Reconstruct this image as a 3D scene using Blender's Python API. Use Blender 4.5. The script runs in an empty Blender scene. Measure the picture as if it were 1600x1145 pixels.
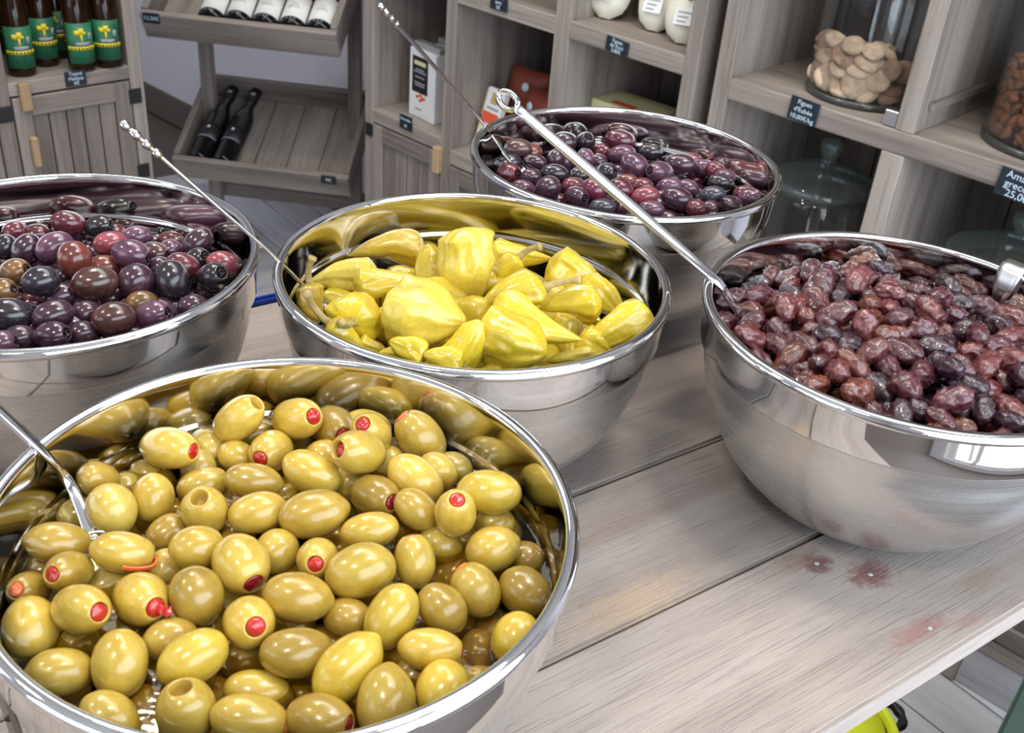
import bpy, bmesh, math, random
import numpy as np
from mathutils import Vector, Matrix, noise
R = math.radians
PI = math.pi
rnd = random.Random(11)
C = bpy.context.scene.collection
sc = bpy.context.scene

# ------------------------------------------------------------------ camera, light, exposure
cam = bpy.data.cameras.new('camera')
co = bpy.data.objects.new('camera', cam); C.objects.link(co)
cr, cu, cd = Vector([0.996098, 0.046105, 0.075249]), Vector([-0.08825, 0.520394, 0.849354]), Vector([0.0, 0.852681, -0.522432])
co.matrix_world = Matrix((( cr.x, cu.x, -cd.x, 0), (cr.y, cu.y, -cd.y, 0), (cr.z, cu.z, -cd.z, 1.4102), (0, 0, 0, 1)))
cam.sensor_width = 36; cam.sensor_fit = 'HORIZONTAL'; cam.lens = 1657.1 / 1600 * 36
cam.clip_start = .02
cam.dof.use_dof = True; cam.dof.focus_distance = .75; cam.dof.aperture_fstop = 20
sc.camera = co
sc.view_settings.view_transform = 'Standard'; sc.view_settings.look = 'None'
sc.view_settings.gamma = 1; sc.view_settings.use_curve_mapping = False
sc.view_settings.exposure = -0.12
sc.cycles.use_denoising = True
sc.cycles.max_bounces = 8; sc.cycles.transparent_max_bounces = 12
sc.cycles.sample_clamp_indirect = 6; sc.cycles.caustics_reflective = False; sc.cycles.caustics_refractive = False

world = bpy.data.worlds.new('world'); sc.world = world; world.use_nodes = True
world.node_tree.nodes['Background'].inputs[0].default_value = (.62, .74, .92, 1)
world.node_tree.nodes['Background'].inputs[1].default_value = 1.2

# the room is a rectangle turned to the shelves: t runs along the wall shelves, e runs away from the camera
RT, RE0, RE1 = (-2.5, 2.7), -3.7, .40
FZ = -.057                                            # floor level
EX, EY = Vector((math.cos(R(-42)), math.sin(R(-42)), 0)), Vector((math.sin(R(42)), math.cos(R(42)), 0))
P0 = Vector((-.2132, 2.3905, 0))
def W(t, e, z=0): return P0 + EX*t + EY*e + Vector((0, 0, z))

def area(name, loc, aim, sx, sy, power, col):
    l = bpy.data.lights.new(name, 'AREA'); l.shape = 'RECTANGLE'; l.size = sx; l.size_y = sy; l.energy = power; l.color = col
    o = bpy.data.objects.new(name, l); C.objects.link(o); o.location = loc
    o.rotation_euler = (Vector(aim) - Vector(loc)).to_track_quat('-Z', 'Y').to_euler(); return o
# daylight through the three shop windows behind and beside the camera
for t in (-.9, 1.0):
    area('window_daylight', W(t, RE0 + .06, 1.5), W(t, 0, 1.5), 1.3, 1.7, 12, (.86, .93, 1))
area('window_daylight', W(RT[1] - .06, -1.3, 1.15), W(0, -1.3, .7), 2.0, 2.1, 60, (.80, .90, 1))
# ceiling downlights
for t in (.2, 1.7):
    for e in (-2.3, -1.0):
        area('ceiling_downlight', W(t, e, 2.655), W(t, e, 0), .20, .20, 9, (1, .92, .80))

# added light panel on the ceiling, so that the bowl rims mirror white
area('added_rim_light', W(.7, -.62, 2.64), W(.7, -.62, 0), 3.0, .55, 26, (1, .97, .93)).rotation_euler = (0, 0, R(-42))

# ------------------------------------------------------------------ materials
def lin(c): return tuple((x/255/12.92 if x/255 <= .04045 else ((x/255+.055)/1.055)**2.4) for x in c) + (1,)
class N:
    def __init__(s, name):
        s.m = bpy.data.materials.new(name); s.m.use_nodes = True
        s.t = s.m.node_tree; s.b = s.t.nodes['Principled BSDF']
    def n(s, typ, **kw):
        x = s.t.nodes.new(typ)
        for k, v in kw.items():
            if k.startswith('i_'):
                x.inputs[k[2:].replace('_', ' ')].default_value = v
            else: setattr(x, k, v)
        return x
    def l(s, a, b): s.t.links.new(a, b)
    def ramp(s, fac, stops):
        r = s.n('ShaderNodeValToRGB'); s.l(fac, r.inputs[0])
        e = r.color_ramp.elements
        while len(e) < len(stops): e.new(.5)
        for x, (p, c) in zip(e, stops): x.position = p; x.color = c
        return r.outputs[0]
    def mix(s, fac, a, b, mode='MIX'):
        m = s.n('ShaderNodeMix', data_type='RGBA', blend_type=mode)
        for v, i in ((fac, 0), (a, 6), (b, 7)):
            if hasattr(v, 'is_output'): s.l(v, m.inputs[i])
            else: m.inputs[i].default_value = v
        return m.outputs[2]
    def coords(s, scale=(1, 1, 1), rand=7.0):
        tc = s.n('ShaderNodeTexCoord'); oi = s.n('ShaderNodeObjectInfo')
        mul = s.n('ShaderNodeMath', operation='MULTIPLY'); s.l(oi.outputs['Random'], mul.inputs[0]); mul.inputs[1].default_value = rand
        ad = s.n('ShaderNodeVectorMath', operation='ADD'); s.l(tc.outputs['Object'], ad.inputs[0]); s.l(mul.outputs[0], ad.inputs[1])
        mp = s.n('ShaderNodeMapping'); s.l(ad.outputs[0], mp.inputs[0]); mp.inputs['Scale'].default_value = scale
        s.rand = oi.outputs['Random']; s.obj = tc.outputs['Object']
        return mp.outputs[0]
    def noise(s, vec, scale, detail=4, rough=.55, dist=0):
        x = s.n('ShaderNodeTexNoise'); s.l(vec, x.inputs['Vector'])
        x.inputs['Scale'].default_value = scale; x.inputs['Detail'].default_value = detail; x.inputs['Roughness'].default_value = rough; x.inputs['Distortion'].default_value = dist
        return x.outputs['Fac']
    def bump(s, h, strength=.3, dist=.002):
        b = s.n('ShaderNodeBump'); b.inputs['Strength'].default_value = strength; b.inputs['Distance'].default_value = dist
        s.l(h, b.inputs['Height']); s.l(b.outputs[0], s.b.inputs['Normal'])
    def p(s, **kw):
        for k, v in kw.items():
            i = s.b.inputs[k.replace('_', ' ')]
            if hasattr(v, 'is_output'): s.l(v, i)
            else: i.default_value = v
        return s

def plain(name, rgb, rough=.5, **kw):
    x = N(name); x.p(Base_Color=lin(rgb), Roughness=rough, **kw); return x.m

def wood(name, light, mid, dark, lines=.5, gl=(1.6, 22, 22), fine=(5, 210, 210), rough=.6, stains=(), vary=.5):
    x = N(name); v = x.coords(gl)
    tc2 = x.n('ShaderNodeMapping'); x.l(v.node.inputs[0].links[0].from_socket, tc2.inputs[0]); tc2.inputs['Scale'].default_value = fine
    a = x.noise(v, 1, 5, .6, .2); b = x.noise(tc2.outputs[0], 1, 3, .7, .2)
    col = x.ramp(a, [(.30, lin(dark)), (.5, lin(mid)), (.72, lin(light))])
    ln = x.ramp(b, [(.34, (0, 0, 0, 1)), (.47, (1, 1, 1, 1))])
    inv = x.n('ShaderNodeMath', operation='SUBTRACT'); inv.inputs[0].default_value = 1; x.l(ln, inv.inputs[1])
    f = x.n('ShaderNodeMath', operation='MULTIPLY'); x.l(inv.outputs[0], f.inputs[0]); f.inputs[1].default_value = lines
    col = x.mix(f.outputs[0], col, lin(tuple(c*.62 for c in dark)))
    # every board a shade of its own
    rr = x.n('ShaderNodeMapRange'); x.l(x.rand, rr.inputs[0]); rr.inputs[3].default_value = 1 - .3*vary; rr.inputs[4].default_value = 1 + .22*vary
    cb = x.n('ShaderNodeCombineColor')
    for i in range(3): x.l(rr.outputs[0], cb.inputs[i])
    col = x.mix(1.0, col, cb.outputs[0], 'MULTIPLY')
    for (px, py, sx, sy, amt, rgb) in stains:
        mp = x.n('ShaderNodeMapping'); x.l(x.obj, mp.inputs[0]); mp.vector_type = 'POINT'
        mp.inputs['Scale'].default_value = (1/sx, 1/sy, 0); mp.inputs['Location'].default_value = (-px/sx, -py/sy, 0)
        ln2 = x.n('ShaderNodeVectorMath', operation='LENGTH'); x.l(mp.outputs[0], ln2.inputs[0])
        nz = x.noise(x.obj, 160, 4, .7)
        ad = x.n('ShaderNodeMath', operation='ADD'); x.l(ln2.outputs['Value'], ad.inputs[0])
        m2 = x.n('ShaderNodeMath', operation='MULTIPLY_ADD'); x.l(nz, m2.inputs[0]); m2.inputs[1].default_value = 1.6; m2.inputs[2].default_value = -.8
        x.l(m2.outputs[0], ad.inputs[1])
        k = x.ramp(ad.outputs[0], [(.35, (amt,)*3 + (1,)), (1.0, (0, 0, 0, 1))])
        col = x.mix(k, col, lin(rgb))
    x.p(Base_Color=col, Roughness=rough)
    hh = x.mix(.55, a, ln)
    x.bump(hh, .55, .0012)
    return x.m

M = {}
TW = ((176, 165, 157), (165, 153, 145), (150, 138, 130), .24, (2.2, 44, 44), (17, 760, 760), .5)
M['table'] = wood('greyed_table_oak', *TW, vary=.35)
M['shelf'] = wood('weathered_shelf_wood', (152, 142, 134), (130, 120, 112), (98, 88, 82), .35, (1.3, 18, 18), (5, 160, 160), .65)
M['shelf_edge'] = wood('pale_weathered_edge', (168, 158, 150), (148, 138, 130), (116, 106, 99), .35, (1.3, 20, 20), (5, 160, 160), .65, vary=.3)
M['back_wood'] = wood('brown_back_board', (112, 101, 93), (92, 82, 76), (68, 60, 55), .35, (1.2, 16, 16), (5, 140, 140), .7)
M['floor_wood'] = wood('pale_grey_floor_board', (206, 206, 208), (190, 190, 193), (164, 164, 168), .25, (1.6, 12, 12), (5, 120, 120), .4, vary=.6)
M['tan_wood'] = wood('tan_turn_button_wood', (190, 162, 126), (172, 144, 110), (140, 114, 86), .2)

def steel(name, rough, base=(.74, .74, .75), brushed=0):
    x = N(name); x.p(Base_Color=base + (1,), Metallic=1.0, Roughness=rough)
    v = x.coords((1, 1, 1), 0)
    if brushed:
        mp = x.n('ShaderNodeMapping'); x.l(x.obj, mp.inputs[0]); mp.inputs['Scale'].default_value = (10, 10, 420)
        nz = x.noise(mp.outputs[0], 1, 3, .6)
        mr = x.n('ShaderNodeMapRange'); x.l(nz, mr.inputs[0]); mr.inputs[3].default_value = rough*.75; mr.inputs[4].default_value = rough*1.3
        x.l(mr.outputs[0], x.b.inputs['Roughness']); x.bump(nz, .06, .0006)
    return x.m
M['polished'] = steel('polished_steel', .045, (.80, .80, .80))
M['inside'] = steel('polished_inner_steel', .07, (.70, .68, .65))
M['brushed'] = steel('brushed_steel', .27, (.70, .695, .69), 1)
M['spoon'] = steel('spoon_steel', .12, (.72, .72, .73))
M['wornsteel'] = steel('satin_steel', .3, (.80, .80, .80))

def olive_mat(name, c0, c1, dark, rough=.22, freq=1.4, sss=.12, bump=.05, speck=0, coat=.7):
    x = N(name); v = x.coords((1, 1, 1), 13)
    a = x.noise(v, freq, 3, .6); b = x.noise(v, freq*9, 3, .6)
    col = x.ramp(a, [(.3, lin(c0)), (.68, lin(c1))])
    k = x.ramp(b, [(.24, (1, 1, 1, 1)), (.36, (0, 0, 0, 1))])
    f = x.n('ShaderNodeMath', operation='MULTIPLY'); x.l(k, f.inputs[0]); f.inputs[1].default_value = speck
    col = x.mix(f.outputs[0], col, lin(dark))
    rr = x.n('ShaderNodeMapRange'); x.l(x.rand, rr.inputs[0]); rr.inputs[3].default_value = .82; rr.inputs[4].default_value = 1.12
    cb = x.n('ShaderNodeCombineColor')
    for i in range(3): x.l(rr.outputs[0], cb.inputs[i])
    col = x.mix(1.0, col, cb.outputs[0], 'MULTIPLY')
    x.p(Base_Color=col, Roughness=rough, Subsurface_Weight=sss, Subsurface_Scale=.004, Coat_Weight=coat, Coat_Roughness=.12)
    x.b.inputs['Subsurface Radius'].default_value = (1, .6, .3)
    x.bump(b, bump, .02)
    return x.m
M['green'] = olive_mat('green_olive_skin', (190, 157, 56), (210, 182, 84), (150, 120, 44), speck=.3)
M['green_y'] = olive_mat('yellow_olive_skin', (204, 171, 52), (220, 194, 82), (164, 130, 44), speck=.25)
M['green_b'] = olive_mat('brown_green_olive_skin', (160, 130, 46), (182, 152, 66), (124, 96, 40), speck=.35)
M['green_p'] = olive_mat('pale_beige_olive_skin', (186, 160, 66), (206, 182, 92), (150, 126, 74), speck=.3)
M['olive_flesh'] = olive_mat('cut_olive_flesh', (196, 160, 62), (212, 182, 92), (170, 130, 50), .35)
M['pimento'] = olive_mat('red_pimento', (176, 26, 26), (206, 48, 40), (120, 10, 16), .18, 3)
M['pimento_d'] = olive_mat('dark_red_pimento', (120, 12, 30), (160, 26, 42), (90, 5, 16), .18, 3)
M['pimento_o'] = olive_mat('orange_pimento', (238, 104, 44), (246, 130, 70), (210, 80, 30), .25, 3)
M['scar'] = plain('brown_scar', (84, 62, 28), .6)
KC = {'P': (66, 40, 54), 'V': (96, 62, 82), 'R': (104, 44, 54), 'C': (118, 58, 50), 'L': (146, 70, 80), 'K': (44, 36, 44), 'B': (84, 52, 48), 'O': (122, 88, 52), 'W': (98, 36, 56), 'S': (64, 60, 70)}
KN = {'P': 'dark purple', 'V': 'violet brown', 'R': 'wine red', 'C': 'brick red', 'L': 'pinkish red', 'K': 'almost black', 'B': 'dark brown', 'O': 'olive brown', 'W': 'bright wine red', 'S': 'slate grey'}
for k, c in KC.items():
    M['kal_' + k] = olive_mat('kalamata_skin_' + k, tuple(v*.80 for v in c), tuple(min(255, v*1.16) for v in c), tuple(v*.5 for v in c), .16, 1.3, .05, .04, .2, .7)
for k, c in {'m': (84, 38, 46), 'r': (102, 46, 46), 'd': (54, 30, 42), 'b': (110, 58, 46)}.items():
    M['dry_' + k] = olive_mat('wrinkled_skin_' + k, tuple(v*.7 for v in c), tuple(min(255, v*1.2) for v in c), tuple(v*.4 for v in c), .20, 2.2, .03, .22, .4, 1.0)
M['pep'] = olive_mat('yellow_pepper_skin', (204, 176, 34), (222, 198, 62), (182, 148, 34), .24, 10, .22, .04, .25)
M['pep_b'] = olive_mat('brownish_pepper_skin', (178, 150, 40), (198, 170, 58), (150, 120, 40), .26, 10, .15, .12, .4)
M['pep_p'] = olive_mat('pale_pepper_skin', (206, 182, 60), (222, 200, 88), (190, 164, 66), .24, 10, .18, .1, .2)
for k in ('pep', 'pep_b', 'pep_p'):
    for n_ in M[k].node_tree.nodes:
        if n_.type == 'BUMP': n_.inputs['Distance'].default_value = .002
M['stem'] = olive_mat('pepper_stem', (158, 136, 78), (182, 160, 104), (110, 90, 50), .5, 20, .05, .2, .3, 0)
M['stem_d'] = olive_mat('dark_pepper_stem', (112, 92, 56), (138, 116, 76), (80, 62, 36), .5, 20, .05, .2, .3, 0)
M['fig'] = olive_mat('dried_fig', (228, 190, 156), (246, 220, 192), (180, 138, 104), .6, 1.8, .1, .5, .5, 0)
M['fig_b'] = olive_mat('brown_dried_fig', (172, 134, 110), (200, 166, 142), (128, 92, 66), .6, 1.8, .1, .5, .6, 0)
M['almond'] = olive_mat('almond_skin', (146, 86, 50), (176, 112, 68), (108, 60, 34), .6, 3, .05, .6, .5, 0)
M['black'] = plain('black_metal', (30, 30, 32), .45)
M['slate'] = plain('slate_tag', (26, 36, 46), .5)
M['chalk'] = plain('chalk_white', (196, 214, 228), .7)
M['white'] = plain('white_card', (226, 226, 228), .5)
M['wallpaint'] = plain('lavender_grey_plaster', (208, 207, 216), .8)
M['ceilpaint'] = plain('white_ceiling_paint', (232, 230, 226), .8)
M['skirting'] = plain('brown_skirting', (96, 86, 80), .6)
M['lime'] = plain('lime_plastic', (206, 216, 44), .35)
M['blue'] = plain('blue_plastic', (26, 62, 160), .35)
M['darkgreen'] = plain('dark_green_paint', (58, 78, 70), .55)
M['lampglow'] = N('lamp_glow').p(Base_Color=(1, 1, 1, 1), Emission_Color=(1, .92, .8, 1), Emission_Strength=6).m
M['darkglass'] = plain('dark_bottle_glass', (18, 16, 18), .07, Specular_IOR_Level=.6)
M['amber'] = plain('amber_bottle_glass', (44, 24, 10), .08, Transmission_Weight=.35, IOR=1.45)
M['cork'] = plain('bottle_capsule_black', (24, 22, 24), .35)
M['label_w'] = plain('white_wine_label', (226, 224, 220), .6)
M['label_g'] = olive_mat('green_bottle_label', (22, 82, 54), (46, 120, 86), (14, 60, 42), .5, 30, 0, 0, .4, 0)
M['label_y'] = plain('yellow_print', (222, 200, 40), .5)
M['label_k'] = plain('black_label', (24, 24, 28), .5)
M['grey'] = plain('grey_print', (150, 152, 156), .6)
M['brownbag'] = plain('rust_brown_paper', (128, 58, 40), .6)
M['red_print'] = plain('orange_red_print', (214, 88, 62), .55)
M['cream'] = plain('cream_card', (214, 208, 160), .55)
M['beige_print'] = plain('tan_print', (190, 160, 104), .6)
M['pouchwhite'] = plain('white_paper_pouch', (228, 224, 208), .6)
M['wrap'] = plain('clear_brown_wrap', (172, 146, 122), .18, Coat_Weight=.6)
def glass(name, tint, rough=.02, haze=0):
    x = N(name); o = x.t.nodes['Material Output']
    tr = x.n('ShaderNodeBsdfTransparent'); tr.inputs[0].default_value = tint
    gl = x.n('ShaderNodeBsdfGlossy'); gl.inputs['Roughness'].default_value = rough
    lw = x.n('ShaderNodeLayerWeight'); lw.inputs[0].default_value = .5
    fr = x.n('ShaderNodeMath', operation='POWER'); x.l(lw.outputs['Facing'], fr.inputs[0]); fr.inputs[1].default_value = 4
    f2 = x.n('ShaderNodeMath', operation='MULTIPLY_ADD'); x.l(fr.outputs[0], f2.inputs[0]); f2.inputs[1].default_value = .7; f2.inputs[2].default_value = .05
    mx = x.n('ShaderNodeMixShader'); x.l(f2.outputs[0], mx.inputs[0]); x.l(tr.outputs[0], mx.inputs[1]); x.l(gl.outputs[0], mx.inputs[2])
    res = mx.outputs[0]
    if haze:
        df = x.n('ShaderNodeBsdfDiffuse'); df.inputs[0].default_value = (.62, .70, .70, 1)
        m2 = x.n('ShaderNodeMixShader'); m2.inputs[0].default_value = haze; x.l(res, m2.inputs[1]); x.l(df.outputs[0], m2.inputs[2]); res = m2.outputs[0]
    x.l(res, o.inputs[0]); return x.m
M['glass'] = glass('clear_jar_glass', (.95, .96, .96, 1))
M['brine'] = glass('olive_brine', (.80, .72, .50, 1), .05)
_b = M['brine'].node_tree; _t = _b.nodes.new('ShaderNodeTexCoord'); _n = _b.nodes.new('ShaderNodeTexNoise'); _n.inputs['Scale'].default_value = 90
_u = _b.nodes.new('ShaderNodeBump'); _u.inputs['Strength'].default_value = .15; _u.inputs['Distance'].default_value = .003
_b.links.new(_t.outputs['Object'], _n.inputs['Vector']); _b.links.new(_n.outputs['Fac'], _u.inputs['Height'])
for _x in _b.nodes:
    if _x.type == 'BSDF_GLOSSY': _b.links.new(_u.outputs[0], _x.inputs['Normal']); _x.inputs['Color'].default_value = (.7, .68, .6, 1)

# ------------------------------------------------------------------ mesh helpers
def mesh_from(name, verts, faces, smooth=True):
    me = bpy.data.meshes.new(name); me.from_pydata([tuple(v) for v in verts], [], faces); me.update()
    if smooth: me.polygons.foreach_set('use_smooth', [True]*len(me.polygons))
    return me
def link(name, me, m=None, parent=None, label=None):
    if m is not None and not me.materials: me.materials.append(m)
    o = bpy.data.objects.new(name, me); C.objects.link(o)
    if parent is not None: o.parent = parent
    if label: o['label'] = label
    return o
def tag(o, label, cat, group=None, kind=None):
    o['label'] = label; o['category'] = cat
    if group: o['group'] = group
    if kind: o['kind'] = kind
    return o
def empty(name, loc=(0, 0, 0), rz=0):
    o = bpy.data.objects.new(name, None); C.objects.link(o); o.location = loc; o.rotation_euler = (0, 0, rz); o.empty_display_size = .05; return o
def struct(o): o['kind'] = 'structure'; return o

def box_me(name, d, bev=.0015, seg=1):
    bm = bmesh.new(); bmesh.ops.create_cube(bm, size=1)
    for v in bm.verts: v.co = Vector((v.co.x*d[0], v.co.y*d[1], v.co.z*d[2]))
    if bev: bmesh.ops.bevel(bm, geom=bm.edges[:], offset=min(bev, min(d)*.4), segments=seg, affect='EDGES')
    me = bpy.data.meshes.new(name); bm.to_mesh(me); bm.free(); return me
AXM = {'x': Matrix.Identity(4), 'y': Matrix.Rotation(PI/2, 4, 'Z'), 'z': Matrix.Rotation(-PI/2, 4, 'Y')}
def board(name, parent, lo, hi, m, axis='x', bev=.0018, label=None, seg=1, T=Matrix.Identity(4)):
    """A board between two corners; its own x runs along the grain."""
    d = [abs(hi[i]-lo[i]) for i in range(3)]
    dl = {'x': d, 'y': [d[1], d[0], d[2]], 'z': [d[2], d[1], d[0]]}[axis]
    o = link(name, box_me(name, dl, bev, seg), m, parent, label)
    o.matrix_local = T @ Matrix.Translation([(lo[i]+hi[i])/2 for i in range(3)]) @ AXM[axis]
    return o
def lathe(name, prof, m, parent=None, seg=64, label=None, smooth=True):
    """prof: (radius, z) pairs; closes on the axis where radius is 0."""
    vs, fs = [], []
    rings = []
    for r, z in prof:
        if r < 1e-6: rings.append([len(vs)]); vs.append((0, 0, z))
        else:
            rings.append(list(range(len(vs), len(vs)+seg)))
            for i in range(seg): a = 2*PI*i/seg; vs.append((r*math.cos(a), r*math.sin(a), z))
    for A, B in zip(rings, rings[1:]):
        for i in range(seg):
            j = (i+1) % seg
            if len(A) == 1 and len(B) == 1: continue
            if len(A) == 1: fs.append((A[0], B[j], B[i]))
            elif len(B) == 1: fs.append((A[i], A[j], B[0]))
            else: fs.append((A[i], A[j], B[j], B[i]))
    me = mesh_from(name, vs, fs, smooth)
    bm = bmesh.new(); bm.from_mesh(me); bmesh.ops.recalc_face_normals(bm, faces=bm.faces[:]); bm.to_mesh(me); bm.free()
    return link(name, me, m, parent, label)
def sweep_me(name, pts, secs, upv=(0, 0, 1)):
    """pts: centre line; secs: per point (half width a, half thickness b) with the width kept sideways."""
    pts = [Vector(p) for p in pts]; vs, fs = [], []; n = 12
    for i, p in enumerate(pts):
        t = (pts[min(i+1, len(pts)-1)] - pts[max(i-1, 0)]).normalized()
        side = t.cross(Vector(upv))
        if side.length < 1e-3: side = Vector((1, 0, 0))
        side.normalize(); up = side.cross(t).normalized()
        for k in range(n):
            a = 2*PI*k/n; c, s = math.cos(a), math.sin(a)
            c = math.copysign(abs(c)**.6, c); s = math.copysign(abs(s)**.6, s)
            vs.append(p + side*c*secs[i][0] + up*s*secs[i][1])
    for i in range(len(pts)-1):
        for k in range(n):
            j = (k+1) % n; fs.append((i*n+k, i*n+j, (i+1)*n+j, (i+1)*n+k))
    fs.append(tuple(range(n-1, -1, -1))); fs.append(tuple(range((len(pts)-1)*n, len(pts)*n)))
    return mesh_from(name, vs, fs)
def smoothpath(pts, n=8):
    """Catmull-Rom through the points."""
    P = [Vector(p) for p in pts]; P = [P[0]*2-P[1]] + P + [P[-1]*2-P[-2]]; out = []
    for i in range(1, len(P)-2):
        for k in range(n):
            t = k/n; a, b, c, d = P[i-1], P[i], P[i+1], P[i+2]
            out.append(.5*((2*b) + (c-a)*t + (2*a-5*b+4*c-d)*t*t + (3*b-a-3*c+d)*t**3))
    out.append(P[-2]); return out
def text(name, s, size, m, parent, loc, rot=(PI/2, 0, 0), align='CENTER', spacing=1.0):
    cu_ = bpy.data.curves.new(name, 'FONT'); cu_.body = s; cu_.size = size; cu_.align_x = align; cu_.align_y = 'CENTER'; cu_.extrude = .0002; cu_.space_line = spacing
    cu_.materials.append(m)
    tmp = bpy.data.objects.new(name, cu_); C.objects.link(tmp)
    me = bpy.data.meshes.new_from_object(tmp.evaluated_get(bpy.context.evaluated_depsgraph_get()))
    bpy.data.objects.remove(tmp); bpy.data.curves.remove(cu_)
    o = bpy.data.objects.new(name, me); C.objects.link(o); o.parent = parent; o.location = loc; o.rotation_euler = rot; return o
def orient(o, P, d, scale, roll=0):
    q = Vector(d).to_track_quat('X', 'Z').to_matrix().to_4x4()
    o.matrix_world = Matrix.Translation(P) @ q @ Matrix.Rotation(roll, 4, 'X') @ Matrix.Diagonal((*scale, 1))

# ------------------------------------------------------------------ the room
fl = struct(link('floor', box_me('floor', (9, 9, .05), 0), M['skirting']))
fl.location = W(.25, -1.6, -.037 + FZ); fl.rotation_euler = (0, 0, R(-42))
def wall(name, t0, e0, t1, e1, z0=FZ, z1=2.7, th=.1, m='wallpaint', parent=None):
    me = box_me(name, (abs(t1-t0) or th, abs(e1-e0) or th, z1-z0), 0); o = struct(link(name, me, M[m], parent))
    o.location = W((t0+t1)/2, (e0+e1)/2, (z0+z1)/2); o.rotation_euler = (0, 0, R(-42)); return o
wall('wall_back', RT[0], RE1 + .05, RT[1], RE1 + .05)
wall('wall_left', RT[0] - .05, RE0, RT[0] - .05, RE1)
wall('ceiling', RT[0]-.1, RE0-.1, RT[1]+.1, RE1+.1, 2.7, 2.78, m='ceilpaint')
wall('baseboard_back', RT[0], RE1 - .008, RT[1], RE1 - .008, FZ, .05, .016, 'skirting')
def window_wall(name, along, fixed, a0, a1, openings):
    """A wall with window openings: piers, sill walls, heads, frames and panes."""
    nonlocal_n = [0]
    def seg(nm, s0, s1, z0, z1, th=.1, m='wallpaint', off=0):
        if along == 't': return wall(nm, s0, fixed + off, s1, fixed + off, z0, z1, th, m)
        return wall(nm, fixed + off, s0, fixed + off, s1, z0, z1, th, m)
    s = a0
    for (w0, w1, z0, z1) in openings:
        seg(name, s, w0, FZ, 2.7); seg(name, w0, w1, FZ, z0); seg(name, w0, w1, z1, 2.7); s = w1
        WN[0] += 1
        for (q0, q1, b0, b1) in ((w0, w0+.06, z0, z1), (w1-.06, w1, z0, z1), (w0, w1, z0, z0+.06), (w0, w1, z1-.06, z1), ((w0+w1)/2-.03, (w0+w1)/2+.03, z0, z1)):
            seg('window_%d' % WN[0], q0, q1, b0, b1, .07, 'ceilpaint')
    seg(name, s, a1, FZ, 2.7)
WN = [0]
window_wall('wall_front', 't', RE0 - .05, RT[0], RT[1], [(-1.6, -.2, .6, 2.4), (.3, 1.7, .6, 2.4)])
window_wall('wall_right', 'e', RT[1] + .05, RE0, RE1, [(-2.4, -.2, .06, 2.3)])
for tn, t in (('left', .2), ('right', 1.7)):
    for en, e in (('window', -2.3), ('shelf', -1.0)):
        o = empty('ceiling_lamp', W(t, e, 2.7)); tag(o, 'small round ceiling downlight, %s one of the row on the %s side' % (tn, en), 'ceiling lamp', 'ceiling downlights')
        lathe('lamp_ring', [(.13, 0), (.16, 0), (.16, -.02), (.13, -.02), (.13, 0)], M['ceilpaint'], o, 24)
        lathe('lamp_lens', [(0, -.006), (.128, -.006), (.128, -.012), (0, -.012)], M['lampglow'], o, 24)
o = empty('added_light_panel', W(.7, -.62, 2.7), R(-42)); tag(o, 'added light panel on the ceiling that turns the bowl rims white', 'ceiling light')  # unseen fitting made up around the added rim light
board('added_panel_frame', o, (-1.54, -.32, -.05), (1.54, -.28, 0), M['ceilpaint'], 'x'); board('added_panel_frame', o, (-1.54, .28, -.05), (1.54, .32, 0), M['ceilpaint'], 'x')
board('added_panel_frame', o, (-1.54, -.28, -.05), (-1.5, .28, 0), M['ceilpaint'], 'y'); board('added_panel_frame', o, (1.5, -.28, -.05), (1.54, .28, 0), M['ceilpaint'], 'y')
# herringbone boards of the floor
fb = {}
LB, WB = .60, .12
for i in range(-34, 35):
    for j in range(-4, 5):
        for o_ in (0, 1):
            # herringbone lattice in a frame turned to the boards
            if o_ == 0: cx_, cy_, ang = i*WB + j*2*LB + LB/2, i*WB + WB/2, 0
            else: cx_, cy_, ang = i*WB + j*2*LB + LB + WB/2, i*WB + WB - LB/2, 1
            g = Matrix.Rotation(R(-50), 3, 'Z') @ Vector((cx_, cy_, 0)) + Vector((.898, 1.289, 0)) - Matrix.Rotation(R(-50), 3, 'Z') @ Vector((.3, .06, 0))
            vis1 = .45 < g.x < 1.7 and .75 < g.y < 2.2
            vis2 = -1.5 < g.x < .2 and 1.9 < g.y < 3.6
            if not (vis1 or vis2): continue
            if 'm' not in fb: fb['m'] = box_me('floor_board', (LB-.004, WB-.004, .012), .002)
            if not fb['m'].materials: fb['m'].materials.append(M['floor_wood'])
            b = bpy.data.objects.new('floor_board', fb['m']); C.objects.link(b); b.parent = fl
            mw = Matrix.Translation((g.x, g.y, FZ - .006 + rnd.uniform(-.0006, .0006))) @ Matrix.Rotation(R(-50) + ang*PI/2, 4, 'Z')
            b.matrix_parent_inverse = (Matrix.Translation(fl.location) @ Matrix.Rotation(R(-42), 4, 'Z')).inverted()
            b.matrix_basis = mw

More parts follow.
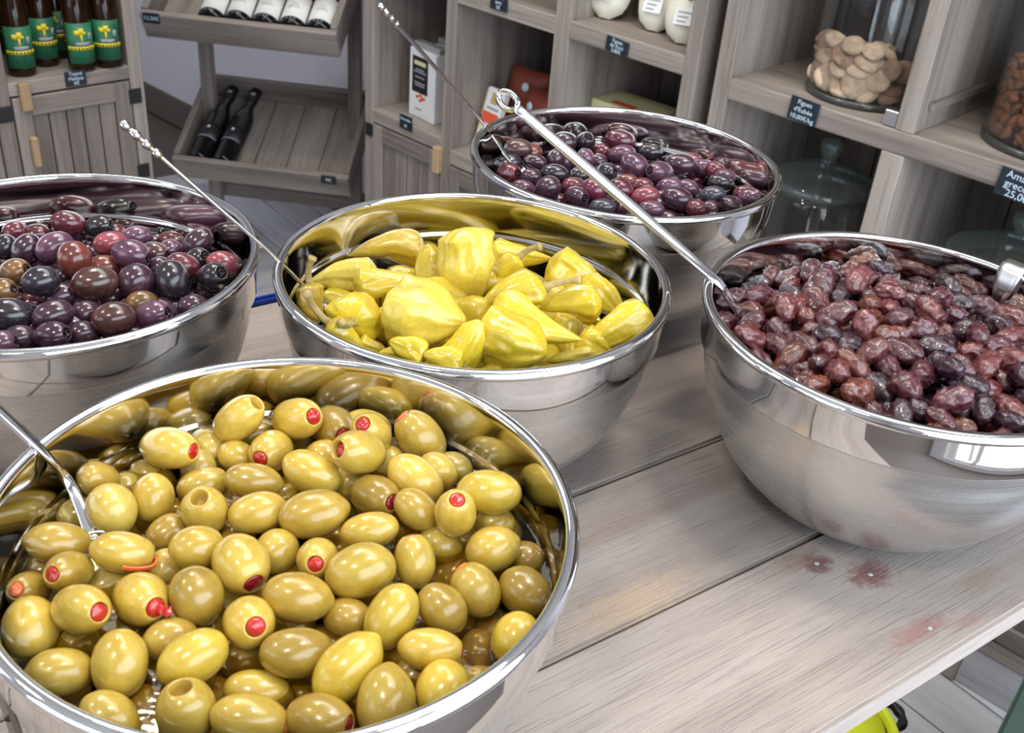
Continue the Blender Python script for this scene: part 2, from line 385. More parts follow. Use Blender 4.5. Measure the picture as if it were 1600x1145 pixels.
# ------------------------------------------------------------------ wall shelves (two units along the back wall)
def fascia(u, t0, t1, z0, z1, e0=0, e1=.36, name='shelf_board'):
    board(name, u, (t0, e0, z0), (t1, e1, z1), M['shelf_edge'], 'x')
def plank_panel(name, u, t0, t1, z0, z1, e0, e1, n, m):
    w = (t1-t0)/n
    for i in range(n):
        board(name, u, (t0+i*w+.0012, e0 + rnd.uniform(0, .002), z0), (t0+(i+1)*w-.0012, e1, z1), m, 'z', .0015)
def hinge(u, t, z, e=-.004):
    board('hinge', u, (t-.014, e, z-.016), (t+.014, e+.005, z+.016), M['black'], 'x', .001, 'black square hinge')
def door(u, t0, t1, z0, z1, nb=4, latch=None):
    d = empty('door'); d.parent = u
    e = -.002
    board('stile', d, (t0, e, z0), (t0+.035, e+.02, z1), M['shelf'], 'z'); board('stile', d, (t1-.035, e, z0), (t1, e+.02, z1), M['shelf'], 'z')
    board('rail', d, (t0+.035, e, z1-.04), (t1-.035, e+.02, z1), M['shelf'], 'x'); board('rail', d, (t0+.035, e, z0), (t1-.035, e+.02, z0+.04), M['shelf'], 'x')
    plank_panel('door_plank', d, t0+.035, t1-.035, z0+.04, z1-.04, e+.006, e+.016, nb, M['shelf'])
    return d
uA = empty('wall_shelf', (P0.x, P0.y, 0), R(-42))
tag(uA, 'greyed wooden cubby shelf at the middle of the back wall with doors beneath', 'shelf')
for t0, t1 in ((-.283, -.252), (0, .032), (.32, .36), (.642, .674)):
    board('upright', uA, (t0, 0, FZ), (t1, .36, 2.1), M['shelf_edge'], 'z')
for (t0, t1, n) in ((-.252, 0, 4), (.032, .32, 4), (.36, .642, 4)):
    plank_panel('back_plank', uA, t0, t1, .05, 2.08, .335, .345, n, M['back_wood'])
    fascia(uA, t0, t1, .868, .904); fascia(uA, t0, t1, 1.25, 1.285); fascia(uA, t0, t1, 2.06, 2.1); fascia(uA, t0, t1, .04, .072); board('plinth', uA, (t0, .004, FZ), (t1, .022, .036), M['shelf'], 'x')
fascia(uA, -.252, 0, .520, .553); fascia(uA, .032, .32, .500, .535); fascia(uA, .36, .642, .500, .535)
door(uA, -.25, -.003, .078, .516); door(uA, .035, .318, .078, .496); door(uA, .363, .64, .078, .496)
hinge(uA, -.262, .497); hinge(uA, -.262, .16)
board('turn_button', uA, (-.012, -.016, .470), (.010, 0, .534), M['tan_wood'], 'z', .002, 'tan wooden turn button')
uB = empty('wall_shelf', (P0.x, P0.y, 0), R(-42))
tag(uB, 'greyed wooden cubby shelf holding the glass jars of figs and almonds', 'shelf')
for t0, t1, z0, z1 in ((.713, .746, FZ, 2.1), (1.064, 1.096, .89, 2.1), (1.052, 1.092, FZ, .852), (1.42, 1.455, .89, 2.1), (1.42, 1.455, FZ, .852), (1.77, 1.80, FZ, 2.1)):
    board('upright', uB, (t0, 0, z0), (t1, .36, z1), M['shelf_edge'], 'z')
fascia(uB, .746, 1.77, .852, .89)
for (t0, t1) in ((.746, 1.054), (1.092, 1.42), (1.455, 1.77)):
    plank_panel('back_plank', uB, t0, t1, .05, 2.08, .335, .345, 4, M['back_wood'])
    fascia(uB, t0, t1, .46, .495); fascia(uB, t0, t1, 1.27, 1.305); fascia(uB, t0, t1, 2.06, 2.1); fascia(uB, t0, t1, .040, .074); board('plinth', uB, (t0, .004, FZ), (t1, .022, .036), M['floor_wood'], 'x')
    door(uB, t0+.003, t1-.003, .078, .455); hinge(uB, t0+.012, .10)
board('shelf_bracket', uB, (1.040, .004, .891), (1.063, .022, .916), M['wornsteel'], 'z', .001, 'small grey metal bracket')
board('batten', uB, (1.097, .03, .925), (1.105, .33, .937), M['shelf'], 'y', .001)

# ------------------------------------------------------------------ cabinet by the left wall
LP = Vector((-.8495, 2.2446, 0)); LR = R(46)
LX, LY = Vector((math.cos(LR), math.sin(LR), 0)), Vector((-math.sin(LR), math.cos(LR), 0))
uL = empty('bottle_cabinet', LP, LR)
tag(uL, 'greyed wooden cabinet with a door below and a shelf of green-labelled bottles', 'cabinet')
for t0, t1 in ((-.030, 0), (-.316, -.284), (-.63, -.60)):
    board('upright', uL, (t0, 0, FZ), (t1, .34, 1.5), M['shelf_edge'], 'z')
for t0, t1 in ((-.284, -.030), (-.60, -.316)):
    fascia(uL, t0, t1, .684, .712, 0, .33); fascia(uL, t0, t1, 1.1, 1.13, 0, .33); fascia(uL, t0, t1, 1.47, 1.5, 0, .33); fascia(uL, t0, t1, .03, .06, 0, .33)
    plank_panel('back_plank', uL, t0, t1, .06, 1.47, .322, .332, 4, M['back_wood'])
    door(uL, t0+.003, t1-.003, .062, .680, 5)
hinge(uL, -.024, .646); hinge(uL, -.024, .475); hinge(uL, -.300, .652)
board('turn_button', uL, (-.268, -.016, .655), (-.246, 0, .712), M['tan_wood'], 'z', .002, 'tan wooden turn button')
board('door_handle', uL, (-.262, -.020, .536), (-.248, -.002, .600), M['tan_wood'], 'z', .003, 'small wooden door pull')

def bottle(name, prof, m, seg=28): return lathe(name, prof, m, None, seg)
def curved_patch(name, rad, z0, z1, a0, a1, m, parent, n=14, lift=.0006):
    vs, fs = [], []
    for i in range(n+1):
        a = a0 + (a1-a0)*i/n
        for rr in (rad+lift, rad+lift*2):
            for z in (z0, z1): vs.append((rr*math.cos(a), rr*math.sin(a), z))
    for i in range(n):
        b, c = 4*i, 4*i+4
        fs += [(b+2, c+2, c+3, b+3), (b, b+1, c+1, c), (b+1, b+3, c+3, c+1), (b, c, c+2, b+2)]
    fs += [(0, 2, 3, 1), (4*n, 4*n+1, 4*n+3, 4*n+2)]
    return link(name, mesh_from(name, vs, fs), m, parent)
beer_prof = [(0, .002), (.022, 0), (.0265, .004), (.027, .012), (.027, .118), (.0262, .136), (.020, .168), (.0145, .19), (.013, .225), (.0145, .228), (.0145, .236), (0, .236)]
def beer(loc, face, label):
    o = bottle('beer_bottle', beer_prof, M['amber']); o.location = loc; tag(o, label, 'bottle', 'green labelled bottles on the cabinet shelf')
    o.rotation_euler = (0, 0, face)
    lb = curved_patch('bottle_label', .027, .018, .100, -PI/2-1.15, -PI/2+1.15, M['label_g'], o)
    curved_patch('label_band', .0282, .046, .053, -PI/2-1.1, -PI/2+1.1, M['label_y'], lb)
    for k in range(7): curved_patch('label_mark', .0294, .0482, .0512, -PI/2-.8+k*.24, -PI/2-.68+k*.24, M['label_k'], lb, 2)
    curved_patch('label_stem', .0282, .062, .078, -PI/2-.06, -PI/2+.06, M['label_y'], lb, 4)
    for k, (a, z0, z1, w) in enumerate(((-.26, .076, .086, .22), (.02, .078, .090, .16), (.22, .077, .083, .1))): curved_patch('label_petal', .0282, z0, z1, -PI/2+a-w, -PI/2+a+w, M['label_y'], lb, 4)
    curved_patch('label_leaf', .0282, .066, .08, -PI/2+.5, -PI/2+.75, M['grey'], lb, 4)
    curved_patch('label_mound', .0282, .055, .062, -PI/2-.45, -PI/2+.6, M['grey'], lb, 6)
    lathe('bottle_cap', [(0, .240), (.013, .240), (.0155, .232), (.0155, .228)], M['label_y'], o, 20)
    return o
def LW(t, e, z): return LP + LX*t + LY*e + Vector((0, 0, z))
for (t, e, f, lb) in ((-.234, .046, .55, 'amber bottle with a green label, nearest the cabinet post at the far left'), (-.168, .088, .5, 'amber bottle with a green label, second from the left and set back'),
                      (-.117, .130, .9, 'amber bottle in shadow, its green label turned half away behind the middle bottle'), (-.120, .022, .5, 'amber bottle with a green label standing right above the price tag'),
                      (-.0615, .020, .75, 'amber bottle with a green label at the right end of the shelf'), (-.19, .2, .3, 'amber bottle deep in the shelf behind the two left bottles'), (-.066, .17, .3, 'amber bottle deep in the shelf behind the right-end bottle')):
    beer(LW(t, e, .7125), LR - f + .3, lb)

def price_tag(u_rot, loc, w, h, lines, label, size=.010, tilt=0):
    o = link('price_tag', box_me('price_tag', (w, .0025, h), .0006), M['slate']); o.location = loc; o.rotation_euler = (0, tilt, u_rot)
    tag(o, label, 'price tag')
    n = len(lines)
    for i, s in enumerate(lines):
        text('tag_writing', s, size, M['chalk'], o, (0, -.0016, h/2 - h*(i+.6)/(n+.15)))
    return o
price_tag(LR, LW(-.148, -.003, .7035), .044, .031, ['Tisane', 'Melissa', '4€'], 'dark tag with three chalk lines on the left cabinet shelf under the green-labelled bottles', .011)
price_tag(R(-42), W(-.122, -.003, .556), .045, .034, ['Amandes', '5€'], 'small dark tag on the shelf edge below the white almond box', .010)
price_tag(R(-42), W(.163, -.003, .898), .05, .034, ['Raisins', 'secs', '5€'], 'dark tag at the top edge, above the rust brown bags', .011)
price_tag(R(-42), W(.487, -.003, .884), .056, .029, ['Figues', 'de Kimi', '3,80€'], 'dark tag on the shelf edge under the white paper pouches', .0105, R(4))
price_tag(R(-42), W(.902, -.003, .875), .056, .040, ['Figues', "d'Eubée", '10,00€/kg'], 'dark tag hanging in front of the jar of dried figs', .0115, R(3))
price_tag(R(-42), W(1.285, -.003, .864), .080, .044, ['Amandes', 'grecques', '25,00€'], 'dark tag hanging in front of the jar of almonds', .016, R(3))

# ------------------------------------------------------------------ wine rack in the corner
YA, TI = R(-4.4), R(27.6)
rk = empty('wine_rack', (-.74, 2.78, 0), YA)
tag(rk, 'greyed wooden wine rack with two tilted trays standing in the corner', 'wine rack')
def tray(zf, yf):
    T = Matrix.Translation((0, yf, zf)) @ Matrix.Rotation(TI, 4, 'X')
    def tb(name, lo, hi, axis, m='shelf_edge'):
        return board(name, rk, lo, hi, M[m], axis, T=T)
    tb('tray_front', (-.25, 0, 0), (.25, .018, .075), 'x'); tb('tray_back', (-.25, .311, 0), (.25, .329, .085), 'x', 'shelf')
    tb('tray_side', (-.25, .018, 0), (-.232, .311, .08), 'y', 'shelf'); tb('tray_side', (.232, .018, 0), (.25, .311, .08), 'y', 'shelf')
    for i in range(5):
        x0 = -.232 + i*.0928; tb('tray_plank', (x0+.001, .018, .002+.001*(i % 2)), (x0+.0918, .311, .014), 'y', 'shelf_edge')
    return T
T1 = tray(.226, 0); T2 = tray(.644, -.11)
for sx in (-1, 1):
    board('rack_post', rk, (sx*.215-.018, .17, FZ), (sx*.215+.018, .20, .9), M['shelf'], 'z')
    board('rack_rail', rk, (sx*.215-.015, .02, FZ), (sx*.215+.015, .30, FZ+.04), M['shelf'], 'y')
board('rack_crossbar', rk, (-.2, .19, .10), (.2, .21, .14), M['shelf'], 'x')
RW = Matrix.Translation((-.74, 2.78, 0)) @ Matrix.Rotation(YA, 4, 'Z')
wine_prof = [(0, .004), (.02, 0), (.0315, .002), (.034, .008), (.034, .185), (.031, .205), (.019, .235), (.0145, .25), (.0140, .29), (.0155, .292), (.0155, .30), (0, .301)]
def lay(name, prof, T, x, lab, group, kind, rad, yaw=0):
    o = bottle(name, prof, M['darkglass'], 32)
    o.matrix_world = RW @ T @ Matrix.Translation((x, .021, .016 + rad)) @ Matrix.Rotation(yaw, 4, 'Z') @ Matrix.Rotation(-PI/2, 4, 'X')
    tag(o, lab, 'bottle', group)
    if kind == 'w':
        lb = curved_patch('wine_label', rad, .018, .100, PI*1.5-1.25, PI*1.5+1.25, M['label_w'], o)
        for k, z in enumerate((.05, .056, .064)): curved_patch('label_line', rad+.0007, z, z+.0016, PI*1.5-.45+.1*k, PI*1.5+.45-.1*k, M['grey'], lb, 6)
        for k in range(3): curved_patch('base_mark', rad+.0002, .010, .0125, PI*1.5-.35+.28*k, PI*1.5-.17+.28*k, M['grey'], o, 2)
    else:
        lb = curved_patch('wine_label', rad, .07, .125, PI*1.5-1.25, PI*1.5+1.25, M['label_k'], o)
        curved_patch('label_line', rad+.0007, .074, .0775, PI*1.5-1.1, PI*1.5+1.1, M['grey'], lb, 8)
        curved_patch('label_emblem', rad+.0007, .105, .114, PI*1.5-.13, PI*1.5+.13, M['label_w'], lb, 3)
        curved_patch('neck_band', .0150, .262, .272, PI*1.5-.5, PI*1.5+.5, M['grey'], o, 4)
    lathe('capsule', [(.0152, .245), (.0158, .25), (.0163, .302), (0, .303)], M['cork'], o, 20)
for i, lb in enumerate(('next to the tray price tag', 'second from the tag', 'in the middle of the five', 'fourth, beside the end bottle', 'against the right side board')):
    lay('wine_bottle', wine_prof, T2, -.078 + i*.069, 'white labelled wine bottle in the upper tray, ' + lb, 'white labelled wine bottles in the upper tray', 'w', .034)
slim_prof = [(0, .004), (.016, 0), (.029, .002), (.031, .008), (.031, .165), (.028, .185), (.017, .212), (.0135, .225), (.0130, .262), (.0145, .264), (.0145, .271), (0, .272)]
for x, lb in ((-.188, 'against the left side board'), (-.118, 'second, with the round emblem facing up')):
    lay('wine_bottle', slim_prof, T1, x, 'slim black wine bottle in the lower tray, ' + lb, 'black wine bottles in the lower tray', 'k', .031, R(-4))
def tray_tag(T, x, s, lab):
    o = link('price_tag', box_me('price_tag', (.042, .0025, .026), .0005), M['slate'])
    o.matrix_world = RW @ T @ Matrix.Translation((x, -.0025, .066)) @ Matrix.Rotation(R(-18), 4, 'X')
    tag(o, lab, 'price tag'); text('tag_writing', s, .014, M['chalk'], o, (0, -.0016, 0))
tray_tag(T2, -.218, '12,50€', 'dark price tag at the left corner of the upper wine tray')
tray_tag(T1, .195, '9€', 'dark price tag near the right corner of the lower wine tray')

# ------------------------------------------------------------------ goods on the wall shelves
def on_shelf(name, t, e, z, rz=0, rx=0):
    o = empty(name); o.matrix_world = Matrix.Translation(W(t, e, z)) @ Matrix.Rotation(R(-42) + rz, 4, 'Z') @ Matrix.Rotation(rx, 4, 'X'); return o
def almond_box(t, e, rz, lab, full):
    o = on_shelf('almond_box', t, e, .5535, rz); tag(o, lab, 'box')
    board('carton', o, (-.05, 0, 0), (.05, .045, .165), M['white'], 'z', .001)
    board('carton_flap', o, (-.05, .010, .165), (.05, .035, .178), M['grey'], 'x', .001)
    if full:
        board('label_panel', o, (-.038, -.0012, .062), (.022, 0, .148), M['label_k'], 'z', .0003)
        board('label_band', o, (-.03, -.002, .128), (.014, -.001, .138), M['cream'], 'x', .0003)
        for z, w in ((.116, .016), (.110, .024), (.098, .018), (.084, .02), (.078, .018)): board('label_line', o, (-.008-w, -.002, z), (-.008+w, -.001, z+.0032), M['grey'], 'x', .0002)
        for x, z in ((-.016, .052), (-.003, .056), (.008, .051), (-.004, .045)):
            a = link('printed_almond', box_me('printed_almond', (.012, .0008, .007), .0003), M['red_print'], o); a.location = (x, -.0006, z); a.rotation_euler = (0, rnd.uniform(-.5, .5), 0)
        board('label_line', o, (-.025, -.0012, .02), (0, -.0004, .024), M['grey'], 'x', .0002)
almond_box(-.128, .050, R(-4), 'white almond carton with a black label panel on the lower shelf', True)
almond_box(-.115, .125, R(6), 'white carton with grey top flaps standing behind the black-labelled almond carton', False)

def bag(t, e, z, w, h, rz, rx, lab, spots):
    o = on_shelf('paper_bag', t, e, z, rz, rx); tag(o, lab, 'bag', 'rust brown paper bags')
    vs, fs = [], []; nx, nz = 12, 10
    for s in (-1, 1):
        for j in range(nz+1):
            for i in range(nx+1):
                u, v = i/nx*2-1, j/nz
                th = .022*(1-abs(u)**3)*(1-(2*v-1)**4)**.7 + .001
                vs.append((u*w/2*(1+.02*math.sin(v*9)), s*th + .002*noise.noise((u*2, v*3, s+t*9)), v*h))
    K = (nx+1)*(nz+1)
    for s in (0, 1):
        for j in range(nz):
            for i in range(nx):
                a = s*K + j*(nx+1)+i; q = (a, a+1, a+nx+2, a+nx+1); fs.append(q if s == 0 else q[::-1])
    rim = [i for i in range(nx+1)] + [j*(nx+1)+nx for j in range(1, nz+1)] + [nz*(nx+1)+i for i in range(nx-1, -1, -1)] + [j*(nx+1) for j in range(nz-1, 0, -1)]
    for a, b in zip(rim, rim[1:]+rim[:1]): fs.append((a, a+K, b+K, b))
    link('bag_body', mesh_from('bag_body', vs, fs), M['brownbag'], o)
    for (x, zz, r) in spots:
        s_ = lathe('round_sticker', [(0, 0), (r, 0), (r, .001), (0, .001)], M['chalk'], o, 20); s_.location = (x, -.0245, zz); s_.rotation_euler = (PI/2, 0, 0)
    for x in (-.03, -.012, .004): board('printed_line', o, (x, -.024, h*.45), (x+.014, -.0225, h*.45+.006), M['cream'], 'x', .0003)
bag(.115, .135, .5355, .11, .185, R(8), R(-14), 'rust brown bag with a pale round sticker, behind the white card packet', [(.006, .145, .010)])
bag(.19, .10, .5355, .105, .165, R(-10), R(-10), 'rust brown bag with a round sticker, beside the shelf upright', [(-.008, .125, .010)])
bag(.24, .18, .5355, .11, .19, R(4), R(-8), 'rust brown bag at the back with a torn white ring showing', [(-.02, .16, .012)])
o = on_shelf('card_packet', .085, .045, .5355, R(-6), R(-16)); tag(o, 'white card packet with an orange red stripe leaning beside the bowl rim', 'packet')
board('packet_body', o, (-.028, 0, 0), (.032, .016, .15), M['white'], 'z', .001)
board('orange_stripe', o, (-.026, -.001, .070), (.03, 0, .095), M['red_print'], 'x', .0003); board('yellow_stripe', o, (-.028, -.001, .050), (.032, 0, .066), M['cream'], 'x', .0003)
board('printed_emblem', o, (-.010, -.001, .115), (.014, 0, .140), M['beige_print'], 'z', .0003); board('printed_line', o, (-.018, -.001, .102), (.024, 0, .107), M['grey'], 'x', .0002)
o = on_shelf('card_packet', .055, .075, .5355, R(-4), R(-16)); tag(o, 'pale card packet mostly hidden behind the one with the orange stripe', 'packet')
board('packet_body', o, (-.03, 0, 0), (.03, .014, .135), M['cream'], 'z', .001); board('printed_line', o, (-.03, -.001, .04), (.03, 0, .07), M['brownbag'], 'x', .0003)
o = on_shelf('cream_box', .43, .10, .5355, R(2), 0); tag(o, 'cream yellow flat carton behind the bowl at the back shelf', 'box')
board('carton', o, (-.09, 0, 0), (.09, .10, .196), M['cream'], 'x', .002); board('orange_print', o, (-.03, -.001, .150), (.03, 0, .176), M['red_print'], 'x', .0003); board('red_print', o, (-.03, .01, .1962), (.03, .03, .1968), M['red_print'], 'x', .0002)

def pouch(t, e, s, rz, rx, front, lab):
    o = on_shelf('fig_pouch', t, e, .9045, rz, rx); tag(o, lab, 'pouch', 'fig pouches on the upper shelf')
    vs, fs = [], []; ns, nr = 20, 14
    for j in range(nr+1):
        v = j/nr; r = .042*(math.sqrt(max(0, 1-(1-v/.3)**2))*.75+.25 if v < .3 else 1-.8*((v-.3)/.7)**1.6)
        r = max(r, .001); 
        for i in range(ns):
            a = 2*PI*i/ns; k = 1 + .07*noise.noise((math.cos(a)*2+t*20, math.sin(a)*2, v*4))
            vs.append((r*k*math.cos(a), r*k*.72*math.sin(a), v*.20))
    for j in range(nr):
        for i in range(ns):
            i2 = (i+1) % ns; fs.append((j*ns+i, j*ns+i2, (j+1)*ns+i2, (j+1)*ns+i))
    fs.append(tuple(range(ns-1, -1, -1))); fs.append(tuple(nr*ns+i for i in range(ns)))
    b = link('pouch_body', mesh_from('pouch_body', vs, fs), M['wrap'], o); b.scale = (s, s, s)
    if front:
        # paper face: the same skin a little proud, on the front half only
        vs2, fs2 = [], []
        for j in range(0, nr):
            for i in range(ns//2+1):
                x, y, z = vs[j*ns + (ns//2+i) % ns]; vs2.append((x*1.03, y*1.05-.001, z))
        m2 = ns//2+1
        for j in range(nr-1):
            for i in range(m2-1): fs2.append((j*m2+i, j*m2+i+1, (j+1)*m2+i+1, (j+1)*m2+i))
        pf = link('paper_face', mesh_from('paper_face', vs2, fs2), M['pouchwhite'], o); pf.scale = (s*.98, s, s)
        lb = board('printed_label', o, (-.018*s, -.0345*s, .026*s), (.018*s, -.0325*s, .056*s), M['white'], 'x', .0003)
        for k in range(3): board('printed_line', o, (-.012*s, -.0352*s, (.031+.008*k)*s), ((.004+.004*k)*s, -.0344*s, (.0335+.008*k)*s), M['grey'], 'x', .0002)
        text('handwriting', 'a', .022*s, M['label_k'], o, (.004, -.0345*s, .076*s))
    return o
pouch(.385, .075, 1.12, R(10), R(-22), True, 'white faced fig pouch at the end of the row over the shelf joint')
pouch(.440, .195, .95, R(-20), R(-12), False, 'brown fig pouch without a paper face, set back in the row')
pouch(.500, .085, 1.05, R(14), R(-24), True, 'white faced fig pouch with handwriting in the middle of the row')
pouch(.590, .060, 1.05, R(22), R(-24), True, 'white faced fig pouch half hidden by the shelf upright')

# ------------------------------------------------------------------ glass jars
M['glass2'] = glass('thick_glass', (.82, .88, .88, 1), .02, .07)
def jar(t, e, z, r, h, lab, lid=True):
    o = empty('glass_jar', W(t, e, z)); tag(o, lab, 'jar')
    lathe('jar_body', [(0, .006), (r*.9, .006), (r*.985, .014), (r*.985, h-.02), (r*.93, h), (r*.96, h), (r, h-.02), (r, .01), (r*.94, 0), (0, 0)], M['glass'], o, 56)
    lathe('jar_base', [(r*.80, .0), (r*1.0, .0), (r*1.03, .006), (r*1.0, .012), (r*.97, .012)], M['dimglass'], o, 56)
    if lid:
        l = lathe('jar_lid', [(r*.9, h-.012), (r*.9, h+.004), (r*1.10, h+.004), (r*1.12, h+.012), (r*1.05, h+.02), (r*.8, h+.03), (r*.45, h+.045), (r*.2, h+.052)], M['glass2'], o, 56)
        lathe('lid_rim', [(r*1.02, h+.004), (r*1.10, h+.002), (r*1.13, h+.010), (r*1.08, h+.017), (r*1.02, h+.012)], M['glass2'], l, 56)
        lathe('lid_knob', [(r*.2, h+.050), (r*.14, h+.058), (r*.22, h+.070), (r*.25, h+.082), (r*.2, h+.094), (0, h+.098)], M['glass2'], l, 32)
    return o
M['dimglass'] = plain('thick_dark_glass', (62, 64, 60), .1)
M['glass3'] = M['glass']
FJ, AJ = (.938, .126, .098), (1.262, .150, .108)
jar(FJ[0], FJ[1], .8905, FJ[2], .26, 'tall glass jar full of pale dried figs on the wall shelf')
jar(AJ[0], AJ[1], .8905, AJ[2], .28, 'glass jar of brown almonds cut off by the picture edge')
jar(.885, .17, .4955, .088, .195, 'empty glass jar with a knobbed lid under the fig jar')
jar(1.262, .16, .4955, .10, .185, 'empty lidded glass jar below the almond jar')

def fig_me(seed):
    vs, fs = [], []; n, k = 28, 16
    for j in range(k+1):
        th = PI*j/k
        for i in range(n):
            a = 2*PI*i/n
            rr = max(0, math.sin(th))**.75; zz = .52*math.cos(th)
            dip = .30*math.exp(-(rr/.28)**2); zz -= math.copysign(dip, zz)
            kk = 1 + .10*noise.noise((math.cos(a)*1.3+seed*5, math.sin(a)*1.3, zz*2)) + .05*noise.noise((math.cos(a)*5+seed*5, math.sin(a)*5, zz*3))
            vs.append((rr*kk*math.cos(a), rr*kk*math.sin(a), zz*kk))
    for j in range(k):
        for i in range(n):
            i2 = (i+1) % n; fs.append((j*n+i, (j+1)*n+i, (j+1)*n+i2, j*n+i2))
    return mesh_from('dried_fig', vs, fs)
def almond_me(seed):
    vs, fs = [], []; n, k = 12, 10
    for j in range(k+1):
        v = j/k; x = v*2-1; r = (max(0, math.sin(PI*v))**.75)*(1-.28*x)
        for i in range(n):
            a = 2*PI*i/n; kk = 1 + .06*noise.noise((math.cos(a)*3+seed*7, math.sin(a)*3, x))
            vs.append((x, r*kk*.62*math.cos(a), r*kk*.38*math.sin(a)))
    for j in range(k):
        for i in range(n):
            i2 = (i+1) % n; fs.append((j*n+i, j*n+i2, (j+1)*n+i2, (j+1)*n+i))
    return mesh_from('almond', vs, fs)
FIG = [fig_me(s) for s in range(5)]; FIGB = [m.copy() for m in FIG]
for m in FIG: m.materials.append(M['fig'])
for m in FIGB: m.materials.append(M['fig_b'])
ALM = [almond_me(s) for s in range(4)]
for m in ALM: m.materials.append(M['almond'])
ORD = ['first', 'second', 'third', 'fourth', 'fifth', 'sixth', 'seventh', 'eighth', 'ninth', 'tenth', 'eleventh', 'twelfth', 'thirteenth', 'fourteenth', 'fifteenth', 'sixteenth', 'seventeenth', 'eighteenth', 'nineteenth', 'twentieth', 'twenty-first', 'twenty-second', 'twenty-third', 'twenty-fourth', 'twenty-fifth', 'twenty-sixth', 'twenty-seventh', 'twenty-eighth']
for (P, d, r, br, lab) in [
([0.4946, 1.8748, 0.9735], [-0.02, -0.56, 0.83], 0.023, 1, 'brown dried fig, first from left in first row from top, glass jar'),
([0.4946, 1.831, 0.9858], [0.12, -0.41, 0.91], 0.0195, 0, 'pale dried fig, third from left in first row from top, glass jar'),
([0.5159, 1.7978, 0.9874], [-0.15, -0.51, 0.85], 0.0195, 0, 'pale dried fig, fourth from left in first row from top, glass jar'),
([0.5461, 1.7818, 0.9842], [-0.14, -0.41, 0.9], 0.0195, 0, 'pale dried fig, fifth from left in first row from top, glass jar'),
([0.4937, 1.8749, 0.9468], [-0.05, -0.15, 0.99], 0.0195, 0, 'pale dried fig, first from left in second row from top, glass jar'),
([0.4915, 1.8459, 0.9539], [-0.02, -0.37, 0.93], 0.0197, 0, 'pale dried fig, third from left in second row from top, glass jar'),
([0.5105, 1.8062, 0.969], [-0.01, -0.72, 0.7], 0.0247, 1, 'brown dried fig, fourth from left in second row from top, glass jar'),
([0.5432, 1.7866, 0.9663], [-0.03, -0.46, 0.89], 0.0239, 0, 'pale dried fig, fifth from left in second row from top, glass jar'),
([0.4938, 1.8755, 0.9307], [0.03, -0.14, 0.99], 0.0195, 0, 'pale dried fig, second from left in second row from top, glass jar'),
([0.5322, 1.7909, 0.9511], [-0.05, -0.31, 0.95], 0.0222, 0, 'pale dried fig, third from left in third row from top, glass jar'),
([0.4958, 1.8244, 0.9253], [-0.1, -0.87, 0.49], 0.0253, 0, 'pale dried fig, second from left in fourth row from top, glass jar'),
([0.5303, 1.7843, 0.9267], [-0.22, -0.93, 0.3], 0.0236, 0, 'pale dried fig, fourth from left in fourth row from top, glass jar'),
([0.5615, 1.7765, 0.9402], [-0.38, -0.76, 0.53], 0.0228, 0, 'pale dried fig, fifth from left in fourth row from top, glass jar'),
([0.4902, 1.876, 0.92], [-0.19, -0.68, 0.71], 0.0195, 0, 'pale dried fig, first from left in third row from top, glass jar'),
([0.4972, 1.8749, 0.9159], [-0.19, -0.36, 0.91], 0.0243, 0, 'pale dried fig, first from left in fifth row from top, glass jar'),
([0.489, 1.8758, 0.92], [-0.11, -0.84, 0.53], 0.0195, 0, 'pale dried fig, first from left in fourth row from top, glass jar'),
([0.5186, 1.8037, 0.9167], [-0.09, -0.45, 0.89], 0.0259, 0, 'pale dried fig, second from left in fifth row from top, glass jar'),
([0.5499, 1.7828, 0.9145], [-0.33, -0.31, 0.89], 0.0218, 0, 'pale dried fig, third from left in fifth row from top, glass jar'),
([0.511, 1.8021, 0.92], [-0.26, -0.5, 0.83], 0.0195, 0, 'pale dried fig, third from left in fourth row from top, glass jar'),
([0.579, 1.7757, 0.9576], [-0.45, -0.71, 0.54], 0.0195, 1, 'brown dried fig, fourth from left in third row from top, glass jar'),
([0.6044, 1.7835, 0.955], [-0.2, -0.84, 0.51], 0.0195, 1, 'brown dried fig, fifth from left in third row from top, glass jar'),
([0.5937, 1.7835, 0.9258], [-0.16, -0.29, 0.94], 0.0195, 1, 'brown dried fig, fifth from left in fifth row from top, glass jar'),
([0.587, 1.7803, 0.9132], [-0.18, -0.48, 0.86], 0.0195, 1, 'brown dried fig, fourth from left in fifth row from top, glass jar'),
([0.4929, 1.8759, 0.9618], [-0.18, -0.35, 0.92], 0.0195, 0, 'pale dried fig, second from left in first row from top, glass jar'),
([0.5075, 1.8073, 0.9454], [-0.1, -0.44, 0.89], 0.0195, 0, 'pale dried fig, second from left in third row from top, glass jar')]:
    o = link('dried_fig', (FIGB if br else FIG)[rnd.randrange(5)]); tag(o, lab, 'fig', 'dried figs in the glass jar')
    o.matrix_world = Matrix.Translation(P) @ Vector(d).to_track_quat('Z', 'X').to_matrix().to_4x4() @ Matrix.Rotation(rnd.uniform(0, 6), 4, 'Z') @ Matrix.Diagonal((r, r, r*.95, 1))
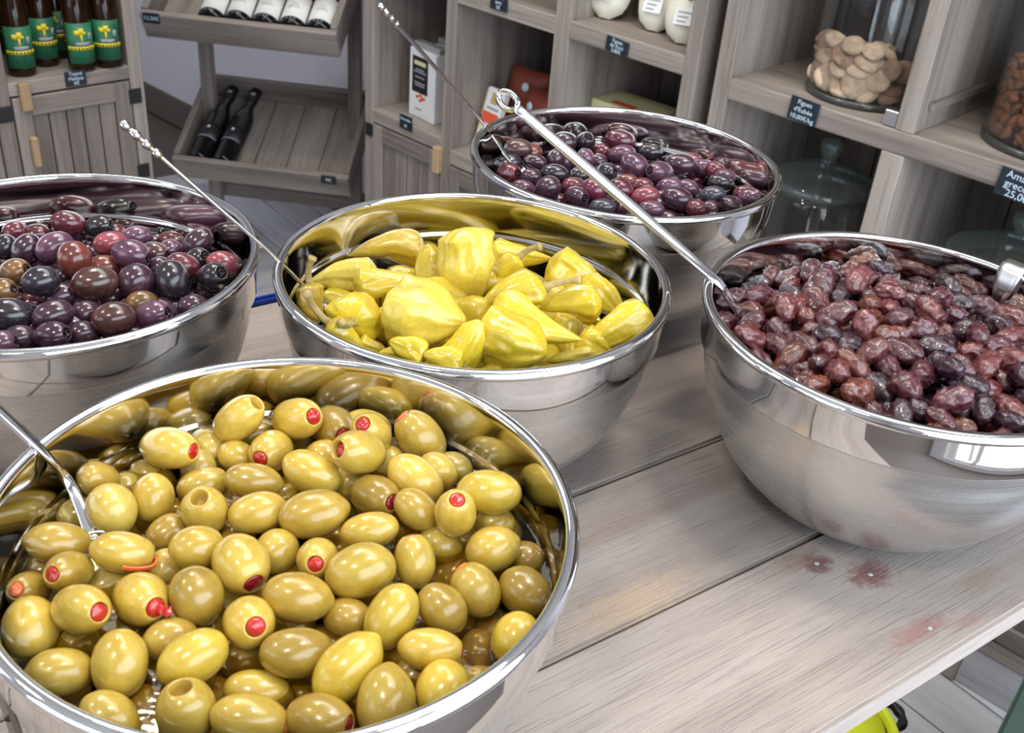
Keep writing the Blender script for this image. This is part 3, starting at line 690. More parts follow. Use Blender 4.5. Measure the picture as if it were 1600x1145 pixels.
for (P, d, a, lab) in [
([0.7565, 1.7268, 0.9152], [-0.37, -0.39, 0.84], 0.0122, 'brown almond, third from left in sixth row from top of the jar'),
([0.7569, 1.5879, 0.971], [-0.53, 0.76, 0.39], 0.0114, 'brown almond, ninth from left in fifth row from top of the jar'),
([0.8005, 1.7315, 1.0153], [0.89, 0.21, -0.4], 0.0101, 'brown almond, ninth from left in first row from top of the jar'),
([0.7437, 1.604, 0.9152], [0.31, -0.82, -0.49], 0.0113, 'brown almond, fifth from left in seventh row from top of the jar'),
([0.728, 1.6497, 0.9154], [0.04, 0.03, -1.0], 0.0112, 'brown almond, third from left in seventh row from top of the jar'),
([0.7637, 1.5819, 0.9116], [-0.44, 0.53, 0.72], 0.0114, 'brown almond, ninth from left in seventh row from top of the jar'),
([0.728, 1.6664, 0.9507], [-0.14, -0.98, -0.14], 0.0122, 'brown almond, fifth from left in fifth row from top of the jar'),
([0.7294, 1.6761, 0.9277], [0.1, 0.46, 0.88], 0.0112, 'brown almond, first from left in sixth row from top of the jar'),
([0.7752, 1.7209, 1.012], [-0.7, -0.71, -0.02], 0.0116, 'brown almond, fifth from left in first row from top of the jar'),
([0.7425, 1.7092, 1.005], [-0.25, -0.61, 0.75], 0.0116, 'brown almond, third from left in second row from top of the jar'),
([0.7299, 1.6368, 0.9692], [0.26, -0.96, -0.13], 0.0121, 'brown almond, seventh from left in fourth row from top of the jar'),
([0.7404, 1.7058, 0.9412], [0.53, 0.67, -0.52], 0.011, 'brown almond, second from left in fifth row from top of the jar'),
([0.7297, 1.6774, 0.9906], [0.03, 0.18, -0.98], 0.0103, 'brown almond, second from left in third row from top of the jar'),
([0.7283, 1.6463, 1.0028], [-0.1, 0.93, 0.35], 0.0114, 'brown almond, fifth from left in third row from top of the jar'),
([0.7421, 1.6064, 0.9425], [0.41, -0.6, -0.69], 0.0121, 'brown almond, sixth from left in seventh row from top of the jar'),
([0.7343, 1.6221, 0.9591], [-0.11, 0.83, -0.55], 0.0103, 'brown almond, seventh from left in fifth row from top of the jar'),
([0.7277, 1.6549, 0.9841], [-0.18, 0.82, 0.54], 0.0104, 'brown almond, sixth from left in fourth row from top of the jar'),
([0.7349, 1.6943, 0.9129], [0.41, 0.91, 0.05], 0.0122, 'brown almond, first from left in seventh row from top of the jar'),
([0.7278, 1.663, 1.0075], [-0.11, -0.26, -0.96], 0.0106, 'brown almond, fourth from left in second row from top of the jar'),
([0.7538, 1.7239, 0.9316], [-0.68, -0.67, 0.32], 0.0113, 'brown almond, fourth from left in fifth row from top of the jar'),
([0.7353, 1.6955, 0.9676], [-0.08, 0.08, 0.99], 0.0104, 'brown almond, first from left in fourth row from top of the jar'),
([0.7455, 1.7138, 0.9196], [0.21, 0.8, 0.56], 0.0104, 'brown almond, second from left in sixth row from top of the jar'),
([0.7709, 1.665, 1.0181], [-0.75, 0.66, -0.09], 0.0117, 'brown almond, ninth from left in second row from top of the jar'),
([0.7284, 1.6456, 0.9522], [0.04, -0.85, -0.53], 0.011, 'brown almond, sixth from left in fifth row from top of the jar'),
([0.7327, 1.6267, 1.0047], [0.28, -0.52, -0.81], 0.011, 'brown almond, sixth from left in third row from top of the jar'),
([0.7655, 1.5804, 0.955], [0.79, -0.25, 0.56], 0.0106, 'brown almond, ninth from left in sixth row from top of the jar'),
([0.7415, 1.6075, 0.959], [0.04, 0.16, -0.99], 0.0107, 'brown almond, seventh from left in sixth row from top of the jar'),
([0.7354, 1.6956, 1.0006], [0.45, 0.65, -0.61], 0.0109, 'brown almond, first from left in second row from top of the jar'),
([0.7536, 1.7238, 0.9595], [-0.65, -0.76, 0.01], 0.0108, 'brown almond, fourth from left in fourth row from top of the jar'),
([0.742, 1.7085, 0.9876], [0.15, 0.55, -0.82], 0.0124, 'brown almond, third from left in third row from top of the jar'),
([0.7344, 1.6931, 0.9338], [0.42, 0.06, 0.9], 0.0107, 'brown almond, first from left in fifth row from top of the jar'),
([0.7537, 1.5912, 0.9854], [-0.05, 0.04, 1.0], 0.0122, 'brown almond, tenth from left in fifth row from top of the jar'),
([0.744, 1.7116, 0.9636], [-0.29, -0.56, -0.78], 0.012, 'brown almond, third from left in fourth row from top of the jar'),
([0.7783, 1.6898, 1.0138], [0.95, 0.25, 0.2], 0.0102, 'brown almond, seventh from left in first row from top of the jar'),
([0.731, 1.6323, 0.9897], [0.29, -0.8, 0.53], 0.0114, 'brown almond, eighth from left in fourth row from top of the jar'),
([0.7285, 1.6705, 0.9661], [0.18, 0.75, -0.63], 0.0112, 'brown almond, second from left in fourth row from top of the jar'),
([0.733, 1.6257, 0.9193], [-0.04, 0.07, 1.0], 0.0111, 'brown almond, fourth from left in seventh row from top of the jar'),
([0.7533, 1.7234, 0.9861], [-0.2, 0.35, 0.92], 0.011, 'brown almond, fourth from left in third row from top of the jar'),
([0.7466, 1.5998, 1.0081], [-0.79, 0.22, 0.57], 0.0124, 'brown almond, ninth from left in third row from top of the jar'),
([0.7276, 1.6564, 0.9345], [0.31, 0.48, -0.82], 0.012, 'brown almond, fourth from left in sixth row from top of the jar'),
([0.7547, 1.7249, 1.0071], [0.13, 0.24, -0.96], 0.0116, 'brown almond, first from left in first row from top of the jar'),
([0.753, 1.592, 0.9567], [-0.35, 0.51, -0.78], 0.0112, 'brown almond, eighth from left in sixth row from top of the jar'),
([0.7891, 1.7145, 1.018], [-0.02, -0.91, 0.41], 0.011, 'brown almond, eighth from left in first row from top of the jar'),
([0.7282, 1.6679, 0.9131], [-0.22, -0.11, 0.97], 0.0122, 'brown almond, second from left in seventh row from top of the jar'),
([0.7463, 1.6715, 1.0139], [0.5, 0.86, -0.12], 0.0118, 'brown almond, fifth from left in second row from top of the jar'),
([0.7514, 1.6394, 1.0191], [-0.03, -1.0, 0.01], 0.011, 'brown almond, eighth from left in second row from top of the jar'),
([0.7856, 1.7339, 1.0188], [-0.99, 0.05, 0.11], 0.0111, 'brown almond, sixth from left in first row from top of the jar'),
([0.7632, 1.678, 1.0137], [0.86, -0.5, 0.08], 0.0107, 'brown almond, seventh from left in second row from top of the jar'),
([0.7376, 1.6145, 0.9838], [-0.36, 0.77, -0.53], 0.0111, 'brown almond, ninth from left in fourth row from top of the jar'),
([0.729, 1.6413, 0.9338], [-0.3, 0.22, -0.93], 0.0106, 'brown almond, fifth from left in sixth row from top of the jar'),
([0.7319, 1.6859, 0.9475], [-0.05, 0.04, -1.0], 0.012, 'brown almond, third from left in fifth row from top of the jar'),
([0.7529, 1.6569, 1.0156], [-0.93, 0.36, 0.07], 0.0113, 'brown almond, sixth from left in second row from top of the jar'),
([0.7346, 1.6214, 0.9398], [0.39, -0.53, 0.75], 0.0116, 'brown almond, sixth from left in sixth row from top of the jar'),
([0.7646, 1.7051, 1.0163], [-0.41, 0.91, -0.07], 0.0113, 'brown almond, fourth from left in first row from top of the jar'),
([0.7496, 1.6975, 1.0188], [-0.73, 0.66, -0.19], 0.0117, 'brown almond, second from left in first row from top of the jar'),
([0.7551, 1.5897, 0.9402], [0.27, -0.31, -0.91], 0.0108, 'brown almond, eighth from left in seventh row from top of the jar'),
([0.7502, 1.6228, 1.0176], [0.92, 0.38, -0.12], 0.0123, 'brown almond, eighth from left in third row from top of the jar'),
([0.73, 1.6789, 1.0082], [0.16, 0.85, -0.51], 0.0101, 'brown almond, second from left in second row from top of the jar'),
([0.7657, 1.6408, 1.0134], [-0.47, -0.76, -0.45], 0.0105, 'brown almond, tenth from left in third row from top of the jar'),
([0.7369, 1.6581, 1.019], [0.53, -0.85, -0.03], 0.0106, 'brown almond, third from left in first row from top of the jar'),
([0.7277, 1.655, 0.9663], [-0.14, 0.32, -0.94], 0.0112, 'brown almond, fifth from left in fourth row from top of the jar'),
([0.7311, 1.6831, 0.9761], [0.27, 0.95, -0.14], 0.0116, 'brown almond, first from left in third row from top of the jar'),
([0.7477, 1.5984, 0.9294], [-0.59, 0.63, -0.51], 0.0125, 'brown almond, seventh from left in seventh row from top of the jar'),
([0.7611, 1.5841, 0.9268], [-0.16, 0.27, -0.95], 0.0107, 'brown almond, tenth from left in seventh row from top of the jar'),
([0.7455, 1.6013, 0.9748], [-0.41, 0.72, 0.55], 0.0102, 'brown almond, eighth from left in fifth row from top of the jar'),
([0.7385, 1.6128, 1.0064], [0.04, 0.2, 0.98], 0.012, 'brown almond, seventh from left in third row from top of the jar')]:
    o = link('almond', ALM[rnd.randrange(4)]); tag(o, lab, 'almond', 'almonds in the glass jar')
    orient(o, P, d, (a, a, a), rnd.uniform(0, 6))

def heap(name, meshes, mat, pts, lab, cat):
    """One mesh of what only shows through the gaps."""
    vs, fs = [], []
    for (P, d, s) in pts:
        me = meshes[rnd.randrange(len(meshes))]; q = Matrix.Translation(P) @ Vector(d).to_track_quat('X', 'Z').to_matrix().to_4x4() @ Matrix.Rotation(rnd.uniform(0, 6), 4, 'X') @ Matrix.Diagonal((*s, 1)); b = len(vs)
        vs += [q @ v.co for v in me.vertices]; fs += [tuple(b+i for i in p.vertices) for p in me.polygons]
    o = link(name, mesh_from(name, vs, fs), mat); tag(o, lab, cat, None, 'stuff'); return o
def rdir(z=.3): a = rnd.uniform(0, 2*PI); return (math.cos(a), math.sin(a), rnd.uniform(-z, z))
def disc_pts(cx, cy, rad, zf, gap, n, s):
    out = []
    for _ in range(n):
        a, q = rnd.uniform(0, 2*PI), rad*math.sqrt(rnd.random()); x, y = cx+q*math.cos(a), cy+q*math.sin(a)
        if all((x-o[0][0])**2+(y-o[0][1])**2 > gap*gap for o in out): out.append(((x, y, zf(q/rad)), rdir(), s))
    return out
p_ = W(FJ[0], FJ[1]); pts = []
for z in (.91, .935, .96): pts += disc_pts(p_.x, p_.y, .040, lambda q, z=z: z, .024, 300, (.018, .018, .018))
heap('fig_core', FIG, M['fig'], pts, 'dried figs packed in the middle of the fig jar', 'figs')
p_ = W(AJ[0], AJ[1]); pts = []
for z in (.905, .925, .945, .965, .985, 1.0): pts += disc_pts(p_.x, p_.y, .085, lambda q, z=z: z, .016, 500, (.012, .012, .012))
heap('almond_core', ALM, M['almond'], pts, 'almonds packed in the middle of the almond jar', 'almonds')


# ------------------------------------------------------------------ the counter
TR = R(37)
tb = empty('counter_table', (0, 0, .9), TR)
tag(tb, 'greyed plank counter table carrying the five steel bowls', 'table')
PW = .1295
st = {0: [(.572-.435, .307-.29275, .024, .016, .9, (120, 82, 78)), (.546-.435, .335-.29275, .015, .013, .9, (110, 74, 70)), (.535-.435, .345-.29275, .03, .012, .5, (140, 112, 100)),
          (.556-.435, .252-.29275, .040, .010, .85, (150, 112, 104)), (.595-.435, .240-.29275, .022, .006, .6, (150, 116, 108)), (.64-.435, .262-.29275, .03, .012, .4, (140, 116, 92))],
      1: [(.40-.435, .372-.42225, .07, .022, .45, (196, 166, 130)), (.588-.435, .398-.42225, .035, .014, .6, (140, 106, 86)), (.45-.435, .44-.42225, .06, .02, .25, (140, 124, 112))]}
def tw(u, n): return (u, n)
for i in range(5):
    n0 = .228 + i*PW
    m = M['table']
    if i in (0, 1): m = wood('counter_plank_wood', *TW, st[i], .1)
    b = board('counter_plank', tb, (.030, n0+.0008, -.022), (.84, n0+PW-.0008, 0 - .0004*(i % 2)), m, 'x', .0025, None, 2)
# the end board across the near left end, and the smooth grey one beyond it
for i in range(5):
    n0 = .228 + i*PW
    board('end_plank', tb, (-.30, n0+.0008, -.024), (.0265, n0+PW-.0008, -.003), M['table'], 'x', .003)
board('apron', tb, (-.20, .45, -.10), (.48, .47, -.0235), M['shelf'], 'x'); board('apron', tb, (-.20, .77, -.10), (.48, .79, -.0235), M['shelf'], 'x')
for u in (-.20, .42):
    for n in (.46, .78): board('table_leg', tb, (u, n-.03, -.9+FZ), (u+.06, n+.03, -.024), M['shelf'], 'z')
for u, n in ((.572, .307), (.565, .250), (.546, .335)):
    s_ = lathe('nail_head', [(0, .0005), (.0016, .0004), (.0020, 0)], M['floor_wood'], tb, 16, 'pale nail head in a rusty stain'); s_.location = (u, n, 0)

# ------------------------------------------------------------------ steel bowls
def bowl(c, rad, lab):
    o = empty('steel_bowl', c); tag(o, lab, 'bowl', 'steel bowls on the counter')
    q = [(x*rad, z*rad) for x, z in [
(1.0, 0.0),
(0.985, -0.03),
(0.945, -0.21),
(0.943, -0.275),
(0.936, -0.339),
(0.924, -0.404),
(0.908, -0.468),
(0.888, -0.533),
(0.862, -0.597),
(0.832, -0.662),
(0.795, -0.726),
(0.751, -0.791),
(0.698, -0.855),
(0.633, -0.92),
(0.547, -0.984),
(0.379, -1.049)]]           # outer profile from the rim down
    t = .0011
    # polished band under the rim, then the brushed lower body, then the shiny inner skin
    band = lathe('bowl_band', [(rad*.992, -.002), (rad*.985, -.004), (rad*.984, -.006), (rad*.980, -.12*rad), (rad*.9745, -.218*rad), (rad*.973, -.222*rad), (rad*.960, -.233*rad), (rad*.956, -.236*rad)], M['polished'], o, 128)
    low = [(rad*.956, -.236*rad), (rad*.9555, -.240*rad)] + [(x, z) for x, z in q if z < -.25*rad] + [(0, q[-1][1])]
    lathe('bowl_body', low, M['brushed'], o, 128)
    inn = [(rad*.9490, -.0022), (rad*.9480, -.0035), (rad*.9475, -.005), (rad*.9450, -.12*rad), (rad*.9405, -.20*rad), (rad*.9395, -.218*rad), (rad*.938, -.222*rad), (rad*.926, -.234*rad), (rad*.925, -.238*rad), (rad*.924, -.242*rad)] + [(min(x-t*1.6, rad*.92), z+t) for x, z in q if z < -.25*rad] + [(0, q[-1][1]+t)]
    lathe('bowl_interior', inn, M['inside'], o, 128)
    lathe('bowl_rim', [(rad*.9490, -.0022), (rad*.9500, -.0006), (rad*.9530, .0006), (rad*.9600, .0014), (rad*.9720, .0018), (rad*.9850, .0015), (rad*.9940, .0007), (rad*.9990, -.0006), (rad*1.0010, -.0022), (rad*1.0000, -.0040), (rad*.9950, -.0052), (rad*.9860, -.0052)], M['polished'], o, 160)
    return o
BL = {'A': 'steel bowl of stuffed green olives at the front of the counter', 'B': 'steel bowl of yellow peppers in the middle of the counter', 'C': 'steel bowl of smooth purple olives at the left edge of the picture',
      'D': 'steel bowl of dark olives at the back corner of the counter', 'E': 'steel bowl of wrinkled red olives on the right of the counter'}
BOWLS = {'A': [[-0.1077, 0.4165, 1.0574], 0.15], 'B': [[-0.034, 0.7074, 1.0574], 0.1468], 'C': [[-0.3378, 0.6794, 1.0574], 0.1466], 'D': [[0.0906, 0.9772, 1.0574], 0.1489], 'E': [[0.2865, 0.6909, 1.0574], 0.1515]}
for k, (c, r) in BOWLS.items(): bowl(c, r, BL[k])

# ------------------------------------------------------------------ olives
def olive_me(seed, kind, lump=.035, nip=.05):
    """Unit olive along x, tip at -x; a pit hole at +x when kind is 'hole' or 'deep'."""
    vs, fs = [], []; n, k = 40, 26; rings = []
    prof = []
    h = kind in ('hole', 'deep')
    th1 = PI - (math.asin(.43) if h else 0)
    for j in range(k+1):
        th = th1*j/k; x = -math.cos(th); r = max(0, math.sin(th))**.94
        if x < -.9: x -= nip*((-x-.9)/.1)**2
        prof.append((x, r))
    if h:
        x0 = prof[-1][0]
        d = .5 if kind == 'deep' else .22
        prof += [(x0+.004, .40), (x0-.03, .375), (x0-d*.5, .355), (x0-d, .33), (x0-d, .0)]
    for x, r in prof:
        if r < 1e-4: rings.append([len(vs)]); vs.append((x, 0, 0)); continue
        rings.append(list(range(len(vs), len(vs)+n)))
        for i in range(n):
            a = 2*PI*i/n; y, z = math.cos(a), math.sin(a)
            kk = 1 + lump*noise.noise((x*1.2+seed*9.1, y*1.1, z*1.1)) + lump*.25*noise.noise((x*4+seed*3.3, y*4, z*4))
            bend = .05*math.sin(seed*3)*x*x
            vs.append((x, y*r*kk, z*r*kk + bend))
    for A, B in zip(rings, rings[1:]):
        for i in range(n):
            j = (i+1) % n
            if len(A) == 1: fs.append((A[0], B[j], B[i]))
            elif len(B) == 1: fs.append((A[i], A[j], B[0]))
            else: fs.append((A[i], A[j], B[j], B[i]))
    me = mesh_from('olive_body', vs, fs)
    bm = bmesh.new(); bm.from_mesh(me); bmesh.ops.recalc_face_normals(bm, faces=bm.faces[:]); bm.to_mesh(me); bm.free()
    if h: me['hole_from'] = k
    return me
def plug_me(seed, out=.02):
    vs, fs = [], []; n = 20; x0 = math.cos(math.asin(.43))
    prof = [(x0-.2, .35), (x0-.02+out*.5, .362), (x0+.01+out, .28), (x0+out+.03, .0)]
    for x, r in prof[:-1]:
        for i in range(n):
            a = 2*PI*i/n; k = 1 + .12*noise.noise((math.cos(a)*2+seed*4, math.sin(a)*2, x*3))
            vs.append((x + .03*noise.noise((math.cos(a)*2+seed*7, math.sin(a)*2, 1)), r*k*math.cos(a), r*k*math.sin(a)))
    vs.append((prof[-1][0], 0, 0))
    for j in range(len(prof)-2):
        for i in range(n):
            i2 = (i+1) % n; fs.append((j*n+i, j*n+i2, (j+1)*n+i2, (j+1)*n+i))
    b = (len(prof)-2)*n
    for i in range(n): fs.append((b+i, b+(i+1) % n, len(vs)-1))
    return mesh_from('pimento', vs, fs)
def with_mat(me, *ms):
    c = me.copy(); c.materials.clear()
    for m in ms: c.materials.append(m)
    if len(ms) > 1:
        for p in c.polygons:
            ctr = p.center
            if (ctr.y**2 + ctr.z**2)**.5 < .41 and ctr.x > .3: p.material_index = 1
    return c
cache = {}
def OM(kind, mat, seed):
    key = (kind, mat, seed)
    if key not in cache:
        base = ('b', kind, seed)
        if base not in cache: cache[base] = olive_me(seed, kind, .035 if mat.startswith('green') else .03, .07 if kind == 'tip' else .03)
        cache[key] = with_mat(cache[base], *( (M[mat], M['olive_flesh']) if kind in ('hole', 'deep') and mat.startswith('green') else (M[mat],)))
    return cache[key]
PLUG = {m: [with_mat(plug_me(s, .0+.03*s), M[m]) for s in range(3)] for m in ('pimento', 'pimento_d', 'pimento_o')}
def small_part(name, me, parent, loc=(0, 0, 0), rot=(0, 0, 0), scale=(1, 1, 1), label=None):
    o = link(name, me, None, parent, label); o.location = loc; o.rotation_euler = rot; o.scale = scale; return o
bar = box_me('scar', (.34, .05, .03), .01); bar.materials.append(M['scar'])
speck = box_me('stem_scar', (.05, .10, .12), .012); speck.materials.append(M['scar'])
def ribbon_me(m, L=.9, w=.16):
    me = sweep_me('pimento_ribbon', smoothpath([(.7, 0, 0), (1.02, .02, 0), (1.02+L*.3, .08, -.12), (1.02+L*.7, .03, -.1), (1.02+L, .14, -.2)], 5), [(w*(.7+.5*abs(math.sin(i*.7))), .035) for i in range(21)])
    me.materials.append(M[m]); return me
RIB_R = ribbon_me('pimento', .45, .17)
_p = smoothpath([(.80, 0, 0), (1.0, -.30, .05), (.90, -.86, .12), (.50, -1.12, .10), (.05, -1.24, .16)], 6)
RIB_O = sweep_me('pimento_ribbon', _p, [(.05, .13)]*len(_p)); RIB_O.materials.append(M['pimento_o'])
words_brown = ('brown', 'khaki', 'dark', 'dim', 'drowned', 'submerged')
for i, (P, d, a, b, typ, lab, layer) in enumerate([
([-0.1951, 0.4941, 1.0312], [0.94, -0.3, 0.18], 0.0191, 0.0123, 'r', 'with a red pimento slot, perched highest at the back by the steel wall', 0),
([-0.2262, 0.4654, 1.0254], [-0.12, -0.62, 0.78], 0.017, 0.0109, 'x', 'brownish, cut with a cross-shaped scar, behind the spoon bend', 1),
([-0.2103, 0.4418, 1.0255], [-0.37, 0.42, 0.83], 0.0151, 0.0133, 'p', 'big and pale, leaning on the spoon stem', 0),
([-0.1932, 0.4584, 1.0222], [0.1, -0.43, -0.9], 0.0143, 0.0117, 'r', 'standing upright on a red pimento end, just below the cross-scarred olive', 0),
([-0.2071, 0.494, 1.0079], [0.86, -0.04, -0.5], 0.0144, 0.0102, 'p', 'half hidden behind the upright olive that stands on its pimento', 1),
([-0.2187, 0.4798, 1.0083], [0.39, 0.69, 0.61], 0.0112, 0.0104, 'p', 'small and pale, wedged behind the spoon-side olive', 1),
([-0.2319, 0.4485, 1.0145], [0.84, 0.53, 0.1], 0.0123, 0.0102, 'p', 'sunk in brine behind the spoon stem', 2),
([-0.2268, 0.4115, 1.0267], [-0.93, -0.28, 0.25], 0.0167, 0.0108, 't', 'brownish green and lying flat, between the spoon tip and the steel wall', 0),
([-0.1796, 0.5197, 1.0132], [0.79, -0.17, -0.59], 0.0144, 0.0128, 'p', 'pale, tucked behind the pimento olive perched at the back', 1),
([-0.1808, 0.4985, 1.0136], [-0.04, 0.46, 0.89], 0.0127, 0.0107, 'p', 'pale and round, above the open hollow olive', 1),
([-0.172, 0.4801, 1.0171], [0.9, 0.41, 0.11], 0.0149, 0.0104, 'r', 'with a red fleck at its end, resting on the open hollow olive', 1),
([-0.1601, 0.445, 1.0286], [-0.06, -0.39, 0.92], 0.016, 0.0126, 'h', 'with an open hollow end and no pimento', 0),
([-0.1618, 0.5231, 1.0357], [0.68, 0.01, 0.73], 0.0189, 0.0122, 'h', 'leaning on the back wall with a narrow slit near its top', 0),
([-0.1566, 0.5357, 1.0153], [0.91, 0.38, 0.15], 0.0147, 0.0102, 'p', 'lying behind the olive with the big red notch', 1),
([-0.1281, 0.5305, 1.034], [0.68, -0.51, 0.53], 0.0202, 0.013, 'r', 'showing a round red pimento, topmost of the pile by the back wall', 0),
([-0.1073, 0.5378, 1.0247], [0.5, -0.82, 0.28], 0.0208, 0.0135, 'r', 'with a dark red pimento slot, second along the back wall', 1),
([-0.0867, 0.5412, 1.0243], [0.98, 0.0, -0.21], 0.0154, 0.0116, 'p', 'plain and yellow, third along the back wall', 1),
([-0.0814, 0.522, 1.0337], [-0.21, -0.56, 0.8], 0.0186, 0.012, 'r', 'whose red slot catches a white glint, above the gaping olive', 1),
([-0.0838, 0.4932, 1.0409], [-0.59, -0.62, 0.51], 0.0193, 0.0128, 'g', 'gaping at one end with a red strip inside', 0),
([-0.1062, 0.5111, 1.0211], [0.95, -0.03, -0.3], 0.013, 0.011, 'p', 'rounded, mostly hidden under the gaping olive', 1),
([-0.1389, 0.5079, 1.0248], [-0.23, -0.94, 0.27], 0.0158, 0.0123, 'r', 'with a big square red notch, near the middle of the back rows', 0),
([-0.1605, 0.5098, 1.017], [0.88, -0.08, -0.47], 0.0117, 0.0102, 'p', 'small and shiny beside the olive with the square red notch', 1),
([-0.1261, 0.5424, 1.0033], [0.92, -0.07, -0.38], 0.0131, 0.0102, 'p', 'mostly hidden behind the square red notch olive', 2),
([-0.1412, 0.4751, 1.0272], [0.97, 0.14, -0.18], 0.0164, 0.0106, 't', 'lying flat with a dark speck at its tip, above the crumpled olive', 0),
([-0.11, 0.4857, 1.0286], [0.91, -0.11, -0.41], 0.0178, 0.0123, 'p', 'large, plain and tilted, below the square red notch olive', 0),
([-0.132, 0.4485, 1.0271], [-0.93, -0.35, -0.09], 0.0164, 0.0115, 'w', 'with crumpled skin and red peeping from its end', 0),
([-0.1007, 0.4468, 1.0311], [0.94, 0.31, 0.12], 0.019, 0.0133, 't', 'very large with a pointed brown tip, in the middle of the bowl', 0),
([-0.071, 0.4731, 1.026], [0.68, -0.65, 0.33], 0.0186, 0.012, 'r', 'with a small dark red oval mouth, centre of the pile', 0),
([-0.0896, 0.4966, 1.0149], [0.57, 0.57, 0.59], 0.0129, 0.0114, 'r', 'with a red edge peeping over the oval-mouthed olive', 1),
([-0.0522, 0.5297, 1.0288], [-0.68, 0.22, 0.7], 0.0188, 0.0138, 'r', 'with an orange-red end, mirrored in the back steel wall', 0),
([-0.0498, 0.4857, 1.0307], [0.84, -0.28, -0.47], 0.018, 0.0128, 'p', 'smooth, tilted towards the right wall, above the cracked-tip olive', 0),
([-0.0382, 0.504, 1.0245], [0.82, -0.31, -0.48], 0.0126, 0.0103, 'p', 'peeping from behind the smooth tilted olive', 1),
([-0.0299, 0.5183, 1.016], [0.97, -0.12, -0.23], 0.0119, 0.0102, 'p', 'greyish, sunk in brine by the back right wall', 2),
([-0.0329, 0.5181, 0.9999], [1.0, 0.09, 0.04], 0.0111, 0.0102, 'p', 'pale, wedged behind the olive with pimento on top', 2),
([-0.0063, 0.4689, 1.0397], [1.0, 0.01, -0.01], 0.0181, 0.0124, 'p', 'big, smooth and yellow, one of the two lying together at the right wall', 0),
([-0.0012, 0.4863, 1.0256], [0.42, -0.56, -0.71], 0.0129, 0.0114, 'r', 'tucked behind its big yellow twin at the right wall', 1),
([-0.0235, 0.45, 1.0379], [0.04, -0.38, 0.92], 0.0172, 0.0116, 'r', 'upright with a bright red pimento on top like an eye', 0),
([-0.0462, 0.4592, 1.0305], [0.82, -0.32, -0.48], 0.0137, 0.0104, 't', 'with a cracked tip, squeezed below the smooth tilted olive', 0),
([-0.0023, 0.4657, 1.0196], [1.0, 0.06, 0.06], 0.0122, 0.0102, 'p', 'dull, wedged under the two twins at the right wall', 1),
([0.005, 0.4741, 1.0047], [-0.09, 0.65, 0.76], 0.0111, 0.0102, 'p', 'dark and drowned in brine beside the right wall', 2),
([-0.0017, 0.4376, 1.0254], [0.91, 0.28, 0.32], 0.015, 0.0126, 't', 'plump with a fine crack across it, near the right wall', 0),
([0.0171, 0.4446, 1.0141], [1.0, -0.09, -0.04], 0.0111, 0.0102, 'p', 'pale brown and sunk, touching the bright brine line', 1),
([-0.0306, 0.4495, 1.0144], [0.91, -0.24, -0.35], 0.0135, 0.0103, 't', 'with an eye-like tip, behind the pear-shaped olive', 1),
([-0.042, 0.421, 1.0274], [-0.21, 0.65, 0.73], 0.0145, 0.0108, 'r', 'pear-shaped with a red cap at the top', 0),
([-0.0086, 0.4074, 1.0237], [-0.64, 0.52, 0.56], 0.0149, 0.0123, 'r', 'with an orange nick on its upper end, half in clear brine', 0),
([0.0175, 0.4122, 1.0205], [0.82, -0.41, -0.4], 0.0151, 0.0127, 'r', 'with a dark red end against the right rim', 0),
([0.014, 0.38, 1.0194], [0.42, 0.64, 0.64], 0.0137, 0.0121, 'p', 'round, yellow and plain, lowest along the right rim', 0),
([-0.0242, 0.3899, 1.0257], [-0.76, 0.43, 0.48], 0.0142, 0.0116, 'w', 'tan brown with a bruised crumpled end', 0),
([-0.0482, 0.3786, 1.0283], [0.39, 0.68, 0.62], 0.0171, 0.0123, 'p', 'large and golden, standing tilted beside the tan bruised olive', 0),
([-0.0264, 0.3597, 1.028], [1.0, 0.03, -0.04], 0.0159, 0.0102, 'r', 'lying flat with a red speck at its end, above the clear brine pocket', 0),
([-0.0047, 0.3833, 1.0034], [0.09, 0.73, 0.68], 0.0124, 0.0102, 'p', 'brown and fully under the clear brine', 2),
([-0.0282, 0.4444, 0.9954], [1.0, 0.09, 0.03], 0.0111, 0.0102, 'p', 'tiny pale patch showing between the pear-shaped and orange-nicked olives', 2),
([-0.0922, 0.4159, 1.0274], [0.09, -0.87, 0.48], 0.0137, 0.011, 'r', 'facing forward with a round red pimento, under two big olives', 0),
([-0.0688, 0.4401, 1.0287], [0.96, 0.26, 0.12], 0.0159, 0.0102, 'w', 'long and wet, its torn red end beside the forward-facing pimento', 0),
([-0.0678, 0.4051, 1.0316], [0.93, 0.32, 0.17], 0.0182, 0.0142, 'p', 'very big, matte and smooth, the centrepiece of the front half', 0),
([-0.096, 0.3848, 1.0295], [0.98, 0.09, -0.16], 0.0175, 0.0124, 't', 'broad and smooth with a dark nick, left of the dim torn-pimento olive', 0),
([-0.1167, 0.4262, 1.0203], [0.41, 0.67, 0.61], 0.0126, 0.0116, 'p', 'round and plain, behind the scarred olive with a hanging pimento', 1),
([-0.1286, 0.4016, 1.0325], [0.63, -0.77, -0.11], 0.0167, 0.0141, 'r', 'big with a scar and a magenta pimento hanging from its lower end', 0),
([-0.0711, 0.3846, 1.0182], [0.95, -0.27, 0.16], 0.0126, 0.0103, 'r', 'dim and low with a torn red end, in the shade of golden olive', 1),
([-0.1152, 0.3654, 1.0295], [0.45, -0.7, 0.56], 0.0154, 0.0124, 'r', 'round, staring out with a red pimento crossed by a white glint', 0),
([-0.1447, 0.3794, 1.0298], [0.48, -0.52, -0.7], 0.0149, 0.0133, 't', 'bright pale yellow with a dark crease at its foot', 0),
([-0.154, 0.4114, 1.0317], [0.95, 0.31, -0.05], 0.014, 0.0117, 'p', 'plump and plain, just below the open hollow olive', 0),
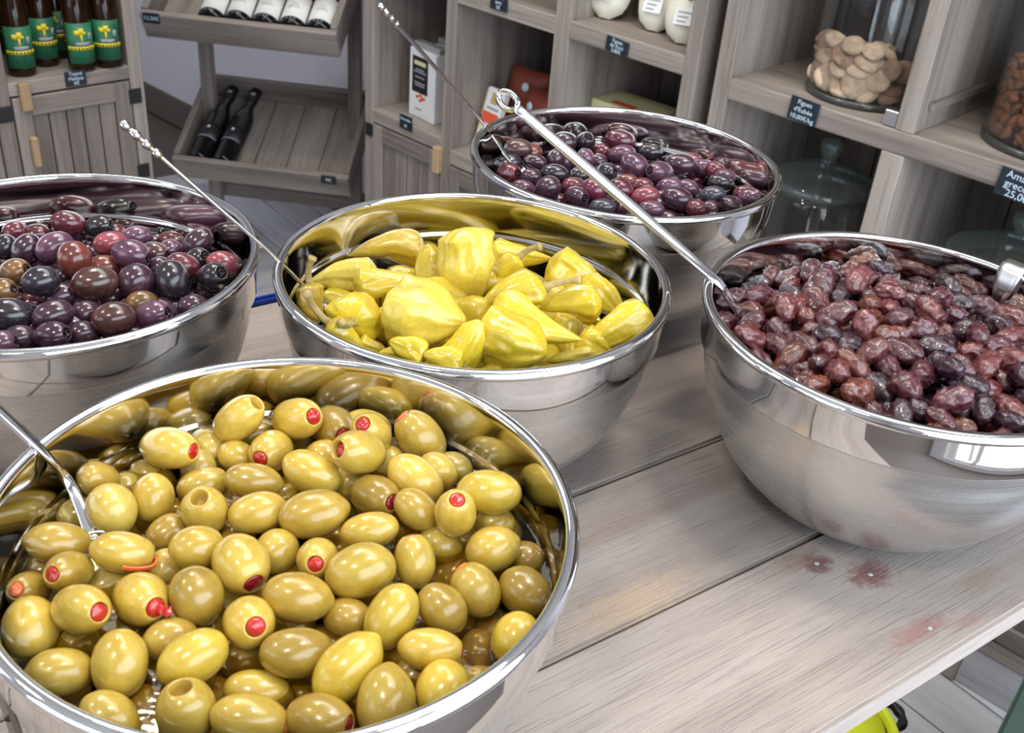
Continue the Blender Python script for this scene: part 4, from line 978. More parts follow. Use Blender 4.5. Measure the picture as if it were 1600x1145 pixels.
([-0.1791, 0.4372, 1.0162], [0.67, 0.63, 0.39], 0.0125, 0.0102, 't', 'half hidden with a dark stem tip, above the orange-ribboned olive', 1),
([-0.1904, 0.4057, 1.0294], [0.95, 0.2, -0.26], 0.0165, 0.0106, 'o', 'lying flat with an orange pimento ribbon trailing from its tip', 0),
([-0.1714, 0.4113, 1.0147], [-0.25, 0.61, 0.75], 0.0113, 0.0102, 'p', 'beige and rounded, behind the bright creased olive', 1),
([-0.1533, 0.4214, 1.013], [-0.96, -0.25, 0.11], 0.0111, 0.0102, 'r', 'small with an orange edge, behind the big scarred olive', 1),
([-0.213, 0.3911, 1.0269], [-0.19, -0.8, 0.58], 0.0159, 0.0102, 'r', 'khaki with a wide red mouth facing the left wall', 0),
([-0.2351, 0.4083, 1.0085], [0.83, 0.55, 0.06], 0.0111, 0.0102, 'p', 'dark and deep, behind the khaki olive with the wide red mouth', 2),
([-0.2322, 0.386, 1.0155], [-0.09, -0.67, 0.74], 0.0159, 0.0102, 'r', 'orange brown with a curled red pimento, against the left rim', 1),
([-0.1953, 0.363, 1.0308], [0.77, -0.47, 0.43], 0.0184, 0.0119, 'r', 'with a neat round red pimento, near the left rim', 0),
([-0.1986, 0.4012, 1.0104], [0.82, 0.56, 0.16], 0.0125, 0.0102, 'p', 'pale, behind the olive with the knotted pimento', 1),
([-0.1716, 0.3771, 1.0265], [0.74, -0.61, 0.28], 0.0161, 0.0129, 'n', 'with a knotted red pimento sticking out like a ribbon', 0),
([-0.2196, 0.3587, 1.0185], [-0.24, 0.64, 0.73], 0.0162, 0.0132, 'w', 'large, green and glossy, pressed against the left rim', 0),
([-0.1943, 0.3321, 1.0212], [0.92, 0.36, -0.15], 0.015, 0.0112, 'p', 'egg-shaped, lying along the front left rim', 0),
([-0.1681, 0.3373, 1.0247], [-0.17, 0.7, 0.69], 0.016, 0.0127, 'p', 'standing like an egg, beside the clear brine gap at front left', 0),
([-0.1991, 0.3613, 1.0077], [0.91, 0.42, -0.07], 0.0111, 0.0102, 'p', 'dim, under the olive with the neat round pimento', 1),
([-0.184, 0.3777, 1.006], [0.93, 0.09, -0.34], 0.0145, 0.0102, 'p', 'brown and submerged, behind the egg-like standing olive', 2),
([-0.152, 0.3587, 1.0202], [0.9, 0.43, 0.04], 0.0133, 0.0102, 'p', 'smooth, below the knotted pimento', 1),
([-0.1357, 0.3431, 1.0263], [0.77, 0.58, 0.25], 0.017, 0.0122, 'w', 'bright yellow with a crinkled shiny spot, largest of the front left', 0),
([-0.162, 0.3563, 1.0022], [0.78, 0.59, 0.2], 0.0111, 0.0102, 'p', 'small sliver beside the crinkled bright yellow olive', 2),
([-0.1307, 0.3157, 1.0232], [-0.15, 0.09, 0.98], 0.0148, 0.0134, 'd', 'big and round with a dent in its top, at the front', 0),
([-0.1631, 0.3092, 1.0212], [0.82, -0.22, -0.52], 0.0141, 0.0113, 'p', 'speckled, sliding under the front left rim', 0),
([-0.1567, 0.3306, 1.0041], [0.08, 0.79, 0.61], 0.0113, 0.0102, 'r', 'drowned, with a red pimento tip poking out of the brine', 2),
([-0.0894, 0.3511, 1.0269], [0.98, 0.22, -0.03], 0.0172, 0.012, 't', 'broad and smooth with a brown dash on its end, below the glinting pimento', 0),
([-0.0635, 0.343, 1.029], [0.61, 0.64, 0.47], 0.0191, 0.0129, 't', 'long, golden and tilted with a blunt tip, in the front rows', 0),
([-0.105, 0.3381, 1.0129], [0.98, 0.09, -0.18], 0.0161, 0.0104, 't', 'lying flat in brine behind the front olive with the orange tip', 1),
([-0.1018, 0.3133, 1.0239], [0.98, 0.06, -0.21], 0.0173, 0.0113, 'q', 'glossy with an orange pimento stub at its tip, in the front row', 0),
([-0.0712, 0.3163, 1.0239], [0.95, -0.25, 0.17], 0.0161, 0.0117, 'r', 'with a flat dark red end, in the front row', 0),
([-0.0432, 0.3266, 1.0263], [0.0, 0.76, 0.65], 0.0172, 0.0134, 't', 'huge, pointed like a lemon, standing in the front row', 0),
([-0.0183, 0.3381, 1.0249], [0.26, 0.73, 0.63], 0.0143, 0.0131, 'p', 'bright round yellow, last one at the front right rim', 0),
([-0.0345, 0.3592, 1.0093], [0.57, 0.63, 0.52], 0.0111, 0.0102, 'p', 'small piece between the lemon-pointed and bright round olives', 1),
([-0.0021, 0.3624, 1.0027], [1.0, 0.07, 0.05], 0.0111, 0.0102, 'p', 'pale sliver sunk beside the front right rim', 2),
([-0.1173, 0.3602, 1.0076], [0.96, 0.27, -0.04], 0.0118, 0.0102, 'p', 'olive brown, submerged below the glinting pimento', 2),
([-0.0855, 0.3475, 1.0021], [0.98, 0.17, -0.06], 0.0111, 0.0102, 'p', 'dark, submerged behind the front row', 2),
([-0.0466, 0.3745, 1.0043], [0.42, 0.69, 0.59], 0.0111, 0.0102, 'p', 'small, hidden behind the lemon-pointed olive', 2),
([-0.146, 0.4562, 1.0089], [0.88, 0.44, 0.18], 0.0111, 0.0102, 'p', 'hidden below the crumpled olive', 2),
([-0.135, 0.3942, 1.01], [0.97, 0.23, -0.1], 0.0111, 0.0102, 'p', 'shaded, behind the olive with the glinting pimento', 2),
([-0.0698, 0.5185, 1.015], [0.42, 0.59, 0.69], 0.0118, 0.0106, 'p', 'pale, beside the gaping olive with the red strip', 1),
([-0.0684, 0.538, 1.0094], [0.99, 0.13, 0.01], 0.0117, 0.0102, 'p', 'dark and drowned, under the orange-ended olive at the back', 2),
([-0.1241, 0.4842, 1.0079], [0.98, 0.21, -0.05], 0.0111, 0.0102, 'p', 'hidden between the crumpled and the very large pointed olives', 2)]):
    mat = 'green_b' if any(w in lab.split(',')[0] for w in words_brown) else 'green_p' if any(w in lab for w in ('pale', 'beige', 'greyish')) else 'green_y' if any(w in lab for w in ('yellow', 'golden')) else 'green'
    kind = 'hole' if typ in 'roqn' else 'deep' if typ in 'hgd' else 'tip' if typ == 't' else 'body'
    seed = i % 6
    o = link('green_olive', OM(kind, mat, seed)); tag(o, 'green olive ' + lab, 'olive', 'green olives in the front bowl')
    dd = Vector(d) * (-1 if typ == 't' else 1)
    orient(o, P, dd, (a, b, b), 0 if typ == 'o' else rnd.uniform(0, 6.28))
    if typ == 'r' or typ == 'n':
        pm = 'pimento_d' if ('dark red' in lab or 'magenta' in lab or 'dim' in lab) else 'pimento_o' if 'orange' in lab else 'pimento'
        small_part('pimento', PLUG[pm][i % 3], o)
    if typ == 'n': small_part('pimento_ribbon', RIB_R, o, label='knotted red pimento end')
    if typ == 'o': small_part('pimento_ribbon', RIB_O, o, label='orange pimento ribbon'); small_part('pimento', PLUG['pimento'][0], o)
    if typ == 'q': small_part('pimento', PLUG['pimento_o'][2], o, (.06, 0, 0))
    if typ == 'g': small_part('pimento', PLUG['pimento'][0], o, (-.14, 0, 0), (0, 0, 0), (1, .8, .8))
    if typ == 'x':
        for q in (.6, .6+PI/2): small_part('cross_scar', bar, o, (.97, 0, 0), (q, 0, PI/2), (1, .5, 1))
    if typ == 't': small_part('stem_scar', speck, o, (-1.05 + .02, .02, .02), (rnd.uniform(0, 3), 0, 0), (.6, .6, .6))

def kal(data, bowl_name, group, cname):
    for i, (P, d, a, b, typ, kc, lab) in enumerate(data):
        kind = 'hole' if typ == 'h' else 'tip' if typ == 't' else 'body'
        o = link(cname, OM(kind, 'kal_' + kc, i % 5)); tag(o, lab, 'olive', group)
        orient(o, P, Vector(d) * (-1 if typ == 't' else 1), (a, b, b), rnd.uniform(0, 6.28))
        if typ == 'h': small_part('pit_hole', PITD, o)
PITD = lathe('pit_hole', [(.17, .94), (.27, .955), (.24, .93), (.10, .76), (0, .74)], plain('dark_pit_hole', (30, 14, 22), .3), None, 20).data
for v in PITD.vertices: v.co = Vector((v.co.z, v.co.x, v.co.y))
bpy.data.objects.remove(bpy.data.objects['pit_hole'])
kal([
([-0.4122, 0.7739, 1.0224], [0.85, 0.52, 0.13], 0.0102, 0.0092, 'p', 'R', 'wine red olive, first from left in first row from the back, left bowl'),
([-0.403, 0.738, 1.0265], [0.37, 0.58, 0.72], 0.0099, 0.0092, 'p', 'K', 'almost black olive, first from left in second row from the back, left bowl'),
([-0.4023, 0.7877, 1.014], [0.88, 0.48, 0.06], 0.0124, 0.0092, 'p', 'R', 'wine red olive, second from left in first row from the back, left bowl'),
([-0.3846, 0.7345, 1.0281], [0.51, 0.59, 0.62], 0.013, 0.0107, 'p', 'P', 'dark purple olive, second from left in third row from the back, left bowl'),
([-0.3618, 0.7335, 1.0325], [0.79, 0.54, 0.29], 0.0151, 0.0112, 'p', 'V', 'violet brown olive, second from left in second row from the back, left bowl'),
([-0.3761, 0.7932, 1.0249], [0.92, 0.32, -0.24], 0.014, 0.0104, 'p', 'R', 'wine red olive, third from left in first row from the back, left bowl'),
([-0.3762, 0.7994, 1.0122], [0.89, 0.22, -0.39], 0.0107, 0.0092, 'p', 'P', 'dark purple olive, fourth from left in first row from the back, left bowl'),
([-0.3519, 0.7965, 1.0226], [0.96, -0.04, 0.28], 0.0124, 0.0092, 'h', 'K', 'almost black pitted olive, fifth from left in first row from the back, left bowl'),
([-0.3431, 0.8044, 1.013], [0.93, 0.36, -0.07], 0.0103, 0.0092, 'p', 'R', 'wine red olive, sixth from left in first row from the back, left bowl'),
([-0.3381, 0.7146, 1.0333], [-0.18, 0.21, 0.96], 0.0141, 0.0131, 'p', 'C', 'brick red olive, third from left in third row from the back, left bowl'),
([-0.3285, 0.7591, 1.0268], [0.9, 0.43, 0.08], 0.0133, 0.0099, 'p', 'L', 'pinkish red olive, fourth from left in second row from the back, left bowl'),
([-0.3244, 0.7297, 1.0199], [0.9, 0.44, 0.07], 0.0135, 0.01, 'p', 'C', 'brick red olive, third from left in fourth row from the back, left bowl'),
([-0.3024, 0.7343, 1.0314], [0.98, -0.15, -0.09], 0.0157, 0.0116, 'h', 'V', 'violet brown pitted olive, fourth from left in third row from the back, left bowl'),
([-0.3183, 0.7884, 1.0198], [0.91, 0.41, 0.09], 0.0127, 0.0094, 'p', 'V', 'violet brown olive, fifth from left in second row from the back, left bowl'),
([-0.296, 0.765, 1.0182], [0.98, -0.2, 0.02], 0.0128, 0.0096, 'h', 'B', 'dark brown pitted olive, fifth from left in third row from the back, left bowl'),
([-0.2924, 0.7968, 1.0138], [1.0, -0.06, -0.05], 0.0124, 0.0092, 'h', 'R', 'wine red pitted olive, sixth from left in second row from the back, left bowl'),
([-0.2876, 0.7804, 1.0146], [0.92, 0.15, -0.36], 0.0099, 0.0092, 'p', 'V', 'violet brown olive, sixth from left in third row from the back, left bowl'),
([-0.2641, 0.7783, 1.0245], [0.67, 0.5, 0.55], 0.0147, 0.0109, 'p', 'P', 'dark purple olive, seventh from left in second row from the back, left bowl'),
([-0.2572, 0.7549, 1.021], [0.69, -0.42, 0.59], 0.0123, 0.0099, 'h', 'K', 'almost black pitted olive, seventh from left in third row from the back, left bowl'),
([-0.2626, 0.7356, 1.0248], [0.92, 0.14, -0.36], 0.0131, 0.0101, 'p', 'R', 'wine red olive, sixth from left in fourth row from the back, left bowl'),
([-0.2619, 0.7059, 1.0266], [-0.17, 0.42, 0.89], 0.0161, 0.0137, 'p', 'K', 'almost black olive, sixth from left in fifth row from the back, left bowl'),
([-0.2337, 0.7462, 1.0237], [0.95, 0.15, -0.27], 0.0138, 0.0104, 'p', 'L', 'pinkish red olive, eighth from left in third row from the back, left bowl'),
([-0.2344, 0.7181, 1.0261], [0.68, -0.42, 0.6], 0.0144, 0.0115, 'h', 'K', 'almost black pitted olive, seventh from left in fourth row from the back, left bowl'),
([-0.2833, 0.7418, 1.0177], [0.94, 0.32, -0.07], 0.0102, 0.0093, 'p', 'P', 'dark purple olive, fifth from left in fourth row from the back, left bowl'),
([-0.2853, 0.6952, 1.0297], [0.66, 0.55, 0.51], 0.0138, 0.0128, 'p', 'P', 'dark purple olive, fifth from left in fifth row from the back, left bowl'),
([-0.3103, 0.6817, 1.0325], [0.9, 0.44, 0.06], 0.017, 0.0126, 'p', 'B', 'dark brown olive, fourth from left in fifth row from the back, left bowl'),
([-0.3431, 0.6669, 1.0381], [0.85, 0.51, 0.12], 0.0135, 0.0108, 'p', 'K', 'almost black olive, second from left in fifth row from the back, left bowl'),
([-0.3727, 0.6892, 1.0317], [0.92, -0.11, 0.37], 0.012, 0.0101, 'h', 'O', 'olive brown pitted olive, first from left in fourth row from the back, left bowl'),
([-0.3678, 0.6595, 1.0317], [0.94, -0.12, 0.31], 0.0099, 0.0092, 'h', 'O', 'olive brown pitted olive, first from left in fifth row from the back, left bowl'),
([-0.4102, 0.7434, 1.0115], [0.9, 0.43, -0.12], 0.0099, 0.0092, 'p', 'R', 'wine red olive, first from left in third row from the back, left bowl'),
([-0.3345, 0.6754, 1.022], [0.83, 0.52, 0.2], 0.0128, 0.0097, 'p', 'P', 'dark purple olive, third from left in fifth row from the back, left bowl'),
([-0.3214, 0.6335, 1.0306], [0.83, 0.53, 0.18], 0.0143, 0.0106, 'p', 'P', 'dark purple olive, second from left in sixth row from the back, left bowl'),
([-0.3492, 0.6289, 1.0304], [0.9, 0.37, -0.21], 0.0161, 0.0121, 'p', 'K', 'almost black olive, second from left in seventh row from the back, left bowl'),
([-0.3565, 0.672, 1.0153], [0.91, 0.41, -0.13], 0.0099, 0.0092, 'p', 'R', 'wine red olive, first from left in sixth row from the back, left bowl'),
([-0.3071, 0.6529, 1.0227], [0.89, 0.45, 0.04], 0.0109, 0.0095, 'p', 'P', 'dark purple olive, fourth from left in sixth row from the back, left bowl'),
([-0.2806, 0.6379, 1.0293], [0.9, 0.43, 0.05], 0.015, 0.0123, 'p', 'B', 'dark brown olive, seventh from left in seventh row from the back, left bowl'),
([-0.276, 0.6782, 1.0211], [0.91, 0.41, 0.07], 0.0118, 0.0093, 'p', 'O', 'olive brown olive, fifth from left in sixth row from the back, left bowl'),
([-0.2585, 0.6531, 1.0262], [0.93, -0.14, 0.33], 0.0143, 0.0106, 'h', 'V', 'violet brown pitted olive, eighth from left in seventh row from the back, left bowl'),
([-0.2375, 0.6755, 1.0233], [0.9, 0.41, 0.16], 0.0112, 0.0092, 'p', 'P', 'dark purple olive, seventh from left in sixth row from the back, left bowl'),
([-0.234, 0.7265, 1.0068], [0.83, 0.45, 0.33], 0.0106, 0.0092, 'p', 'B', 'dark brown olive, seventh from left in fifth row from the back, left bowl'),
([-0.2378, 0.7524, 1.0056], [0.87, 0.41, 0.26], 0.0109, 0.0097, 'p', 'R', 'wine red olive, eighth from left in fifth row from the back, left bowl'),
([-0.3358, 0.6098, 1.0241], [0.85, 0.52, 0.09], 0.0118, 0.0092, 'p', 'P', 'dark purple olive, third from left in seventh row from the back, left bowl'),
([-0.3128, 0.6105, 1.0279], [0.93, -0.14, 0.33], 0.0136, 0.0101, 'h', 'P', 'dark purple pitted olive, fourth from left in seventh row from the back, left bowl'),
([-0.338, 0.5924, 1.0298], [0.96, 0.21, 0.17], 0.0099, 0.0092, 'h', 'V', 'violet brown pitted olive, first from left in seventh row from the back, left bowl'),
([-0.2999, 0.628, 1.021], [0.89, 0.45, 0.04], 0.0103, 0.0092, 'p', 'P', 'dark purple olive, fifth from left in seventh row from the back, left bowl'),
([-0.29, 0.6388, 1.0101], [0.9, 0.43, 0.04], 0.0099, 0.0092, 'p', 'K', 'almost black olive, sixth from left in seventh row from the back, left bowl'),
([-0.3525, 0.7217, 1.0137], [0.92, 0.39, -0.1], 0.0099, 0.0092, 'p', 'P', 'dark purple olive, second from left in fourth row from the back, left bowl'),
([-0.2554, 0.6895, 1.0091], [0.95, 0.31, -0.07], 0.0099, 0.0092, 'p', 'K', 'almost black olive, sixth from left in sixth row from the back, left bowl'),
([-0.3103, 0.8009, 1.0098], [0.94, 0.33, -0.06], 0.0102, 0.0092, 'p', 'K', 'almost black olive, seventh from left in first row from the back, left bowl'),
([-0.3664, 0.8003, 1.0031], [0.92, 0.38, -0.08], 0.0099, 0.0092, 'p', 'P', 'dark purple olive, third from left in second row from the back, left bowl'),
([-0.316, 0.7439, 1.0087], [0.93, 0.35, -0.08], 0.0099, 0.0092, 'p', 'R', 'wine red olive, fourth from left in fourth row from the back, left bowl'),
([-0.3278, 0.6904, 1.0119], [0.92, 0.38, -0.11], 0.0099, 0.0092, 'p', 'K', 'almost black olive, third from left in sixth row from the back, left bowl')], 'left bowl', 'purple olives in the left bowl', 'purple_olive')
kal([
([-0.0137, 1.0481, 1.0301], [1.0, 0.05, 0.07], 0.0156, 0.0104, 'p', 'B', 'dark brown olive, first from left in first row from the back, back bowl'),
([-0.0023, 1.062, 1.0217], [0.98, 0.06, 0.16], 0.015, 0.01, 'p', 'C', 'brick red olive, second from left in first row from the back, back bowl'),
([-0.0231, 1.0301, 1.0205], [0.97, 0.12, 0.23], 0.015, 0.01, 'p', 'K', 'almost black olive, first from left in second row from the back, back bowl'),
([0.005, 1.0349, 1.0227], [1.0, -0.03, -0.08], 0.0128, 0.0085, 'p', 'P', 'dark purple olive, second from left in second row from the back, back bowl'),
([-0.0203, 1.001, 1.0211], [0.65, -0.68, 0.33], 0.0153, 0.0108, 'h', 'R', 'wine red pitted olive, first from left in fourth row from the back, back bowl'),
([0.0021, 0.9881, 1.0247], [1.0, 0.03, 0.08], 0.0106, 0.0086, 'p', 'P', 'dark purple olive, second from left in fourth row from the back, back bowl'),
([-0.0045, 0.9726, 1.0185], [1.0, -0.03, -0.08], 0.0118, 0.0084, 'p', 'V', 'violet brown olive, first from left in sixth row from the back, back bowl'),
([0.0192, 0.9485, 1.0305], [0.82, 0.2, 0.54], 0.0124, 0.0114, 'p', 'P', 'dark purple olive, second from left in sixth row from the back, back bowl'),
([0.025, 0.9963, 1.0271], [1.0, -0.02, 0.01], 0.0139, 0.0093, 'p', 'K', 'almost black olive, third from left in fourth row from the back, back bowl'),
([0.034, 1.0903, 1.0264], [1.0, 0.0, 0.09], 0.0147, 0.0118, 'p', 'P', 'dark purple olive, third from left in first row from the back, back bowl'),
([0.0257, 1.0456, 1.024], [0.42, 0.3, 0.85], 0.0107, 0.009, 'p', 'P', 'dark purple olive, third from left in second row from the back, back bowl'),
([0.0374, 1.0651, 1.0149], [-0.26, 0.34, 0.9], 0.0114, 0.0098, 'p', 'V', 'violet brown olive, fourth from left in second row from the back, back bowl'),
([0.0442, 0.983, 1.0211], [1.0, -0.01, 0.1], 0.0118, 0.0086, 'p', 'R', 'wine red olive, second from left in fifth row from the back, back bowl'),
([0.0462, 0.9385, 1.028], [0.6, -0.76, 0.25], 0.0145, 0.0102, 'h', 'P', 'dark purple pitted olive, third from left in seventh row from the back, back bowl'),
([0.0565, 1.0985, 1.0245], [0.24, -0.54, 0.81], 0.0148, 0.0111, 'h', 'K', 'almost black pitted olive, fourth from left in first row from the back, back bowl'),
([0.0567, 1.0478, 1.026], [-0.42, 0.16, 0.89], 0.0108, 0.0097, 't', 'V', 'violet brown olive, fifth from left in second row from the back, back bowl'),
([0.0713, 1.0685, 1.0163], [0.99, -0.03, 0.1], 0.0105, 0.0092, 'p', 'P', 'dark purple olive, second from left in third row from the back, back bowl'),
([0.0774, 1.1043, 1.0153], [0.99, -0.03, 0.1], 0.0135, 0.0098, 'p', 'R', 'wine red olive, fifth from left in first row from the back, back bowl'),
([0.0945, 1.105, 1.0295], [0.99, -0.1, -0.06], 0.0169, 0.0113, 'p', 'W', 'bright wine red olive, sixth from left in first row from the back, back bowl'),
([0.096, 1.0778, 1.0242], [0.98, -0.02, 0.19], 0.0149, 0.0099, 'p', 'V', 'violet brown olive, sixth from left in second row from the back, back bowl'),
([0.1071, 1.0358, 1.0278], [0.86, -0.25, -0.44], 0.0157, 0.0127, 'p', 'V', 'violet brown olive, fourth from left in third row from the back, back bowl'),
([0.0769, 1.0046, 1.0299], [0.72, -0.63, 0.31], 0.0122, 0.0095, 'h', 'K', 'almost black pitted olive, fifth from left in fourth row from the back, back bowl'),
([0.0971, 1.0759, 1.0063], [0.99, -0.05, 0.11], 0.0106, 0.0088, 'p', 'K', 'almost black olive, third from left in third row from the back, back bowl'),
([0.1272, 1.0999, 1.0209], [0.99, -0.1, 0.04], 0.0147, 0.0098, 'p', 'K', 'almost black olive, seventh from left in first row from the back, back bowl'),
([0.1316, 1.0234, 1.0277], [-0.78, -0.56, 0.27], 0.0167, 0.0114, 'h', 'V', 'violet brown pitted olive, sixth from left in fourth row from the back, back bowl'),
([0.1573, 1.061, 1.0237], [0.99, -0.16, -0.03], 0.0179, 0.012, 'p', 'P', 'dark purple olive, fifth from left in third row from the back, back bowl'),
([0.1839, 1.0646, 1.021], [0.98, -0.18, -0.03], 0.0124, 0.0093, 't', 'V', 'violet brown olive, sixth from left in third row from the back, back bowl'),
([0.1931, 1.0532, 1.0228], [0.81, -0.33, -0.49], 0.0127, 0.0096, 'p', 'R', 'wine red olive, seventh from left in third row from the back, back bowl'),
([0.1693, 1.0783, 1.0231], [0.98, -0.11, 0.13], 0.0126, 0.0084, 'p', 'R', 'wine red olive, seventh from left in second row from the back, back bowl'),
([0.1946, 1.0241, 1.0221], [0.98, -0.19, -0.02], 0.0134, 0.0089, 't', 'K', 'almost black olive, seventh from left in fifth row from the back, back bowl'),
([0.181, 0.9832, 1.0245], [0.97, -0.09, 0.22], 0.0128, 0.0086, 't', 'S', 'slate grey olive, sixth from left in sixth row from the back, back bowl'),
([0.2175, 0.9842, 1.025], [0.96, -0.12, 0.24], 0.0121, 0.0094, 'p', 'V', 'violet brown olive, seventh from left in seventh row from the back, back bowl'),
([0.1976, 0.9668, 1.0227], [-0.87, -0.43, 0.24], 0.0133, 0.0089, 'h', 'P', 'dark purple pitted olive, sixth from left in seventh row from the back, back bowl'),
([0.1787, 0.9686, 1.0162], [0.98, -0.12, 0.15], 0.0101, 0.0084, 'p', 'P', 'dark purple olive, sixth from left in eighth row from the back, back bowl'),
([0.1597, 0.9392, 1.0269], [0.98, -0.11, 0.14], 0.0094, 0.0087, 'p', 'R', 'wine red olive, fifth from left in eighth row from the back, back bowl'),
([0.143, 0.9542, 1.0286], [0.96, -0.22, -0.19], 0.0159, 0.0115, 'p', 'P', 'dark purple olive, fifth from left in seventh row from the back, back bowl'),
([0.1404, 1.0065, 1.0207], [0.96, -0.02, 0.29], 0.0131, 0.0088, 'p', 'V', 'violet brown olive, fifth from left in fifth row from the back, back bowl'),
([0.1608, 1.0134, 1.0176], [0.96, -0.23, -0.19], 0.0117, 0.0088, 'p', 'V', 'violet brown olive, fifth from left in sixth row from the back, back bowl'),
([0.1118, 0.9519, 1.0297], [0.96, -0.0, 0.28], 0.0134, 0.0089, 'p', 'L', 'pinkish red olive, fourth from left in seventh row from the back, back bowl'),
([0.1162, 0.9243, 1.028], [0.99, -0.11, 0.04], 0.0126, 0.0084, 'p', 'V', 'violet brown olive, third from left in eighth row from the back, back bowl'),
([0.1122, 0.9936, 1.0232], [0.99, -0.07, 0.12], 0.0116, 0.0084, 'p', 'R', 'wine red olive, fourth from left in fifth row from the back, back bowl'),
([0.089, 0.9596, 1.0315], [0.9, -0.23, -0.36], 0.0124, 0.01, 'p', 'W', 'bright wine red olive, fourth from left in sixth row from the back, back bowl'),
([0.0986, 1.0072, 1.0209], [0.99, -0.05, 0.11], 0.0116, 0.0084, 'p', 'C', 'brick red olive, third from left in fifth row from the back, back bowl'),
([0.0635, 0.9555, 1.0297], [0.9, -0.21, -0.37], 0.0127, 0.0115, 'p', 'W', 'bright wine red olive, third from left in sixth row from the back, back bowl'),
([0.0704, 0.9194, 1.0278], [0.99, -0.03, 0.11], 0.0126, 0.0084, 'p', 'S', 'slate grey olive, first from left in eighth row from the back, back bowl'),
([0.0287, 0.9554, 1.015], [1.0, 0.01, 0.09], 0.0111, 0.0084, 'p', 'R', 'wine red olive, second from left in seventh row from the back, back bowl'),
([0.1758, 1.071, 1.0049], [0.98, -0.11, 0.14], 0.0116, 0.0094, 'p', 'R', 'wine red olive, sixth from left in fifth row from the back, back bowl'),
([0.051, 1.0139, 1.0205], [1.0, -0.01, 0.1], 0.0109, 0.0088, 'p', 'K', 'almost black olive, fourth from left in fourth row from the back, back bowl'),
([0.1504, 0.9601, 1.0106], [0.99, -0.1, 0.14], 0.012, 0.0084, 'p', 'R', 'wine red olive, fourth from left in eighth row from the back, back bowl'),
([0.0893, 0.9602, 1.0134], [0.99, -0.05, 0.11], 0.01, 0.0084, 'p', 'P', 'dark purple olive, second from left in eighth row from the back, back bowl'),
([0.2008, 1.0411, 1.0213], [0.98, -0.14, 0.15], 0.0115, 0.0096, 'p', 'V', 'violet brown olive, seventh from left in fourth row from the back, back bowl'),
([0.2151, 1.0007, 1.0221], [0.97, -0.17, 0.16], 0.0111, 0.0084, 'p', 'R', 'wine red olive, seventh from left in sixth row from the back, back bowl'),
([0.1879, 0.9827, 1.0078], [0.98, -0.13, 0.15], 0.0103, 0.0084, 'p', 'R', 'wine red olive, seventh from left in eighth row from the back, back bowl'),
([0.0121, 1.0516, 1.0061], [1.0, 0.02, 0.08], 0.01, 0.0087, 'p', 'P', 'dark purple olive, first from left in third row from the back, back bowl'),
([0.0326, 1.0142, 1.0113], [1.0, 0.0, 0.09], 0.0097, 0.0084, 'p', 'R', 'wine red olive, first from left in fifth row from the back, back bowl'),
([0.0065, 0.9803, 1.007], [1.0, 0.03, 0.08], 0.0094, 0.0084, 'p', 'V', 'violet brown olive, first from left in seventh row from the back, back bowl')], 'back bowl', 'dark olives in the back bowl', 'dark_olive')

def dry_me(seed):
    vs, fs = [], []; n, k = 30, 20
    for j in range(k+1):
        th = PI*j/k; x = -math.cos(th); r = max(math.sin(th), 1e-3)**.8
        for i in range(n):
            a = 2*PI*i/n; y, z = math.cos(a), math.sin(a)
            p = Vector((x*1.1+seed*6.7, y*r, z*r))
            ridge = 1-abs(noise.noise(p*1.9))*2; ridge2 = 1-abs(noise.noise(p*4.2+Vector((3, 1, 2))))*2
            kk = .78 + .26*ridge + .17*ridge2 + .20*noise.noise(p*1.1+Vector((9, 9, 9)))
            vs.append((x*(1+.06*noise.noise(p*2)), y*r*kk, z*r*kk*.9))
    for j in range(k):
        for i in range(n):
            i2 = (i+1) % n; fs.append((j*n+i, j*n+i2, (j+1)*n+i2, (j+1)*n+i))
    return mesh_from('wrinkled_olive', vs, fs)
DRY = [dry_me(s) for s in range(12)]
DRYM = {m: [with_mat(x, M['dry_'+m]) for x in DRY] for m in 'mrdb'}
